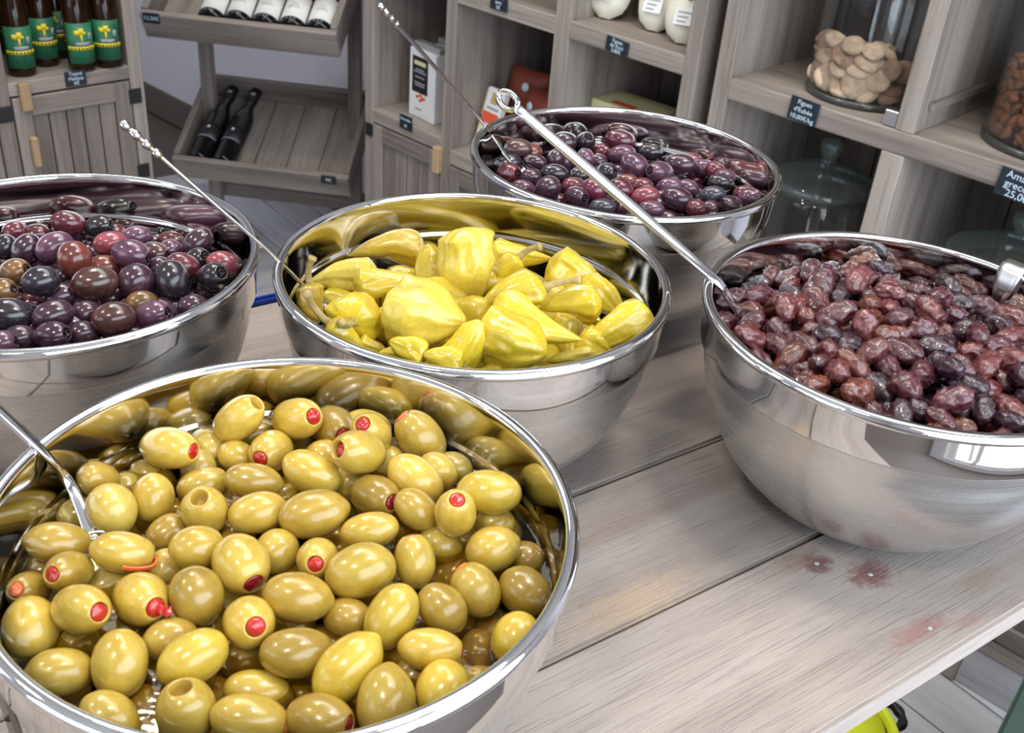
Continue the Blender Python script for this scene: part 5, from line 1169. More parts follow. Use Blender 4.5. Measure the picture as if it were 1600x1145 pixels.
for i, (P, d, a, b, mc, lab) in enumerate([
([0.1948, 0.5957, 1.0364], [-0.47, 0.87, 0.14], 0.0121, 0.0079, 'd', 'purple black wrinkled olive, fourth from left in thirteenth row from back, right bowl'),
([0.2954, 0.6265, 1.0562], [-0.15, 0.92, -0.37], 0.0123, 0.0072, 'd', 'purple black wrinkled olive, thirteenth from left in eleventh row from back, right bowl'),
([0.2466, 0.8119, 1.0228], [-0.89, 0.43, -0.14], 0.0108, 0.0083, 'm', 'dark red wrinkled olive, fifth from left in first row from back, right bowl'),
([0.3144, 0.6016, 1.0405], [0.25, 0.96, 0.14], 0.0121, 0.0076, 'd', 'purple black wrinkled olive, eleventh from left in thirteenth row from back, right bowl'),
([0.2647, 0.7582, 1.053], [0.56, 0.74, 0.37], 0.0134, 0.0085, 'r', 'red brown wrinkled olive, ninth from left in first row from back, right bowl'),
([0.2842, 0.7811, 1.0296], [-0.26, 0.96, 0.06], 0.0102, 0.0067, 'r', 'red brown wrinkled olive, ninth from left in third row from back, right bowl'),
([0.1861, 0.6878, 1.0268], [0.73, 0.17, -0.67], 0.0093, 0.0069, 'r', 'red brown wrinkled olive, third from left in ninth row from back, right bowl'),
([0.2969, 0.7448, 1.0385], [0.45, 0.87, -0.2], 0.0135, 0.0082, 'm', 'dark red wrinkled olive, twelfth from left in fifth row from back, right bowl'),
([0.2655, 0.6729, 1.0525], [0.97, 0.19, -0.14], 0.009, 0.0068, 'b', 'light brown wrinkled olive, sixth from left in eighth row from back, right bowl'),
([0.3825, 0.7143, 1.0376], [0.92, 0.37, 0.15], 0.0135, 0.0084, 'm', 'dark red wrinkled olive, fourteenth from left in eighth row from back, right bowl'),
([0.1596, 0.7169, 1.0258], [0.53, 0.79, -0.3], 0.013, 0.0087, 'm', 'dark red wrinkled olive, first from left in sixth row from back, right bowl'),
([0.2197, 0.6202, 1.048], [0.1, 0.89, -0.44], 0.0119, 0.0081, 'r', 'red brown wrinkled olive, fifth from left in eleventh row from back, right bowl'),
([0.2193, 0.6905, 1.0393], [0.88, 0.3, -0.36], 0.0098, 0.0071, 'r', 'red brown wrinkled olive, fourth from left in eighth row from back, right bowl'),
([0.3455, 0.6955, 1.0361], [0.0, 0.96, 0.27], 0.0094, 0.0067, 'r', 'red brown wrinkled olive, fourteenth from left in ninth row from back, right bowl'),
([0.2658, 0.6338, 1.0301], [0.14, 0.99, -0.03], 0.0093, 0.0067, 'm', 'dark red wrinkled olive, ninth from left in twelfth row from back, right bowl'),
([0.2804, 0.6965, 1.0543], [0.89, 0.43, 0.15], 0.01, 0.0073, 'm', 'dark red wrinkled olive, seventh from left in sixth row from back, right bowl'),
([0.3121, 0.6448, 1.045], [-0.58, 0.65, 0.49], 0.0109, 0.0076, 'm', 'dark red wrinkled olive, fourteenth from left in eleventh row from back, right bowl'),
([0.2732, 0.8173, 1.0171], [0.76, 0.63, -0.18], 0.0144, 0.0081, 'm', 'dark red wrinkled olive, eighth from left in second row from back, right bowl'),
([0.162, 0.6825, 1.023], [0.92, 0.03, -0.4], 0.0106, 0.0077, 'm', 'dark red wrinkled olive, second from left in ninth row from back, right bowl'),
([0.2122, 0.6009, 1.0236], [0.88, 0.34, -0.35], 0.0137, 0.0081, 'b', 'light brown wrinkled olive, first from left in fourteenth row from back, right bowl'),
([0.3702, 0.745, 1.0293], [-0.43, 0.71, -0.56], 0.0148, 0.0086, 'm', 'dark red wrinkled olive, fourteenth from left in seventh row from back, right bowl'),
([0.2181, 0.7704, 1.0352], [0.39, 0.77, -0.51], 0.0098, 0.0074, 'r', 'red brown wrinkled olive, second from left in second row from back, right bowl'),
([0.3632, 0.7222, 1.0435], [-0.33, 0.92, -0.2], 0.0146, 0.0088, 'd', 'purple black wrinkled olive, fifteenth from left in seventh row from back, right bowl'),
([0.2637, 0.7376, 1.0342], [-0.94, 0.08, 0.34], 0.0126, 0.0079, 'm', 'dark red wrinkled olive, ninth from left in fifth row from back, right bowl'),
([0.3202, 0.6154, 1.0272], [-0.39, 0.85, 0.37], 0.0101, 0.0069, 'm', 'dark red wrinkled olive, twelfth from left in fourteenth row from back, right bowl'),
([0.203, 0.626, 1.0346], [0.81, 0.57, 0.12], 0.012, 0.0078, 'r', 'red brown wrinkled olive, fourth from left in twelfth row from back, right bowl'),
([0.2246, 0.715, 1.0313], [0.89, 0.16, 0.43], 0.0125, 0.0074, 'm', 'dark red wrinkled olive, fifth from left in seventh row from back, right bowl'),
([0.2537, 0.7151, 1.0343], [0.81, 0.49, -0.31], 0.0109, 0.0077, 'b', 'light brown wrinkled olive, sixth from left in seventh row from back, right bowl'),
([0.3489, 0.6793, 1.0468], [0.97, 0.23, -0.03], 0.0118, 0.0079, 'm', 'dark red wrinkled olive, fifteenth from left in ninth row from back, right bowl'),
([0.2526, 0.6257, 1.0342], [-0.53, 0.74, 0.41], 0.0129, 0.0086, 'd', 'purple black wrinkled olive, eighth from left in twelfth row from back, right bowl'),
([0.3711, 0.7826, 1.018], [-0.03, 0.97, -0.25], 0.0126, 0.0086, 'd', 'purple black wrinkled olive, thirteenth from left in sixth row from back, right bowl'),
([0.2397, 0.6694, 1.043], [0.43, 0.9, 0.0], 0.012, 0.0082, 'd', 'purple black wrinkled olive, sixth from left in ninth row from back, right bowl'),
([0.3331, 0.813, 1.015], [-0.9, 0.42, 0.12], 0.0114, 0.0087, 'm', 'dark red wrinkled olive, twelfth from left in third row from back, right bowl'),
([0.2114, 0.655, 1.0242], [-0.57, 0.06, -0.82], 0.0145, 0.0083, 'r', 'red brown wrinkled olive, fourth from left in eleventh row from back, right bowl'),
([0.189, 0.7106, 1.0257], [-0.2, 0.98, 0.06], 0.0116, 0.0074, 'r', 'red brown wrinkled olive, third from left in seventh row from back, right bowl'),
([0.2353, 0.7963, 1.0175], [0.62, 0.53, -0.57], 0.0104, 0.0078, 'r', 'red brown wrinkled olive, fifth from left in third row from back, right bowl'),
([0.3667, 0.7009, 1.044], [0.86, 0.5, -0.04], 0.012, 0.008, 'r', 'red brown wrinkled olive, thirteenth from left in eighth row from back, right bowl'),
([0.3346, 0.6995, 1.0474], [-0.89, 0.29, -0.34], 0.0116, 0.0079, 'd', 'purple black wrinkled olive, eleventh from left in seventh row from back, right bowl'),
([0.1986, 0.7329, 1.0379], [-0.67, 0.09, -0.74], 0.0122, 0.007, 'r', 'red brown wrinkled olive, fifth from left in fourth row from back, right bowl'),
([0.3423, 0.6345, 1.0244], [-0.98, 0.18, -0.01], 0.014, 0.0078, 'm', 'dark red wrinkled olive, twelfth from left in thirteenth row from back, right bowl'),
([0.3002, 0.5611, 1.0295], [-0.63, 0.59, 0.51], 0.0104, 0.007, 'b', 'light brown wrinkled olive, eleventh from left in fifteenth row from back, right bowl'),
([0.363, 0.7978, 1.0292], [-0.91, 0.24, 0.35], 0.0114, 0.0075, 'r', 'red brown wrinkled olive, fifteenth from left in third row from back, right bowl'),
([0.1796, 0.7496, 1.0167], [-0.68, 0.74, -0.03], 0.0112, 0.008, 'd', 'purple black wrinkled olive, second from left in sixth row from back, right bowl'),
([0.2796, 0.6285, 1.0483], [0.56, 0.78, -0.27], 0.0125, 0.0083, 'm', 'dark red wrinkled olive, ninth from left in eleventh row from back, right bowl'),
([0.312, 0.769, 1.0387], [0.32, 0.89, -0.31], 0.0099, 0.0072, 'r', 'red brown wrinkled olive, tenth from left in third row from back, right bowl'),
([0.2497, 0.7513, 1.0416], [0.18, 0.98, -0.09], 0.0133, 0.0087, 'd', 'purple black wrinkled olive, seventh from left in third row from back, right bowl'),
([0.3727, 0.6641, 1.0255], [-0.95, 0.23, 0.2], 0.0092, 0.0069, 'm', 'dark red wrinkled olive, sixteenth from left in twelfth row from back, right bowl'),
([0.282, 0.5861, 1.0391], [-0.62, 0.77, 0.13], 0.0108, 0.0068, 'm', 'dark red wrinkled olive, tenth from left in fourteenth row from back, right bowl'),
([0.286, 0.8127, 1.0267], [0.18, 0.98, -0.01], 0.0122, 0.0082, 'r', 'red brown wrinkled olive, tenth from left in first row from back, right bowl'),
([0.2348, 0.5884, 1.0191], [-0.32, 0.94, 0.12], 0.012, 0.0081, 'd', 'purple black wrinkled olive, third from left in fifteenth row from back, right bowl'),
([0.2442, 0.7668, 1.0498], [0.62, 0.57, -0.53], 0.0111, 0.0074, 'm', 'dark red wrinkled olive, sixth from left in first row from back, right bowl'),
([0.2971, 0.7198, 1.0427], [0.99, 0.11, -0.08], 0.0124, 0.0071, 'd', 'purple black wrinkled olive, ninth from left in sixth row from back, right bowl'),
([0.3165, 0.8176, 1.0182], [-0.03, 0.98, 0.18], 0.0095, 0.007, 'r', 'red brown wrinkled olive, thirteenth from left in second row from back, right bowl'),
([0.212, 0.6347, 1.0451], [0.52, 0.65, -0.56], 0.0121, 0.0066, 'm', 'dark red wrinkled olive, fifth from left in tenth row from back, right bowl'),
([0.2494, 0.6481, 1.052], [0.81, 0.29, 0.51], 0.0112, 0.007, 'r', 'red brown wrinkled olive, eighth from left in ninth row from back, right bowl'),
([0.2808, 0.6455, 1.0358], [-0.4, 0.91, -0.09], 0.0104, 0.0068, 'd', 'purple black wrinkled olive, eleventh from left in twelfth row from back, right bowl'),
([0.3552, 0.6219, 1.0416], [-0.55, 0.71, -0.45], 0.011, 0.0069, 'd', 'purple black wrinkled olive, fourteenth from left in thirteenth row from back, right bowl'),
([0.3122, 0.6769, 1.0459], [0.59, 0.8, -0.05], 0.0099, 0.0071, 'd', 'purple black wrinkled olive, thirteenth from left in ninth row from back, right bowl'),
([0.3057, 0.6938, 1.0396], [-0.13, 0.99, 0.11], 0.0106, 0.0069, 'm', 'dark red wrinkled olive, eighth from left in eighth row from back, right bowl'),
([0.2852, 0.7583, 1.0298], [0.09, 0.98, -0.17], 0.0118, 0.0084, 'm', 'dark red wrinkled olive, tenth from left in fifth row from back, right bowl'),
([0.3256, 0.7852, 1.038], [0.14, 0.76, -0.63], 0.0108, 0.0079, 'd', 'purple black wrinkled olive, fourteenth from left in second row from back, right bowl'),
([0.3425, 0.7873, 1.0303], [-0.31, 0.66, -0.68], 0.0109, 0.0075, 'd', 'purple black wrinkled olive, fourteenth from left in third row from back, right bowl'),
([0.3286, 0.5897, 1.04], [-0.66, 0.72, -0.23], 0.0101, 0.0068, 'd', 'purple black wrinkled olive, fourteenth from left in fourteenth row from back, right bowl'),
([0.3276, 0.5657, 1.0267], [-0.73, 0.42, -0.53], 0.0123, 0.0073, 'm', 'dark red wrinkled olive, fourteenth from left in fifteenth row from back, right bowl'),
([0.3683, 0.7595, 1.0383], [-0.92, 0.26, 0.28], 0.0118, 0.0081, 'm', 'dark red wrinkled olive, sixteenth from left in fourth row from back, right bowl'),
([0.3314, 0.6499, 1.0475], [0.52, 0.83, 0.18], 0.0134, 0.0079, 'r', 'red brown wrinkled olive, fifteenth from left in eleventh row from back, right bowl'),
([0.1896, 0.642, 1.0219], [-0.12, 0.98, 0.12], 0.0089, 0.0068, 'r', 'red brown wrinkled olive, second from left in twelfth row from back, right bowl'),
([0.254, 0.665, 1.038], [0.29, 0.92, 0.26], 0.0137, 0.0081, 'r', 'red brown wrinkled olive, eighth from left in tenth row from back, right bowl'),
([0.229, 0.6012, 1.0453], [0.73, 0.54, -0.42], 0.0135, 0.0082, 'b', 'light brown wrinkled olive, fifth from left in thirteenth row from back, right bowl'),
([0.3432, 0.5872, 1.0227], [-0.75, 0.45, -0.49], 0.0112, 0.0069, 'm', 'dark red wrinkled olive, fifteenth from left in fifteenth row from back, right bowl'),
([0.1658, 0.639, 1.0191], [0.99, 0.14, -0.05], 0.0098, 0.007, 'r', 'red brown wrinkled olive, first from left in twelfth row from back, right bowl'),
([0.2367, 0.737, 1.0343], [0.54, 0.84, 0.01], 0.0116, 0.0074, 'm', 'dark red wrinkled olive, sixth from left in fifth row from back, right bowl'),
([0.354, 0.7412, 1.0295], [-0.06, 0.94, -0.33], 0.0108, 0.0076, 'm', 'dark red wrinkled olive, twelfth from left in seventh row from back, right bowl'),
([0.3599, 0.774, 1.0327], [-0.76, 0.64, 0.12], 0.01, 0.0076, 'd', 'purple black wrinkled olive, fifteenth from left in fourth row from back, right bowl'),
([0.3018, 0.7564, 1.0247], [0.12, 0.84, 0.52], 0.0138, 0.0075, 'm', 'dark red wrinkled olive, sixth from left in sixth row from back, right bowl'),
([0.3887, 0.7481, 1.0352], [0.2, 0.98, -0.01], 0.0119, 0.0078, 'm', 'dark red wrinkled olive, fifteenth from left in sixth row from back, right bowl'),
([0.3199, 0.7265, 1.0401], [0.26, 0.95, -0.16], 0.0106, 0.0074, 'm', 'dark red wrinkled olive, eleventh from left in sixth row from back, right bowl'),
([0.3442, 0.6514, 1.0356], [-0.49, 0.86, 0.15], 0.0113, 0.007, 'm', 'dark red wrinkled olive, thirteenth from left in twelfth row from back, right bowl'),
([0.1689, 0.7439, 1.0311], [0.98, 0.15, 0.15], 0.0136, 0.0086, 'm', 'dark red wrinkled olive, first from left in fourth row from back, right bowl'),
([0.2044, 0.7714, 1.0158], [-0.91, 0.29, 0.29], 0.0111, 0.0071, 'd', 'purple black wrinkled olive, second from left in fifth row from back, right bowl'),
([0.3777, 0.7304, 1.0461], [-0.73, 0.68, -0.06], 0.0127, 0.008, 'r', 'red brown wrinkled olive, fourteenth from left in sixth row from back, right bowl'),
([0.2838, 0.5608, 1.0195], [-0.95, 0.11, -0.29], 0.0138, 0.0084, 'r', 'red brown wrinkled olive, eighth from left in fifteenth row from back, right bowl'),
([0.2623, 0.5615, 1.02], [0.6, 0.47, -0.65], 0.0108, 0.008, 'm', 'dark red wrinkled olive, seventh from left in fifteenth row from back, right bowl'),
([0.3001, 0.6068, 1.0393], [0.2, 0.98, 0.07], 0.013, 0.0083, 'd', 'purple black wrinkled olive, ninth from left in thirteenth row from back, right bowl'),
([0.2696, 0.6005, 1.0354], [-0.62, 0.59, -0.52], 0.011, 0.0081, 'd', 'purple black wrinkled olive, seventh from left in thirteenth row from back, right bowl'),
([0.2224, 0.7474, 1.0272], [1.0, 0.06, -0.0], 0.0148, 0.0087, 'm', 'dark red wrinkled olive, fifth from left in fifth row from back, right bowl'),
([0.2076, 0.67, 1.0387], [-0.64, 0.77, 0.07], 0.0137, 0.0084, 'm', 'dark red wrinkled olive, fifth from left in ninth row from back, right bowl'),
([0.1761, 0.6552, 1.0292], [-0.53, 0.8, 0.27], 0.0139, 0.0076, 'm', 'dark red wrinkled olive, second from left in tenth row from back, right bowl'),
([0.3615, 0.6512, 1.0376], [-0.99, 0.11, 0.07], 0.0108, 0.0071, 'm', 'dark red wrinkled olive, fifteenth from left in twelfth row from back, right bowl'),
([0.2594, 0.571, 1.0324], [0.23, 0.89, -0.38], 0.0113, 0.0075, 'd', 'purple black wrinkled olive, sixth from left in fifteenth row from back, right bowl'),
([0.3277, 0.6676, 1.0457], [0.93, 0.22, -0.31], 0.0109, 0.008, 'r', 'red brown wrinkled olive, tenth from left in tenth row from back, right bowl'),
([0.3943, 0.7608, 1.0215], [0.85, 0.48, -0.22], 0.013, 0.0083, 'r', 'red brown wrinkled olive, sixteenth from left in seventh row from back, right bowl'),
([0.2911, 0.657, 1.0384], [-0.39, 0.82, -0.41], 0.0117, 0.0069, 'm', 'dark red wrinkled olive, tenth from left in eleventh row from back, right bowl'),
([0.2632, 0.6949, 1.0315], [0.58, 0.81, 0.1], 0.0103, 0.0072, 'r', 'red brown wrinkled olive, seventh from left in ninth row from back, right bowl'),
([0.4099, 0.7345, 1.0152], [1.0, 0.03, 0.01], 0.0102, 0.0069, 'b', 'light brown wrinkled olive, sixteenth from left in tenth row from back, right bowl'),
([0.2683, 0.7845, 1.0238], [0.59, 0.81, 0.04], 0.0136, 0.0087, 'm', 'dark red wrinkled olive, eighth from left in third row from back, right bowl'),
([0.1902, 0.7666, 1.0274], [-0.58, 0.8, 0.14], 0.0141, 0.0077, 'd', 'purple black wrinkled olive, second from left in third row from back, right bowl'),
([0.3033, 0.8232, 1.0279], [1.0, 0.04, -0.08], 0.0114, 0.0074, 'm', 'dark red wrinkled olive, thirteenth from left in first row from back, right bowl'),
([0.3115, 0.7849, 1.0254], [-0.67, 0.58, 0.47], 0.0128, 0.008, 'm', 'dark red wrinkled olive, tenth from left in fourth row from back, right bowl'),
([0.2243, 0.8056, 1.0256], [-0.26, 0.72, -0.64], 0.0115, 0.0086, 'b', 'light brown wrinkled olive, second from left in first row from back, right bowl'),
([0.3414, 0.7716, 1.0479], [-0.11, 0.99, -0.02], 0.0115, 0.0083, 'd', 'purple black wrinkled olive, sixteenth from left in second row from back, right bowl'),
([0.1746, 0.6377, 1.0317], [-0.87, 0.48, 0.02], 0.0112, 0.0072, 'm', 'dark red wrinkled olive, second from left in eleventh row from back, right bowl'),
([0.2613, 0.8103, 1.0317], [-0.22, 0.71, 0.66], 0.0107, 0.0078, 'd', 'purple black wrinkled olive, seventh from left in first row from back, right bowl'),
([0.2559, 0.5877, 1.0394], [0.17, 0.93, 0.34], 0.0108, 0.0068, 'd', 'purple black wrinkled olive, sixth from left in fourteenth row from back, right bowl'),
([0.2, 0.7078, 1.0488], [0.1, 0.92, 0.38], 0.011, 0.0079, 'r', 'red brown wrinkled olive, fourth from left in fifth row from back, right bowl'),
([0.2512, 0.6802, 1.0537], [-0.28, 0.27, 0.92], 0.0117, 0.008, 'r', 'red brown wrinkled olive, eighth from left in seventh row from back, right bowl'),
([0.233, 0.6549, 1.0312], [-0.26, 0.95, 0.17], 0.0127, 0.0078, 'b', 'light brown wrinkled olive, sixth from left in eleventh row from back, right bowl'),
([0.2322, 0.6211, 1.0355], [-0.96, 0.07, -0.25], 0.0144, 0.0079, 'b', 'light brown wrinkled olive, seventh from left in twelfth row from back, right bowl'),
([0.2835, 0.608, 1.0299], [-0.71, 0.68, 0.17], 0.0149, 0.0085, 'd', 'purple black wrinkled olive, eighth from left in fourteenth row from back, right bowl'),
([0.1777, 0.726, 1.0319], [-0.38, 0.75, -0.54], 0.0142, 0.0085, 'r', 'red brown wrinkled olive, first from left in fifth row from back, right bowl'),
([0.2729, 0.6566, 1.0484], [-0.83, 0.56, -0.04], 0.0143, 0.0083, 'm', 'dark red wrinkled olive, ninth from left in ninth row from back, right bowl'),
([0.3961, 0.7321, 1.0321], [0.62, 0.52, -0.59], 0.0135, 0.008, 'b', 'light brown wrinkled olive, fifteenth from left in eighth row from back, right bowl'),
([0.2897, 0.7976, 1.035], [0.84, 0.43, -0.34], 0.0112, 0.0074, 'm', 'dark red wrinkled olive, twelfth from left in first row from back, right bowl'),
([0.1801, 0.6742, 1.0218], [-0.98, 0.12, 0.14], 0.0116, 0.0084, 'r', 'red brown wrinkled olive, first from left in tenth row from back, right bowl'),
([0.3398, 0.7492, 1.0448], [-0.88, 0.42, -0.23], 0.0133, 0.0074, 'd', 'purple black wrinkled olive, fourteenth from left in fourth row from back, right bowl'),
([0.2339, 0.695, 1.0531], [0.86, 0.21, 0.47], 0.0145, 0.0084, 'm', 'dark red wrinkled olive, seventh from left in fifth row from back, right bowl'),
([0.318, 0.7563, 1.0456], [-0.9, 0.02, 0.43], 0.013, 0.0075, 'm', 'dark red wrinkled olive, thirteenth from left in third row from back, right bowl'),
([0.2137, 0.7399, 1.0406], [-0.71, 0.58, 0.4], 0.0136, 0.0076, 'd', 'purple black wrinkled olive, fourth from left in third row from back, right bowl'),
([0.2432, 0.5979, 1.0297], [-0.69, 0.59, 0.41], 0.0123, 0.0078, 'm', 'dark red wrinkled olive, third from left in fourteenth row from back, right bowl'),
([0.2568, 0.6077, 1.024], [0.63, 0.55, 0.56], 0.011, 0.0074, 'd', 'purple black wrinkled olive, fourth from left in fourteenth row from back, right bowl'),
([0.2667, 0.7247, 1.0499], [0.27, 0.87, -0.41], 0.0124, 0.0074, 'b', 'light brown wrinkled olive, ninth from left in fourth row from back, right bowl'),
([0.2563, 0.7771, 1.037], [0.18, 0.95, -0.26], 0.0125, 0.0078, 'd', 'purple black wrinkled olive, seventh from left in second row from back, right bowl'),
([0.3517, 0.6635, 1.0448], [-0.61, 0.45, -0.66], 0.0121, 0.0081, 'r', 'red brown wrinkled olive, twelfth from left in tenth row from back, right bowl'),
([0.3478, 0.7248, 1.0306], [-0.96, 0.2, 0.18], 0.0142, 0.0083, 'r', 'red brown wrinkled olive, tenth from left in eighth row from back, right bowl'),
([0.2972, 0.5859, 1.0342], [-0.92, 0.4, -0.04], 0.0091, 0.0067, 'b', 'light brown wrinkled olive, eleventh from left in fourteenth row from back, right bowl'),
([0.2045, 0.6425, 1.0328], [-0.92, 0.1, -0.38], 0.0093, 0.0066, 'm', 'dark red wrinkled olive, third from left in eleventh row from back, right bowl'),
([0.3821, 0.7703, 1.0273], [0.63, 0.76, -0.14], 0.0129, 0.0084, 'r', 'red brown wrinkled olive, sixteenth from left in fifth row from back, right bowl'),
([0.2379, 0.7105, 1.0441], [0.66, 0.73, 0.17], 0.0127, 0.0082, 'r', 'red brown wrinkled olive, fourth from left in sixth row from back, right bowl'),
([0.2071, 0.7973, 1.0284], [0.46, 0.8, 0.38], 0.0115, 0.0082, 'r', 'red brown wrinkled olive, first from left in first row from back, right bowl'),
([0.2886, 0.6768, 1.0378], [0.53, 0.62, -0.58], 0.0131, 0.0085, 'm', 'dark red wrinkled olive, tenth from left in ninth row from back, right bowl'),
([0.3462, 0.7111, 1.0393], [-0.21, 0.39, -0.89], 0.0092, 0.0068, 'm', 'dark red wrinkled olive, eleventh from left in eighth row from back, right bowl'),
([0.3497, 0.7585, 1.0367], [-0.45, 0.88, -0.14], 0.0118, 0.0081, 'd', 'purple black wrinkled olive, fifteenth from left in fifth row from back, right bowl'),
([0.2809, 0.7149, 1.0363], [-0.23, 0.97, -0.03], 0.0099, 0.0076, 'd', 'purple black wrinkled olive, ninth from left in seventh row from back, right bowl'),
([0.286, 0.7422, 1.0523], [-0.79, 0.59, -0.2], 0.0118, 0.0067, 'r', 'red brown wrinkled olive, eleventh from left in second row from back, right bowl'),
([0.3125, 0.5654, 1.0168], [-0.82, 0.25, 0.51], 0.012, 0.0071, 'b', 'light brown wrinkled olive, twelfth from left in fifteenth row from back, right bowl'),
([0.308, 0.7158, 1.0542], [-0.35, 0.93, 0.11], 0.0123, 0.0072, 'r', 'red brown wrinkled olive, thirteenth from left in fifth row from back, right bowl'),
([0.304, 0.7322, 1.0488], [-0.89, 0.34, 0.29], 0.011, 0.0069, 'm', 'dark red wrinkled olive, eleventh from left in fourth row from back, right bowl'),
([0.2551, 0.7963, 1.02], [1.0, 0.0, -0.06], 0.0123, 0.0081, 'd', 'purple black wrinkled olive, sixth from left in second row from back, right bowl'),
([0.3592, 0.6871, 1.0326], [0.83, 0.51, -0.24], 0.0123, 0.0073, 'm', 'dark red wrinkled olive, eleventh from left in tenth row from back, right bowl'),
([0.1826, 0.6099, 1.0237], [0.42, 0.71, -0.57], 0.0102, 0.0075, 'm', 'dark red wrinkled olive, second from left in thirteenth row from back, right bowl'),
([0.2458, 0.5772, 1.0266], [0.6, 0.75, 0.28], 0.0119, 0.0076, 'm', 'dark red wrinkled olive, fifth from left in fifteenth row from back, right bowl'),
([0.3465, 0.8052, 1.0257], [0.66, 0.75, 0.09], 0.0095, 0.0066, 'r', 'red brown wrinkled olive, fifteenth from left in second row from back, right bowl'),
([0.2346, 0.7809, 1.0458], [0.11, 0.96, 0.24], 0.0116, 0.0081, 'm', 'dark red wrinkled olive, fourth from left in first row from back, right bowl'),
([0.2237, 0.5746, 1.0183], [-0.39, 0.82, 0.42], 0.0105, 0.0067, 'd', 'purple black wrinkled olive, second from left in fifteenth row from back, right bowl'),
([0.3532, 0.6386, 1.0477], [0.1, 0.96, -0.25], 0.012, 0.0087, 'd', 'purple black wrinkled olive, fourteenth from left in twelfth row from back, right bowl'),
([0.2206, 0.6506, 1.0452], [0.37, 0.54, -0.76], 0.0131, 0.0072, 'r', 'red brown wrinkled olive, sixth from left in tenth row from back, right bowl'),
([0.3275, 0.7143, 1.0284], [-0.98, 0.04, 0.17], 0.0148, 0.0083, 'm', 'dark red wrinkled olive, twelfth from left in ninth row from back, right bowl'),
([0.3785, 0.6817, 1.0371], [-0.71, 0.19, 0.68], 0.0132, 0.0079, 'd', 'purple black wrinkled olive, fifteenth from left in tenth row from back, right bowl'),
([0.2101, 0.7594, 1.0212], [1.0, 0.02, -0.05], 0.0116, 0.0069, 'm', 'dark red wrinkled olive, third from left in fifth row from back, right bowl'),
([0.1774, 0.6245, 1.0148], [0.82, 0.17, 0.55], 0.0142, 0.0081, 'r', 'red brown wrinkled olive, first from left in thirteenth row from back, right bowl'),
([0.1965, 0.7491, 1.0328], [-0.89, 0.46, 0.05], 0.0095, 0.0073, 'm', 'dark red wrinkled olive, third from left in fourth row from back, right bowl'),
([0.1547, 0.6977, 1.0263], [-0.71, 0.63, 0.32], 0.0104, 0.0075, 'b', 'light brown wrinkled olive, first from left in eighth row from back, right bowl'),
([0.1853, 0.7768, 1.0148], [0.71, 0.7, 0.08], 0.0118, 0.0074, 'd', 'purple black wrinkled olive, second from left in fourth row from back, right bowl'),
([0.196, 0.6538, 1.0362], [0.65, 0.47, 0.6], 0.0136, 0.0077, 'b', 'light brown wrinkled olive, fourth from left in tenth row from back, right bowl'),
([0.2081, 0.5835, 1.018], [-0.87, 0.36, 0.33], 0.0106, 0.0068, 'r', 'red brown wrinkled olive, first from left in fifteenth row from back, right bowl'),
([0.3393, 0.5725, 1.0228], [-0.09, 0.77, 0.63], 0.013, 0.008, 'd', 'purple black wrinkled olive, sixteenth from left in fifteenth row from back, right bowl'),
([0.2115, 0.7221, 1.0452], [0.28, 0.96, -0.0], 0.0113, 0.0067, 'r', 'red brown wrinkled olive, sixth from left in fourth row from back, right bowl'),
([0.3527, 0.6042, 1.0222], [0.86, 0.51, -0.0], 0.0111, 0.0076, 'd', 'purple black wrinkled olive, sixteenth from left in fourteenth row from back, right bowl'),
([0.1762, 0.7067, 1.032], [0.6, 0.09, 0.8], 0.0129, 0.0076, 'm', 'dark red wrinkled olive, second from left in seventh row from back, right bowl'),
([0.3226, 0.6866, 1.0344], [-0.48, 0.86, -0.17], 0.0155, 0.0086, 'm', 'dark red wrinkled olive, ninth from left in tenth row from back, right bowl'),
([0.2079, 0.785, 1.0161], [-0.72, 0.5, -0.48], 0.0141, 0.0077, 'r', 'red brown wrinkled olive, fourth from left in fourth row from back, right bowl'),
([0.2241, 0.6743, 1.0458], [-0.79, 0.48, -0.38], 0.0099, 0.0073, 'd', 'purple black wrinkled olive, fifth from left in eighth row from back, right bowl'),
([0.3227, 0.6306, 1.0367], [0.98, 0.18, -0.03], 0.015, 0.0088, 'r', 'red brown wrinkled olive, tenth from left in thirteenth row from back, right bowl'),
([0.2952, 0.6418, 1.0459], [0.18, 0.68, 0.71], 0.0114, 0.0076, 'd', 'purple black wrinkled olive, eleventh from left in eleventh row from back, right bowl'),
([0.2749, 0.5751, 1.0341], [0.06, 0.77, -0.63], 0.0105, 0.0069, 'b', 'light brown wrinkled olive, ninth from left in fourteenth row from back, right bowl'),
([0.2913, 0.706, 1.0459], [-0.89, 0.34, 0.31], 0.0121, 0.0072, 'r', 'red brown wrinkled olive, eighth from left in sixth row from back, right bowl'),
([0.299, 0.787, 1.0383], [0.44, 0.89, -0.08], 0.0095, 0.0067, 'r', 'red brown wrinkled olive, fifteenth from left in first row from back, right bowl'),
([0.3256, 0.7969, 1.0253], [-0.99, 0.11, 0.04], 0.0109, 0.0074, 'r', 'red brown wrinkled olive, eleventh from left in third row from back, right bowl'),
([0.341, 0.6197, 1.0311], [-0.47, 0.78, 0.41], 0.0112, 0.008, 'r', 'red brown wrinkled olive, thirteenth from left in thirteenth row from back, right bowl'),
([0.2953, 0.7692, 1.0398], [0.16, 0.33, -0.93], 0.0113, 0.0085, 'r', 'red brown wrinkled olive, tenth from left in second row from back, right bowl'),
([0.2713, 0.7703, 1.0408], [-0.27, 0.96, -0.02], 0.0121, 0.0087, 'r', 'red brown wrinkled olive, ninth from left in second row from back, right bowl'),
([0.2905, 0.577, 1.0235], [-0.75, 0.65, 0.12], 0.0145, 0.0079, 'b', 'light brown wrinkled olive, ninth from left in fifteenth row from back, right bowl'),
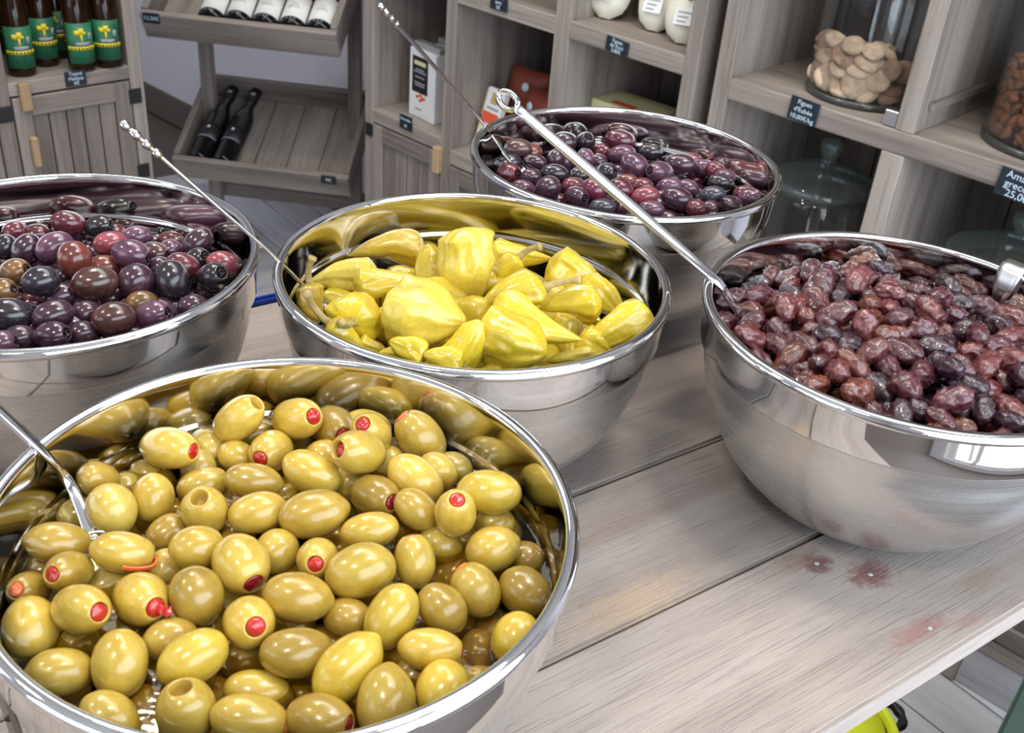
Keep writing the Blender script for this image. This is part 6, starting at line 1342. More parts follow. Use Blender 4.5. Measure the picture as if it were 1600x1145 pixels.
([0.3093, 0.6212, 1.047], [-0.9, 0.42, -0.03], 0.0128, 0.0078, 'd', 'purple black wrinkled olive, twelfth from left in twelfth row from back, right bowl'),
([0.1559, 0.6696, 1.0336], [-0.72, 0.3, 0.62], 0.0134, 0.0074, 'm', 'dark red wrinkled olive, first from left in ninth row from back, right bowl'),
([0.3101, 0.5839, 1.0223], [0.93, 0.13, -0.35], 0.0103, 0.0076, 'r', 'red brown wrinkled olive, tenth from left in fifteenth row from back, right bowl'),
([0.3384, 0.6023, 1.0354], [-0.42, 0.79, 0.45], 0.0148, 0.0082, 'r', 'red brown wrinkled olive, fifteenth from left in fourteenth row from back, right bowl'),
([0.2496, 0.7283, 1.0406], [-0.6, 0.64, -0.48], 0.0093, 0.0071, 'm', 'dark red wrinkled olive, eighth from left in fifth row from back, right bowl'),
([0.1892, 0.6708, 1.037], [-0.25, 0.94, -0.21], 0.0126, 0.0087, 'm', 'dark red wrinkled olive, fourth from left in ninth row from back, right bowl'),
([0.3125, 0.7453, 1.0308], [0.52, 0.81, 0.27], 0.0142, 0.0086, 'd', 'purple black wrinkled olive, tenth from left in sixth row from back, right bowl'),
([0.3096, 0.6593, 1.0358], [-0.95, 0.02, -0.31], 0.0126, 0.0071, 'r', 'red brown wrinkled olive, twelfth from left in eleventh row from back, right bowl'),
([0.2276, 0.7275, 1.0462], [-0.4, 0.71, 0.58], 0.0117, 0.0083, 'r', 'red brown wrinkled olive, seventh from left in fourth row from back, right bowl'),
([0.328, 0.7702, 1.0306], [0.84, 0.02, 0.54], 0.0155, 0.0087, 'r', 'red brown wrinkled olive, twelfth from left in fourth row from back, right bowl'),
([0.3094, 0.8036, 1.0278], [0.77, 0.5, -0.41], 0.0119, 0.007, 'r', 'red brown wrinkled olive, twelfth from left in second row from back, right bowl'),
([0.2362, 0.6409, 1.0434], [-0.73, 0.53, 0.42], 0.0134, 0.0075, 'b', 'light brown wrinkled olive, seventh from left in tenth row from back, right bowl'),
([0.2718, 0.7992, 1.0382], [0.08, 0.99, 0.14], 0.0115, 0.0088, 'r', 'red brown wrinkled olive, eighth from left in first row from back, right bowl'),
([0.2891, 0.8266, 1.0373], [-0.93, 0.05, -0.36], 0.0122, 0.0067, 'b', 'light brown wrinkled olive, eleventh from left in first row from back, right bowl'),
([0.1952, 0.6112, 1.0323], [-0.79, 0.52, 0.33], 0.0121, 0.0074, 'r', 'red brown wrinkled olive, third from left in thirteenth row from back, right bowl'),
([0.2024, 0.6823, 1.0237], [0.71, 0.67, -0.19], 0.0143, 0.0087, 'm', 'dark red wrinkled olive, third from left in tenth row from back, right bowl'),
([0.2429, 0.6137, 1.0241], [0.88, 0.46, -0.13], 0.0102, 0.0074, 'm', 'dark red wrinkled olive, sixth from left in thirteenth row from back, right bowl'),
([0.38, 0.6961, 1.0316], [0.8, 0.53, -0.28], 0.0094, 0.0067, 'b', 'light brown wrinkled olive, fourteenth from left in tenth row from back, right bowl'),
([0.2577, 0.8202, 1.0112], [0.91, 0.09, -0.4], 0.0098, 0.0074, 'r', 'red brown wrinkled olive, fifth from left in second row from back, right bowl'),
([0.1965, 0.6963, 1.0342], [-0.73, 0.31, 0.61], 0.0115, 0.0084, 'm', 'dark red wrinkled olive, fourth from left in seventh row from back, right bowl'),
([0.2988, 0.8097, 1.04], [0.84, 0.23, -0.49], 0.011, 0.0072, 'd', 'purple black wrinkled olive, fourteenth from left in first row from back, right bowl'),
([0.2999, 0.6644, 1.0488], [-0.94, 0.33, -0.01], 0.0131, 0.0081, 'd', 'purple black wrinkled olive, eleventh from left in ninth row from back, right bowl'),
([0.233, 0.7492, 1.0473], [0.62, 0.54, 0.57], 0.0139, 0.0088, 'm', 'dark red wrinkled olive, fourth from left in second row from back, right bowl'),
([0.1854, 0.7389, 1.0418], [0.67, 0.74, -0.08], 0.0119, 0.0075, 'm', 'dark red wrinkled olive, third from left in third row from back, right bowl'),
([0.1603, 0.6545, 1.0221], [-0.77, 0.57, 0.28], 0.0115, 0.0074, 'd', 'purple black wrinkled olive, first from left in eleventh row from back, right bowl'),
([0.2827, 0.7279, 1.046], [0.29, 0.9, -0.34], 0.0124, 0.0068, 'r', 'red brown wrinkled olive, eleventh from left in fifth row from back, right bowl'),
([0.3169, 0.7047, 1.0397], [-0.78, 0.36, -0.51], 0.0104, 0.0072, 'r', 'red brown wrinkled olive, ninth from left in eighth row from back, right bowl'),
([0.2457, 0.565, 1.0387], [-0.39, 0.87, 0.31], 0.0132, 0.0072, 'm', 'dark red wrinkled olive, fifth from left in fourteenth row from back, right bowl'),
([0.3356, 0.7319, 1.0434], [-0.99, 0.08, 0.15], 0.0095, 0.0066, 'm', 'dark red wrinkled olive, twelfth from left in sixth row from back, right bowl'),
([0.2716, 0.7486, 1.0415], [0.0, 0.59, -0.8], 0.0112, 0.0069, 'd', 'purple black wrinkled olive, eighth from left in fourth row from back, right bowl'),
([0.2689, 0.5878, 1.0236], [-0.88, 0.3, 0.37], 0.0108, 0.0083, 'd', 'purple black wrinkled olive, seventh from left in fourteenth row from back, right bowl'),
([0.4033, 0.7489, 1.0166], [0.26, 0.81, -0.53], 0.0126, 0.007, 'd', 'purple black wrinkled olive, sixteenth from left in ninth row from back, right bowl'),
([0.2487, 0.6923, 1.0424], [0.99, 0.05, -0.09], 0.013, 0.0074, 'r', 'red brown wrinkled olive, seventh from left in seventh row from back, right bowl'),
([0.2659, 0.616, 1.0444], [-0.31, 0.95, -0.02], 0.0125, 0.0087, 'm', 'dark red wrinkled olive, tenth from left in twelfth row from back, right bowl'),
([0.223, 0.7888, 1.0342], [0.92, 0.36, 0.16], 0.0147, 0.0088, 'm', 'dark red wrinkled olive, third from left in first row from back, right bowl'),
([0.3551, 0.7861, 1.0226], [-0.84, 0.07, -0.54], 0.0105, 0.007, 'r', 'red brown wrinkled olive, fourteenth from left in fifth row from back, right bowl'),
([0.2641, 0.7075, 1.044], [0.8, 0.52, -0.31], 0.0135, 0.0087, 'b', 'light brown wrinkled olive, fifth from left in sixth row from back, right bowl'),
([0.1755, 0.7606, 1.0274], [-0.86, 0.49, -0.15], 0.0106, 0.0069, 'm', 'dark red wrinkled olive, first from left in third row from back, right bowl'),
([0.244, 0.7843, 1.0279], [-0.46, 0.87, 0.17], 0.0125, 0.0085, 'r', 'red brown wrinkled olive, third from left in second row from back, right bowl'),
([0.1692, 0.6695, 1.0415], [0.83, 0.21, -0.52], 0.0133, 0.0074, 'r', 'red brown wrinkled olive, third from left in eighth row from back, right bowl'),
([0.276, 0.6839, 1.0461], [0.96, 0.22, 0.14], 0.0113, 0.0067, 'r', 'red brown wrinkled olive, seventh from left in eighth row from back, right bowl'),
([0.1724, 0.6892, 1.0354], [0.39, 0.84, -0.38], 0.0122, 0.0071, 'r', 'red brown wrinkled olive, second from left in eighth row from back, right bowl'),
([0.1628, 0.7334, 1.0144], [-0.07, 0.9, 0.42], 0.0124, 0.0087, 'd', 'purple black wrinkled olive, first from left in seventh row from back, right bowl'),
([0.3333, 0.6805, 1.0543], [0.15, 0.95, -0.27], 0.0111, 0.0073, 'm', 'dark red wrinkled olive, twelfth from left in eighth row from back, right bowl'),
([0.2052, 0.611, 1.0422], [0.76, 0.6, -0.25], 0.0121, 0.0067, 'b', 'light brown wrinkled olive, fifth from left in twelfth row from back, right bowl'),
([0.3857, 0.7748, 1.0109], [0.65, 0.7, -0.29], 0.0107, 0.008, 'd', 'purple black wrinkled olive, thirteenth from left in seventh row from back, right bowl'),
([0.1951, 0.7842, 1.028], [-0.58, 0.67, -0.47], 0.0113, 0.0079, 'd', 'purple black wrinkled olive, first from left in second row from back, right bowl'),
([0.2613, 0.6458, 1.0418], [-0.4, 0.9, 0.18], 0.012, 0.0075, 'm', 'dark red wrinkled olive, seventh from left in eleventh row from back, right bowl'),
([0.22, 0.5882, 1.0319], [0.53, 0.84, 0.1], 0.0159, 0.0088, 'r', 'red brown wrinkled olive, second from left in fourteenth row from back, right bowl'),
([0.2144, 0.7037, 1.0449], [-0.44, 0.87, -0.24], 0.0099, 0.0073, 'r', 'red brown wrinkled olive, third from left in sixth row from back, right bowl'),
([0.3225, 0.7382, 1.0519], [0.4, 0.74, -0.55], 0.0151, 0.0088, 'm', 'dark red wrinkled olive, thirteenth from left in fourth row from back, right bowl'),
([0.2954, 0.6889, 1.0502], [0.97, 0.13, 0.23], 0.011, 0.0084, 'm', 'dark red wrinkled olive, tenth from left in seventh row from back, right bowl'),
([0.2323, 0.7663, 1.0298], [0.22, 0.91, 0.35], 0.0133, 0.0087, 'd', 'purple black wrinkled olive, sixth from left in third row from back, right bowl'),
([0.3214, 0.5791, 1.031], [0.73, 0.68, 0.06], 0.0107, 0.0075, 'm', 'dark red wrinkled olive, thirteenth from left in fifteenth row from back, right bowl'),
([0.2785, 0.668, 1.0295], [-0.15, 0.86, -0.49], 0.0107, 0.0069, 'd', 'purple black wrinkled olive, eighth from left in eleventh row from back, right bowl'),
([0.2907, 0.5965, 1.0496], [0.91, 0.02, 0.41], 0.0122, 0.0077, 'm', 'dark red wrinkled olive, eighth from left in thirteenth row from back, right bowl'),
([0.3635, 0.6723, 1.0384], [-0.93, 0.18, -0.33], 0.0103, 0.0078, 'r', 'red brown wrinkled olive, thirteenth from left in tenth row from back, right bowl'),
([0.2316, 0.5707, 1.0313], [-0.48, 0.87, -0.13], 0.0128, 0.0077, 'r', 'red brown wrinkled olive, fourth from left in fifteenth row from back, right bowl'),
([0.3661, 0.6349, 1.0324], [-0.99, 0.13, -0.02], 0.0132, 0.0077, 'm', 'dark red wrinkled olive, fifteenth from left in thirteenth row from back, right bowl'),
([0.2255, 0.6354, 1.0243], [-0.25, 0.96, 0.15], 0.0119, 0.0088, 'b', 'light brown wrinkled olive, sixth from left in twelfth row from back, right bowl'),
([0.3251, 0.6001, 1.0276], [-0.88, 0.07, 0.47], 0.0105, 0.0073, 'r', 'red brown wrinkled olive, thirteenth from left in fourteenth row from back, right bowl'),
([0.1865, 0.627, 1.0319], [0.48, 0.88, 0.05], 0.0134, 0.0073, 'd', 'purple black wrinkled olive, third from left in twelfth row from back, right bowl')]):
    o = link('wrinkled_olive', DRYM[mc][i % 12]); tag(o, lab, 'olive', 'wrinkled olives in the right bowl')
    orient(o, P, d, (a*1.1, b*1.12, b*1.12), rnd.uniform(0, 6.28))

# ------------------------------------------------------------------ peppers
def pepper_me(seed, bend, fat, lobes=3, L=1.0):
    """Unit pepper along x, stem end at -x and tip at +x; y/z radius 1 at the shoulder."""
    vs, fs = [], []; n, k = 52, 44
    for j in range(k+1):
        u = j/k; x = u*2-1
        sh = min(1, (u/.16))**.55 if u < .16 else 1
        r = sh*((1-max(0, (u-.16)/.84)**(2.3 if fat else 1.5))**(.62 if fat else .8))
        r = max(r, .015)
        by = bend*(x*x-.4)
        for i in range(n):
            a = 2*PI*i/n; y, z = math.cos(a), math.sin(a)
            p = Vector((x*1.5+seed*5.3, y*r*.9, z*r*.9))
            pf = Vector((x*.8+seed*3.7, y*1.5, z*1.5)); pg = Vector((x*1.6+seed*2.1, y*2.6, z*2.6))
            kk = .96 + .10*math.cos(lobes*a + seed + x*1.2)*(1-.4*u) + .26*noise.noise(p*.8) + .15*(1-2*abs(noise.noise(pf)))*(1-.3*u) + .05*(1-2*abs(noise.noise(pg))) + .012*noise.noise(p*6)
            fl = .86 + .12*math.sin(seed*2.1)
            dent = (.10 if u < .12 else 0)*(1-u/.12)
            vs.append((x + dent*.4, y*r*kk + by, z*r*kk*fl))
    for j in range(k):
        for i in range(n):
            i2 = (i+1) % n; fs.append((j*n+i, j*n+i2, (j+1)*n+i2, (j+1)*n+i))
    fs.append(tuple(range(n-1, -1, -1))); fs.append(tuple(k*n+i for i in range(n)))
    return mesh_from('pepper', vs, fs)
def calyx_me():
    vs, fs = [], []; n = 20
    vs.append((-1.08, 0, 0))
    for i in range(n):
        a = 2*PI*i/n; r = .34 if i % 4 < 2 else .20; vs.append((-1.0 - (.02 if i % 4 < 2 else .05), r*math.cos(a), r*math.sin(a)))
    for i in range(n):
        a = 2*PI*i/n; r = .30 if i % 4 < 2 else .18; vs.append((-.93, r*math.cos(a), r*math.sin(a)))
    for i in range(n):
        j = (i+1) % n; fs.append((0, 1+j, 1+i)); fs.append((1+i, 1+j, 1+n+j, 1+n+i))
    return mesh_from('calyx', vs, fs)
CAL = calyx_me(); CAL.materials.append(M['stem'])
for i, (P, d, a, b, stem, bend, lab, ry) in enumerate([
[[-0.1101, 0.7973, 1.0233], [-0.98, -0.21, 0.04], 0.0339, 0.0138, 1, 0.5, 'long brownish one curled behind, with its stem meeting the big upright pepper', [-0.123, 0.893, -0.433]],
[[-0.0388, 0.7195, 1.0559], [0.21, -0.26, -0.94], 0.0294, 0.0204, 0, 0.05, 'big smooth pale one hanging tip down at the top middle', [-0.048, 0.896, -0.441]],
[[-0.0015, 0.7984, 1.0294], [1.0, -0.02, -0.05], 0.0275, 0.0109, 0, 0.15, 'slim shiny one lying at the back right of the big smooth pepper', [-0.002, 0.903, -0.43]],
[[-0.0689, 0.7368, 1.0393], [-0.16, 0.27, 0.95], 0.0211, 0.0146, 0, 0.05, 'small one pointing up, left of the big smooth pepper', [-0.083, 0.89, -0.448]],
[[-0.1365, 0.7363, 1.0267], [-0.97, -0.22, -0.08], 0.0289, 0.0138, 0, 0.2, 'pale one lying along the back left steel wall', [-0.162, 0.875, -0.456]],
[[-0.1015, 0.716, 1.0358], [0.98, 0.19, 0.1], 0.0258, 0.0119, 0, 0.1, 'long smooth one partly hidden behind the round crumpled pepper', [-0.125, 0.879, -0.46]],
[[-0.0627, 0.6469, 1.05], [0.93, -0.38, 0.03], 0.0309, 0.0223, 0, 0.1, 'round crumpled pale one in the middle with deep folds', [-0.084, 0.871, -0.485]],
[[-0.1113, 0.6529, 1.044], [0.1, 1.0, -0.01], 0.0184, 0.0177, 2, 0.1, 'one showing its brown star-shaped calyx to the viewer', [-0.147, 0.863, -0.484]],
[[-0.1163, 0.6259, 1.0379], [0.81, -0.18, -0.56], 0.0162, 0.0102, 1, 0.2, 'one at the front left rim with a long upright curved stem', [-0.158, 0.849, -0.505]],
[[-0.1541, 0.6981, 1.0224], [0.26, -0.43, -0.87], 0.016, 0.0107, 1, 0.2, 'brownish one with a hooked stem at the far left wall', [-0.189, 0.858, -0.477]],
[[-0.0071, 0.6743, 1.0537], [-0.86, -0.32, -0.4], 0.0293, 0.0131, 1, 0.45, 'bent one whose thick stem sticks up towards the back right', [-0.009, 0.884, -0.467]],
[[0.0136, 0.6507, 1.0487], [0.93, -0.26, -0.25], 0.0348, 0.0144, 0, 0.3, 'long bright one draped across the front with a narrow tip', [0.018, 0.874, -0.486]],
[[-0.0017, 0.6251, 1.0455], [0.84, -0.54, 0.06], 0.0278, 0.0202, 0, 0.1, 'wide crumpled bright one at the front with a brown torn spot', [-0.002, 0.864, -0.504]],
[[-0.0329, 0.6179, 1.0452], [0.48, 0.14, 0.86], 0.0208, 0.012, 0, 0.2, 'folded ribbed one left of the wide crumpled pepper', [-0.046, 0.86, -0.508]],
[[0.0386, 0.6856, 1.0483], [-0.98, -0.04, -0.18], 0.0242, 0.0116, 0, 0.25, 'smooth yellow one on the right of the bent stemmed pepper', [0.05, 0.883, -0.466]],
[[0.0456, 0.7667, 1.0287], [0.91, -0.23, -0.36], 0.0276, 0.0165, 0, 0.1, 'crumpled one at the back right beneath the thick stem', [0.053, 0.894, -0.445]],
[[0.0659, 0.7419, 1.0269], [0.8, -0.33, -0.5], 0.0221, 0.0116, 0, 0.1, 'narrow one sloping down to the right wall', [0.079, 0.886, -0.458]],
[[0.0753, 0.6728, 1.0382], [-0.87, -0.32, -0.39], 0.0274, 0.0157, 0, 0.25, 'bright waxy one against the right wall with a dark speck', [0.098, 0.871, -0.482]],
[[-0.0105, 0.7552, 1.0383], [-0.64, -0.35, -0.68], 0.0131, 0.0081, 1, 0.2, 'small knotted one with a stubby stem behind the bent pepper', [-0.013, 0.897, -0.442]],
[[-0.0211, 0.9, 0.9926], [1.0, 0.06, 0.07], 0.0143, 0.009, 0, 0.1, 'small pale one peeping out at the very back', [-0.021, 0.907, -0.421]],
[[-0.0765, 0.877, 0.9926], [-0.09, 0.42, 0.9], 0.014, 0.0093, 0, 0.1, 'brownish one squeezed behind the upward pointing pepper', [-0.079, 0.9, -0.429]],
[[-0.0703, 0.6113, 1.0418], [-0.9, 0.14, 0.41], 0.0143, 0.0092, 0, 0.2, 'short one at the front rim below the round crumpled pepper', [-0.098, 0.852, -0.514]],
[[-0.0455, 0.6028, 1.0411], [-0.96, 0.08, 0.25], 0.0142, 0.0084, 1, 0.2, 'one at the front rim with a thin dark stem rising', [-0.064, 0.851, -0.521]],
[[-0.0819, 0.6213, 1.0289], [-0.99, -0.05, 0.13], 0.0114, 0.0067, 0, 0.2, 'flat scrap-like one pressed under the front left rim', [-0.112, 0.847, -0.52]],
[[-0.0073, 0.6154, 1.0297], [-1.0, -0.01, 0.0], 0.0137, 0.0066, 0, 0.1, 'one mostly hidden under the front rim', [-0.01, 0.85, -0.526]],
[[0.0412, 0.6411, 1.0285], [-0.98, -0.04, -0.18], 0.0191, 0.008, 1, 0.1, 'one at the front right rim with two pale stems beside it', [0.055, 0.858, -0.511]],
[[0.0391, 0.6984, 1.0208], [0.97, -0.17, -0.2], 0.0138, 0.0099, 0, 0.1, 'one tucked under the long draped pepper', [0.049, 0.872, -0.486]],
[[0.0595, 0.6641, 1.0277], [0.9, -0.27, -0.33], 0.015, 0.0107, 0, 0.1, 'deep yellow one low beside the waxy pepper', [0.077, 0.864, -0.498]],
[[-0.0985, 0.632, 1.0287], [0.96, -0.02, -0.29], 0.0107, 0.0067, 0, 0.1, 'small round scrap beside the front left rim', [-0.132, 0.849, -0.512]],
[[-0.097, 0.6739, 1.0212], [0.7, -0.28, -0.66], 0.0134, 0.0105, 0, 0.1, 'dark shaded one beneath the calyx pepper', [-0.124, 0.859, -0.496]]]):
    mk = 'pep_b' if 'brownish' in lab else 'pep_p' if 'pale' in lab else 'pep'
    fat = b/a > .5
    me = pepper_me(i+1, bend*(a/b)*.55, fat, 3 if i % 3 else 4); me.materials.append(M[mk])
    o = link('yellow_pepper', me); tag(o, 'yellow pickled pepper, ' + lab, 'pepper', 'pickled peppers in the middle bowl')
    # keep the flatter side to the camera's view of it
    dv = Vector(d).normalized(); rv = Vector(ry)
    z = (-rv - dv*(-rv).dot(dv)).normalized(); y = z.cross(dv)
    mw = Matrix((( dv.x, y.x, z.x, P[0]), (dv.y, y.y, z.y, P[1]), (dv.z, y.z, z.z, P[2]), (0, 0, 0, 1)))
    bb = min(b, .033)
    o.matrix_world = mw @ Matrix.Diagonal((a, b, bb, 1))
    if stem:
        cx_ = link('calyx', CAL, None, o); cx_.location = (0, bend*(a/b)*.55*.6, 0)
        sp = (a, b, bb)
        L = .020 if i in (8, 10) else .014
        pts = [(-.92*a, 0, 0), (-a-.004, 0, .001), (-a-.004-L*.5, .002, .004), (-a-.004-L*.95, .006, .008 if i != 8 else .014)]
        pth = smoothpath(pts, 5)
        me = sweep_me('pepper_stem', pth, [(.0028-.0006*q/15+(.001 if q > 13 else 0),)*2 for q in range(len(pth))])
        me.materials.append(M['stem_d'] if 'dark stem' in lab else M['stem'])
        s_ = link('stem', me, None, o); s_.matrix_local = Matrix.Diagonal((1/a, 1/b, 1/bb, 1)) @ Matrix.Translation((0, bend*(a/b)*.55*.6*b, 0))

# ------------------------------------------------------------------ what lies beneath the top layers

def under(k, name, me, mat, z0, z1, drop, gap, s, lab, cat, rfac=.84):
    c, r = BOWLS[k]
    heap(name, me, mat, disc_pts(c[0], c[1], r*rfac, lambda q: c[2] + r*(z0+(z1-z0)*q*q) - drop + rnd.uniform(-.004, .004), gap, 2500, s), lab, cat)
under('A', 'lower_olives', [OM('body', 'green_b', s) for s in range(5)], M['green_b'], -.11, -.20, .036, .0215, (.0165, .0125, .0125), 'green olives packed deeper in the brine of the front bowl', 'olives', .80)
under('C', 'lower_olives', [OM('body', 'kal_P', s) for s in range(5)], M['kal_P'], -.10, -.21, .030, .0195, (.0148, .0115, .0115), 'dark purple olives packed beneath the top ones in the left bowl', 'olives', .82)
under('D', 'lower_olives', [OM('body', 'kal_P', s) for s in range(5)], M['kal_P'], -.12, -.21, .028, .0190, (.0148, .0105, .0105), 'dark olives packed beneath the top ones in the back bowl', 'olives', .82)
under('E', 'lower_olives', DRY, M['dry_d'], -.03, -.20, .022, .0115, (.0105, .0072, .0072), 'wrinkled olives packed beneath the top ones in the right bowl', 'olives', .84)
PU = [pepper_me(40+s, .1, s == 1) for s in range(3)]
under('B', 'lower_peppers', PU, M['pep'], .06, -.13, .036, .026, (.030, .018, .016), 'yellow peppers packed beneath the top ones in the middle bowl', 'peppers', .66)

# brine over the green olives
c, r = BOWLS['A']
br = lathe('olive_brine', [(0, 0), (r*.945, 0)], M['brine'], None, 96); br.location = (c[0], c[1], c[2]-.275*r)
tag(br, 'clear yellowish brine around the green olives in the front bowl', 'brine', None, 'stuff')

# ------------------------------------------------------------------ spoons
def spoon(pts, secs, lab, bowlend, tip='loop', upv=(0, 0, 1)):
    o = empty('olive_spoon', pts[-1]); tag(o, lab, 'spoon', 'long handled spoons')
    inv = -Vector(pts[-1])
    pth = smoothpath([Vector(p)+inv for p in pts], 8)
    n = len(pth); ss = []
    for i in range(n):
        f = i/(n-1)*(len(secs)-1); k = min(int(f), len(secs)-2); w = f-k
        ss.append(tuple(secs[k][q]*(1-w)+secs[k+1][q]*w for q in range(2)))
    link('handle', sweep_me('handle', pth, ss, upv), M['spoon'], o)
    # small round spoon bowl at the lower end, sunk in the food
    dv = (pth[-1]-pth[-4]).normalized()
    sb = lathe('spoon_bowl', [(0, -.008), (.008, -.0065), (.014, -.002), (.016, .003), (.0152, .003), (.0132, -.001), (.0075, -.0055), (0, -.0068)], M['spoon'], o, 28)
    sb.location = pth[-1] + dv*.010; sb.rotation_euler = dv.to_track_quat('X', 'Z').to_euler()
    t0 = (pth[0]-pth[2]).normalized()
    if tip == 'loop':
        vs = []
        ring = [pth[0] + t0*.006 + t0*(.0085*math.cos(a)) + t0.cross(Vector((0, -.95, .3))).normalized()*(.0058*math.sin(a)) for a in [2*PI*k/20 for k in range(21)]]
        link('hanging_loop', sweep_me('hanging_loop', ring, [(.0022, .0022)]*21), M['spoon'], o)
    else:
        for k in range(4):
            bd = lathe('handle_bead', [(0, -.0042), (.0024, -.0030), (.0033, 0), (.0024, .0030), (0, .0042)], M['spoon'], o, 14)
            bd.location = pth[0] + t0*(.004 - .009*k); bd.rotation_euler = t0.to_track_quat('Z', 'X').to_euler()
    return o

RZ = 1.0574
spoon([(-.300, .455, RZ+.055), (-.2505, .448, RZ+.0055), (-.2345, .449, RZ-.023), (-.2135, .4225, RZ-.039)], [(.0026, .0020), (.0032, .0018), (.0030, .0016), (.0034, .0013)], 'thin steel spoon handle bending down into the green olives at the left rim', 1, 'bead')
spoon([(-.255, .642, RZ+.110), (-.215, .667, RZ+.055), (-.179, .690, RZ+.0055), (-.145, .705, RZ-.042)], [(.0022, .0018), (.0018, .0015), (.0020, .0014), (.0026, .0013)], 'thin beaded steel spoon leaning across to the yellow peppers from above the left bowl', 1, 'bead')
spoon([(-.130, .885, RZ+.140), (-.090, .958, RZ+.072), (-.052, 1.0275, RZ+.0055), (-.016, 1.022, RZ-.036)], [(.0022, .0018), (.0018, .0015), (.0020, .0014), (.0026, .0013)], 'thin beaded steel spoon leaning far left out of the back bowl', 1, 'bead')
spoon([(-.016, .791, RZ+.100), (.060, .760, RZ+.055), (.141, .7262, RZ+.0058), (.158, .724, RZ-.010), (.176, .723, RZ-.034), (.190, .700, RZ-.054)], [(.0046, .0014), (.0052, .0014), (.0040, .0016), (.0036, .0016), (.0032, .0014), (.005, .0013)], 'flat steel spoon with a hanging loop, crossing the back bowl into the right one', 1, 'loop', (0, -.45, .89))


# hook end over the rim of the right bowl
hk = empty('hooked_ladle', (.407, .813, 1.045)); tag(hk, 'steel ladle end with a stamped rounded tab hooked over the right bowl rim', 'ladle')
hb = BOWLS['E']; hv = (Vector((.4085, .800, 0)) - Vector((hb[0][0], hb[0][1], 0))); hv.normalize()
hs = Vector((-hv.y, hv.x, 0))
hc = Vector((hb[0][0], hb[0][1], hb[0][2])) + hv*hb[1] - Vector((.407, .813, 1.045))
vs, fs = [], []
prof = [(.014, -.030), (.013, -.004), (.009, .0040), (.002, .0066), (-.006, .0058), (-.0105, .0012), (-.0130, -.0110), (-.0142, -.0230)]
NP = len(prof)
for i, (q, z) in enumerate(prof):
    w = .0098 if i < NP-2 else (.0086 if i == NP-2 else .0045)
    for s in (-1, -.5, 0, .5, 1):
        zz = z - (.003*(1-abs(s)) if i == NP-1 else 0)
        for k in (0, .0014): vs.append(hc + hv*(q+k) + hs*(s*w) + Vector((0, 0, zz)))
for i in range(NP-1):
    for j in range(4):
        a = i*10+j*2; b = a+10
        fs += [(a, a+2, b+2, b), (a+1, b+1, b+3, a+3)]
    fs += [(i*10, i*10+10, i*10+11, i*10+1), (i*10+8, i*10+9, i*10+19, i*10+18)]
e_ = (NP-1)*10
for j in range(4): fs += [(j*2, j*2+1, j*2+3, j*2+2), (e_+j*2, e_+j*2+2, e_+j*2+3, e_+j*2+1)]
me = mesh_from('hook_tab', vs, fs); link('hook_tab', me, M['wornsteel'], hk)
tx = text('stamped_letters', 'EA', .0055, M['grey'], hk, hc - hv*.0136 + Vector((0, 0, -.011)))
tx.rotation_euler = Matrix((hs, Vector((0, 0, 1)), hs.cross(Vector((0, 0, 1))))).transposed().to_euler()
rod = [hc + hv*.012 + Vector((0, 0, -.008)), hc + hv*.012 - hs*.03 + Vector((0, 0, -.010)), hc + hv*.02 - hs*.08 + Vector((0, 0, -.014)), hc + hv*.035 - hs*.14 + Vector((0, 0, -.02))]
pth = smoothpath(rod, 6); link('ladle_rod', sweep_me('ladle_rod', pth, [(.0028, .0028)]*len(pth)), M['wornsteel'], hk)

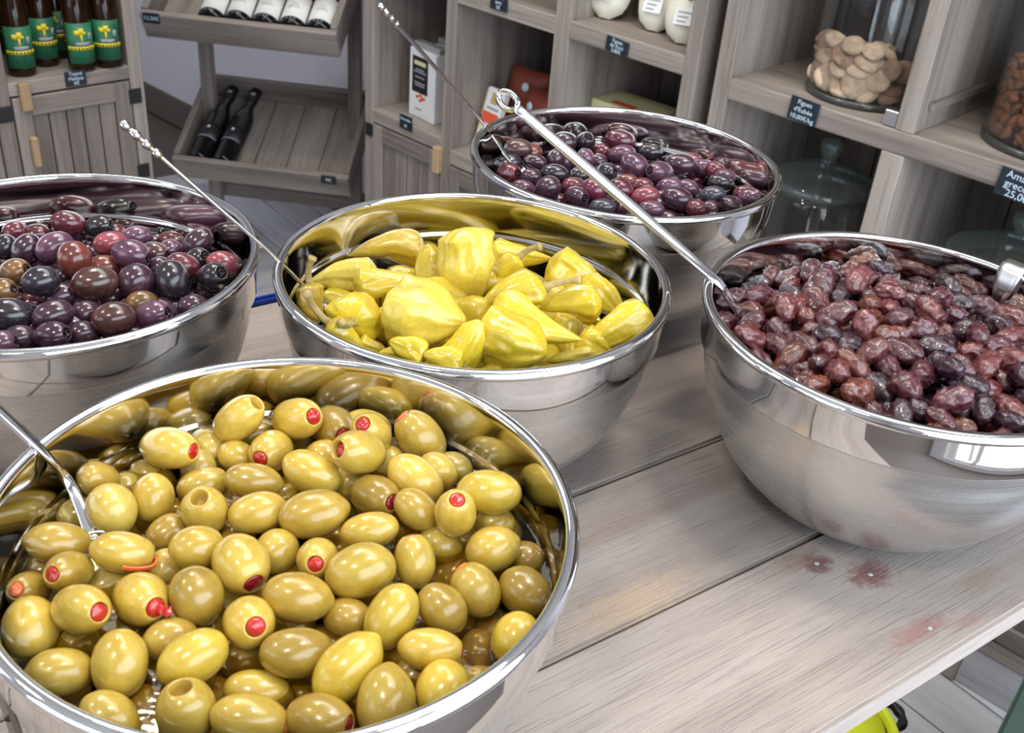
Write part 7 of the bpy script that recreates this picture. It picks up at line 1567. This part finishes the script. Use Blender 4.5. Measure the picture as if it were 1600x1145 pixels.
# ------------------------------------------------------------------ by the counter
o = empty('plastic_tray', (0, 0, .9), TR); tag(o, 'blue plastic tray edge at the far side of the counter between two bowls', 'tray')
board('tray_rim', o, (.20, .8765, -.004), (.52, .8845, .006), M['blue'], 'x', .003, None, 2); board('tray_wall', o, (.20, .878, -.10), (.52, .882, -.005), M['blue'], 'x', .001)
board('tray_floor', o, (.20, .882, -.10), (.52, 1.0, -.096), M['blue'], 'x', .001)

bk = empty('plastic_tub', (.478, 1.045, FZ)); tag(bk, 'lime yellow plastic tub with a black carrying lug on the floor under the counter', 'tub')
rb = .115; zb = .22 - FZ
lathe('tub_body', [(0, .002), (rb*.80, 0), (rb*.84, .006), (rb*.97, zb-.03), (rb*.97, zb-.012), (rb*.93, zb-.014), (rb*.8, .01), (0, .008)], M['white'], bk, 56)
lathe('tub_lid', [(0, zb+.022), (rb*.5, zb+.018), (rb*.84, zb+.002), (rb*.87, zb-.008)], M['lime'], bk, 56)
lathe('tub_rim', [(rb*.90, zb-.02), (rb*.93, zb+.001), (rb*1.0, zb+.004), (rb*1.04, zb-.004), (rb*1.04, zb-.024), (rb*.99, zb-.024)], M['lime'], bk, 56)
lathe('tub_gap_shade', [(rb*.86, zb-.010), (rb*.92, zb-.010)], M['black'], bk, 56)  # black ring paints the shade in the gap between lid and rim
lg = [(.000, -.026), (.012, -.028), (.020, -.018), (.026, -.008), (.030, .002), (.026, .014), (.016, .022), (.004, .028)]
ra = R(-2)
pl = []
for k in range(15):
    a = -1.9 + 3.8*k/14; pl.append((rb*1.03 + .004 + .020*math.cos(a), .026*math.sin(a), zb-.014))
lug = link('carrying_lug', sweep_me('carrying_lug', smoothpath(pl, 2), [(.006 + .0015*math.cos(q*.9), .007) for q in range(29)]), M['black'], bk, 'black carrying lug'); lug.rotation_euler = (0, 0, R(20))
bx = empty('green_bin', (.619, .884, 0), R(54.5)); tag(bx, 'dark green storage bin cut off at the corner of the picture', 'bin')
board('bin_body', bx, (-.20, -.13, FZ), (.45, -.006, .40), M['darkgreen'], 'z', .006, None, 2); board('bin_lid', bx, (-.208, -.138, .40), (.458, 0, .415), M['darkgreen'], 'x', .005, None, 2)

# ------------------------------------------------------------------ tidy
bpy.context.view_layer.update()
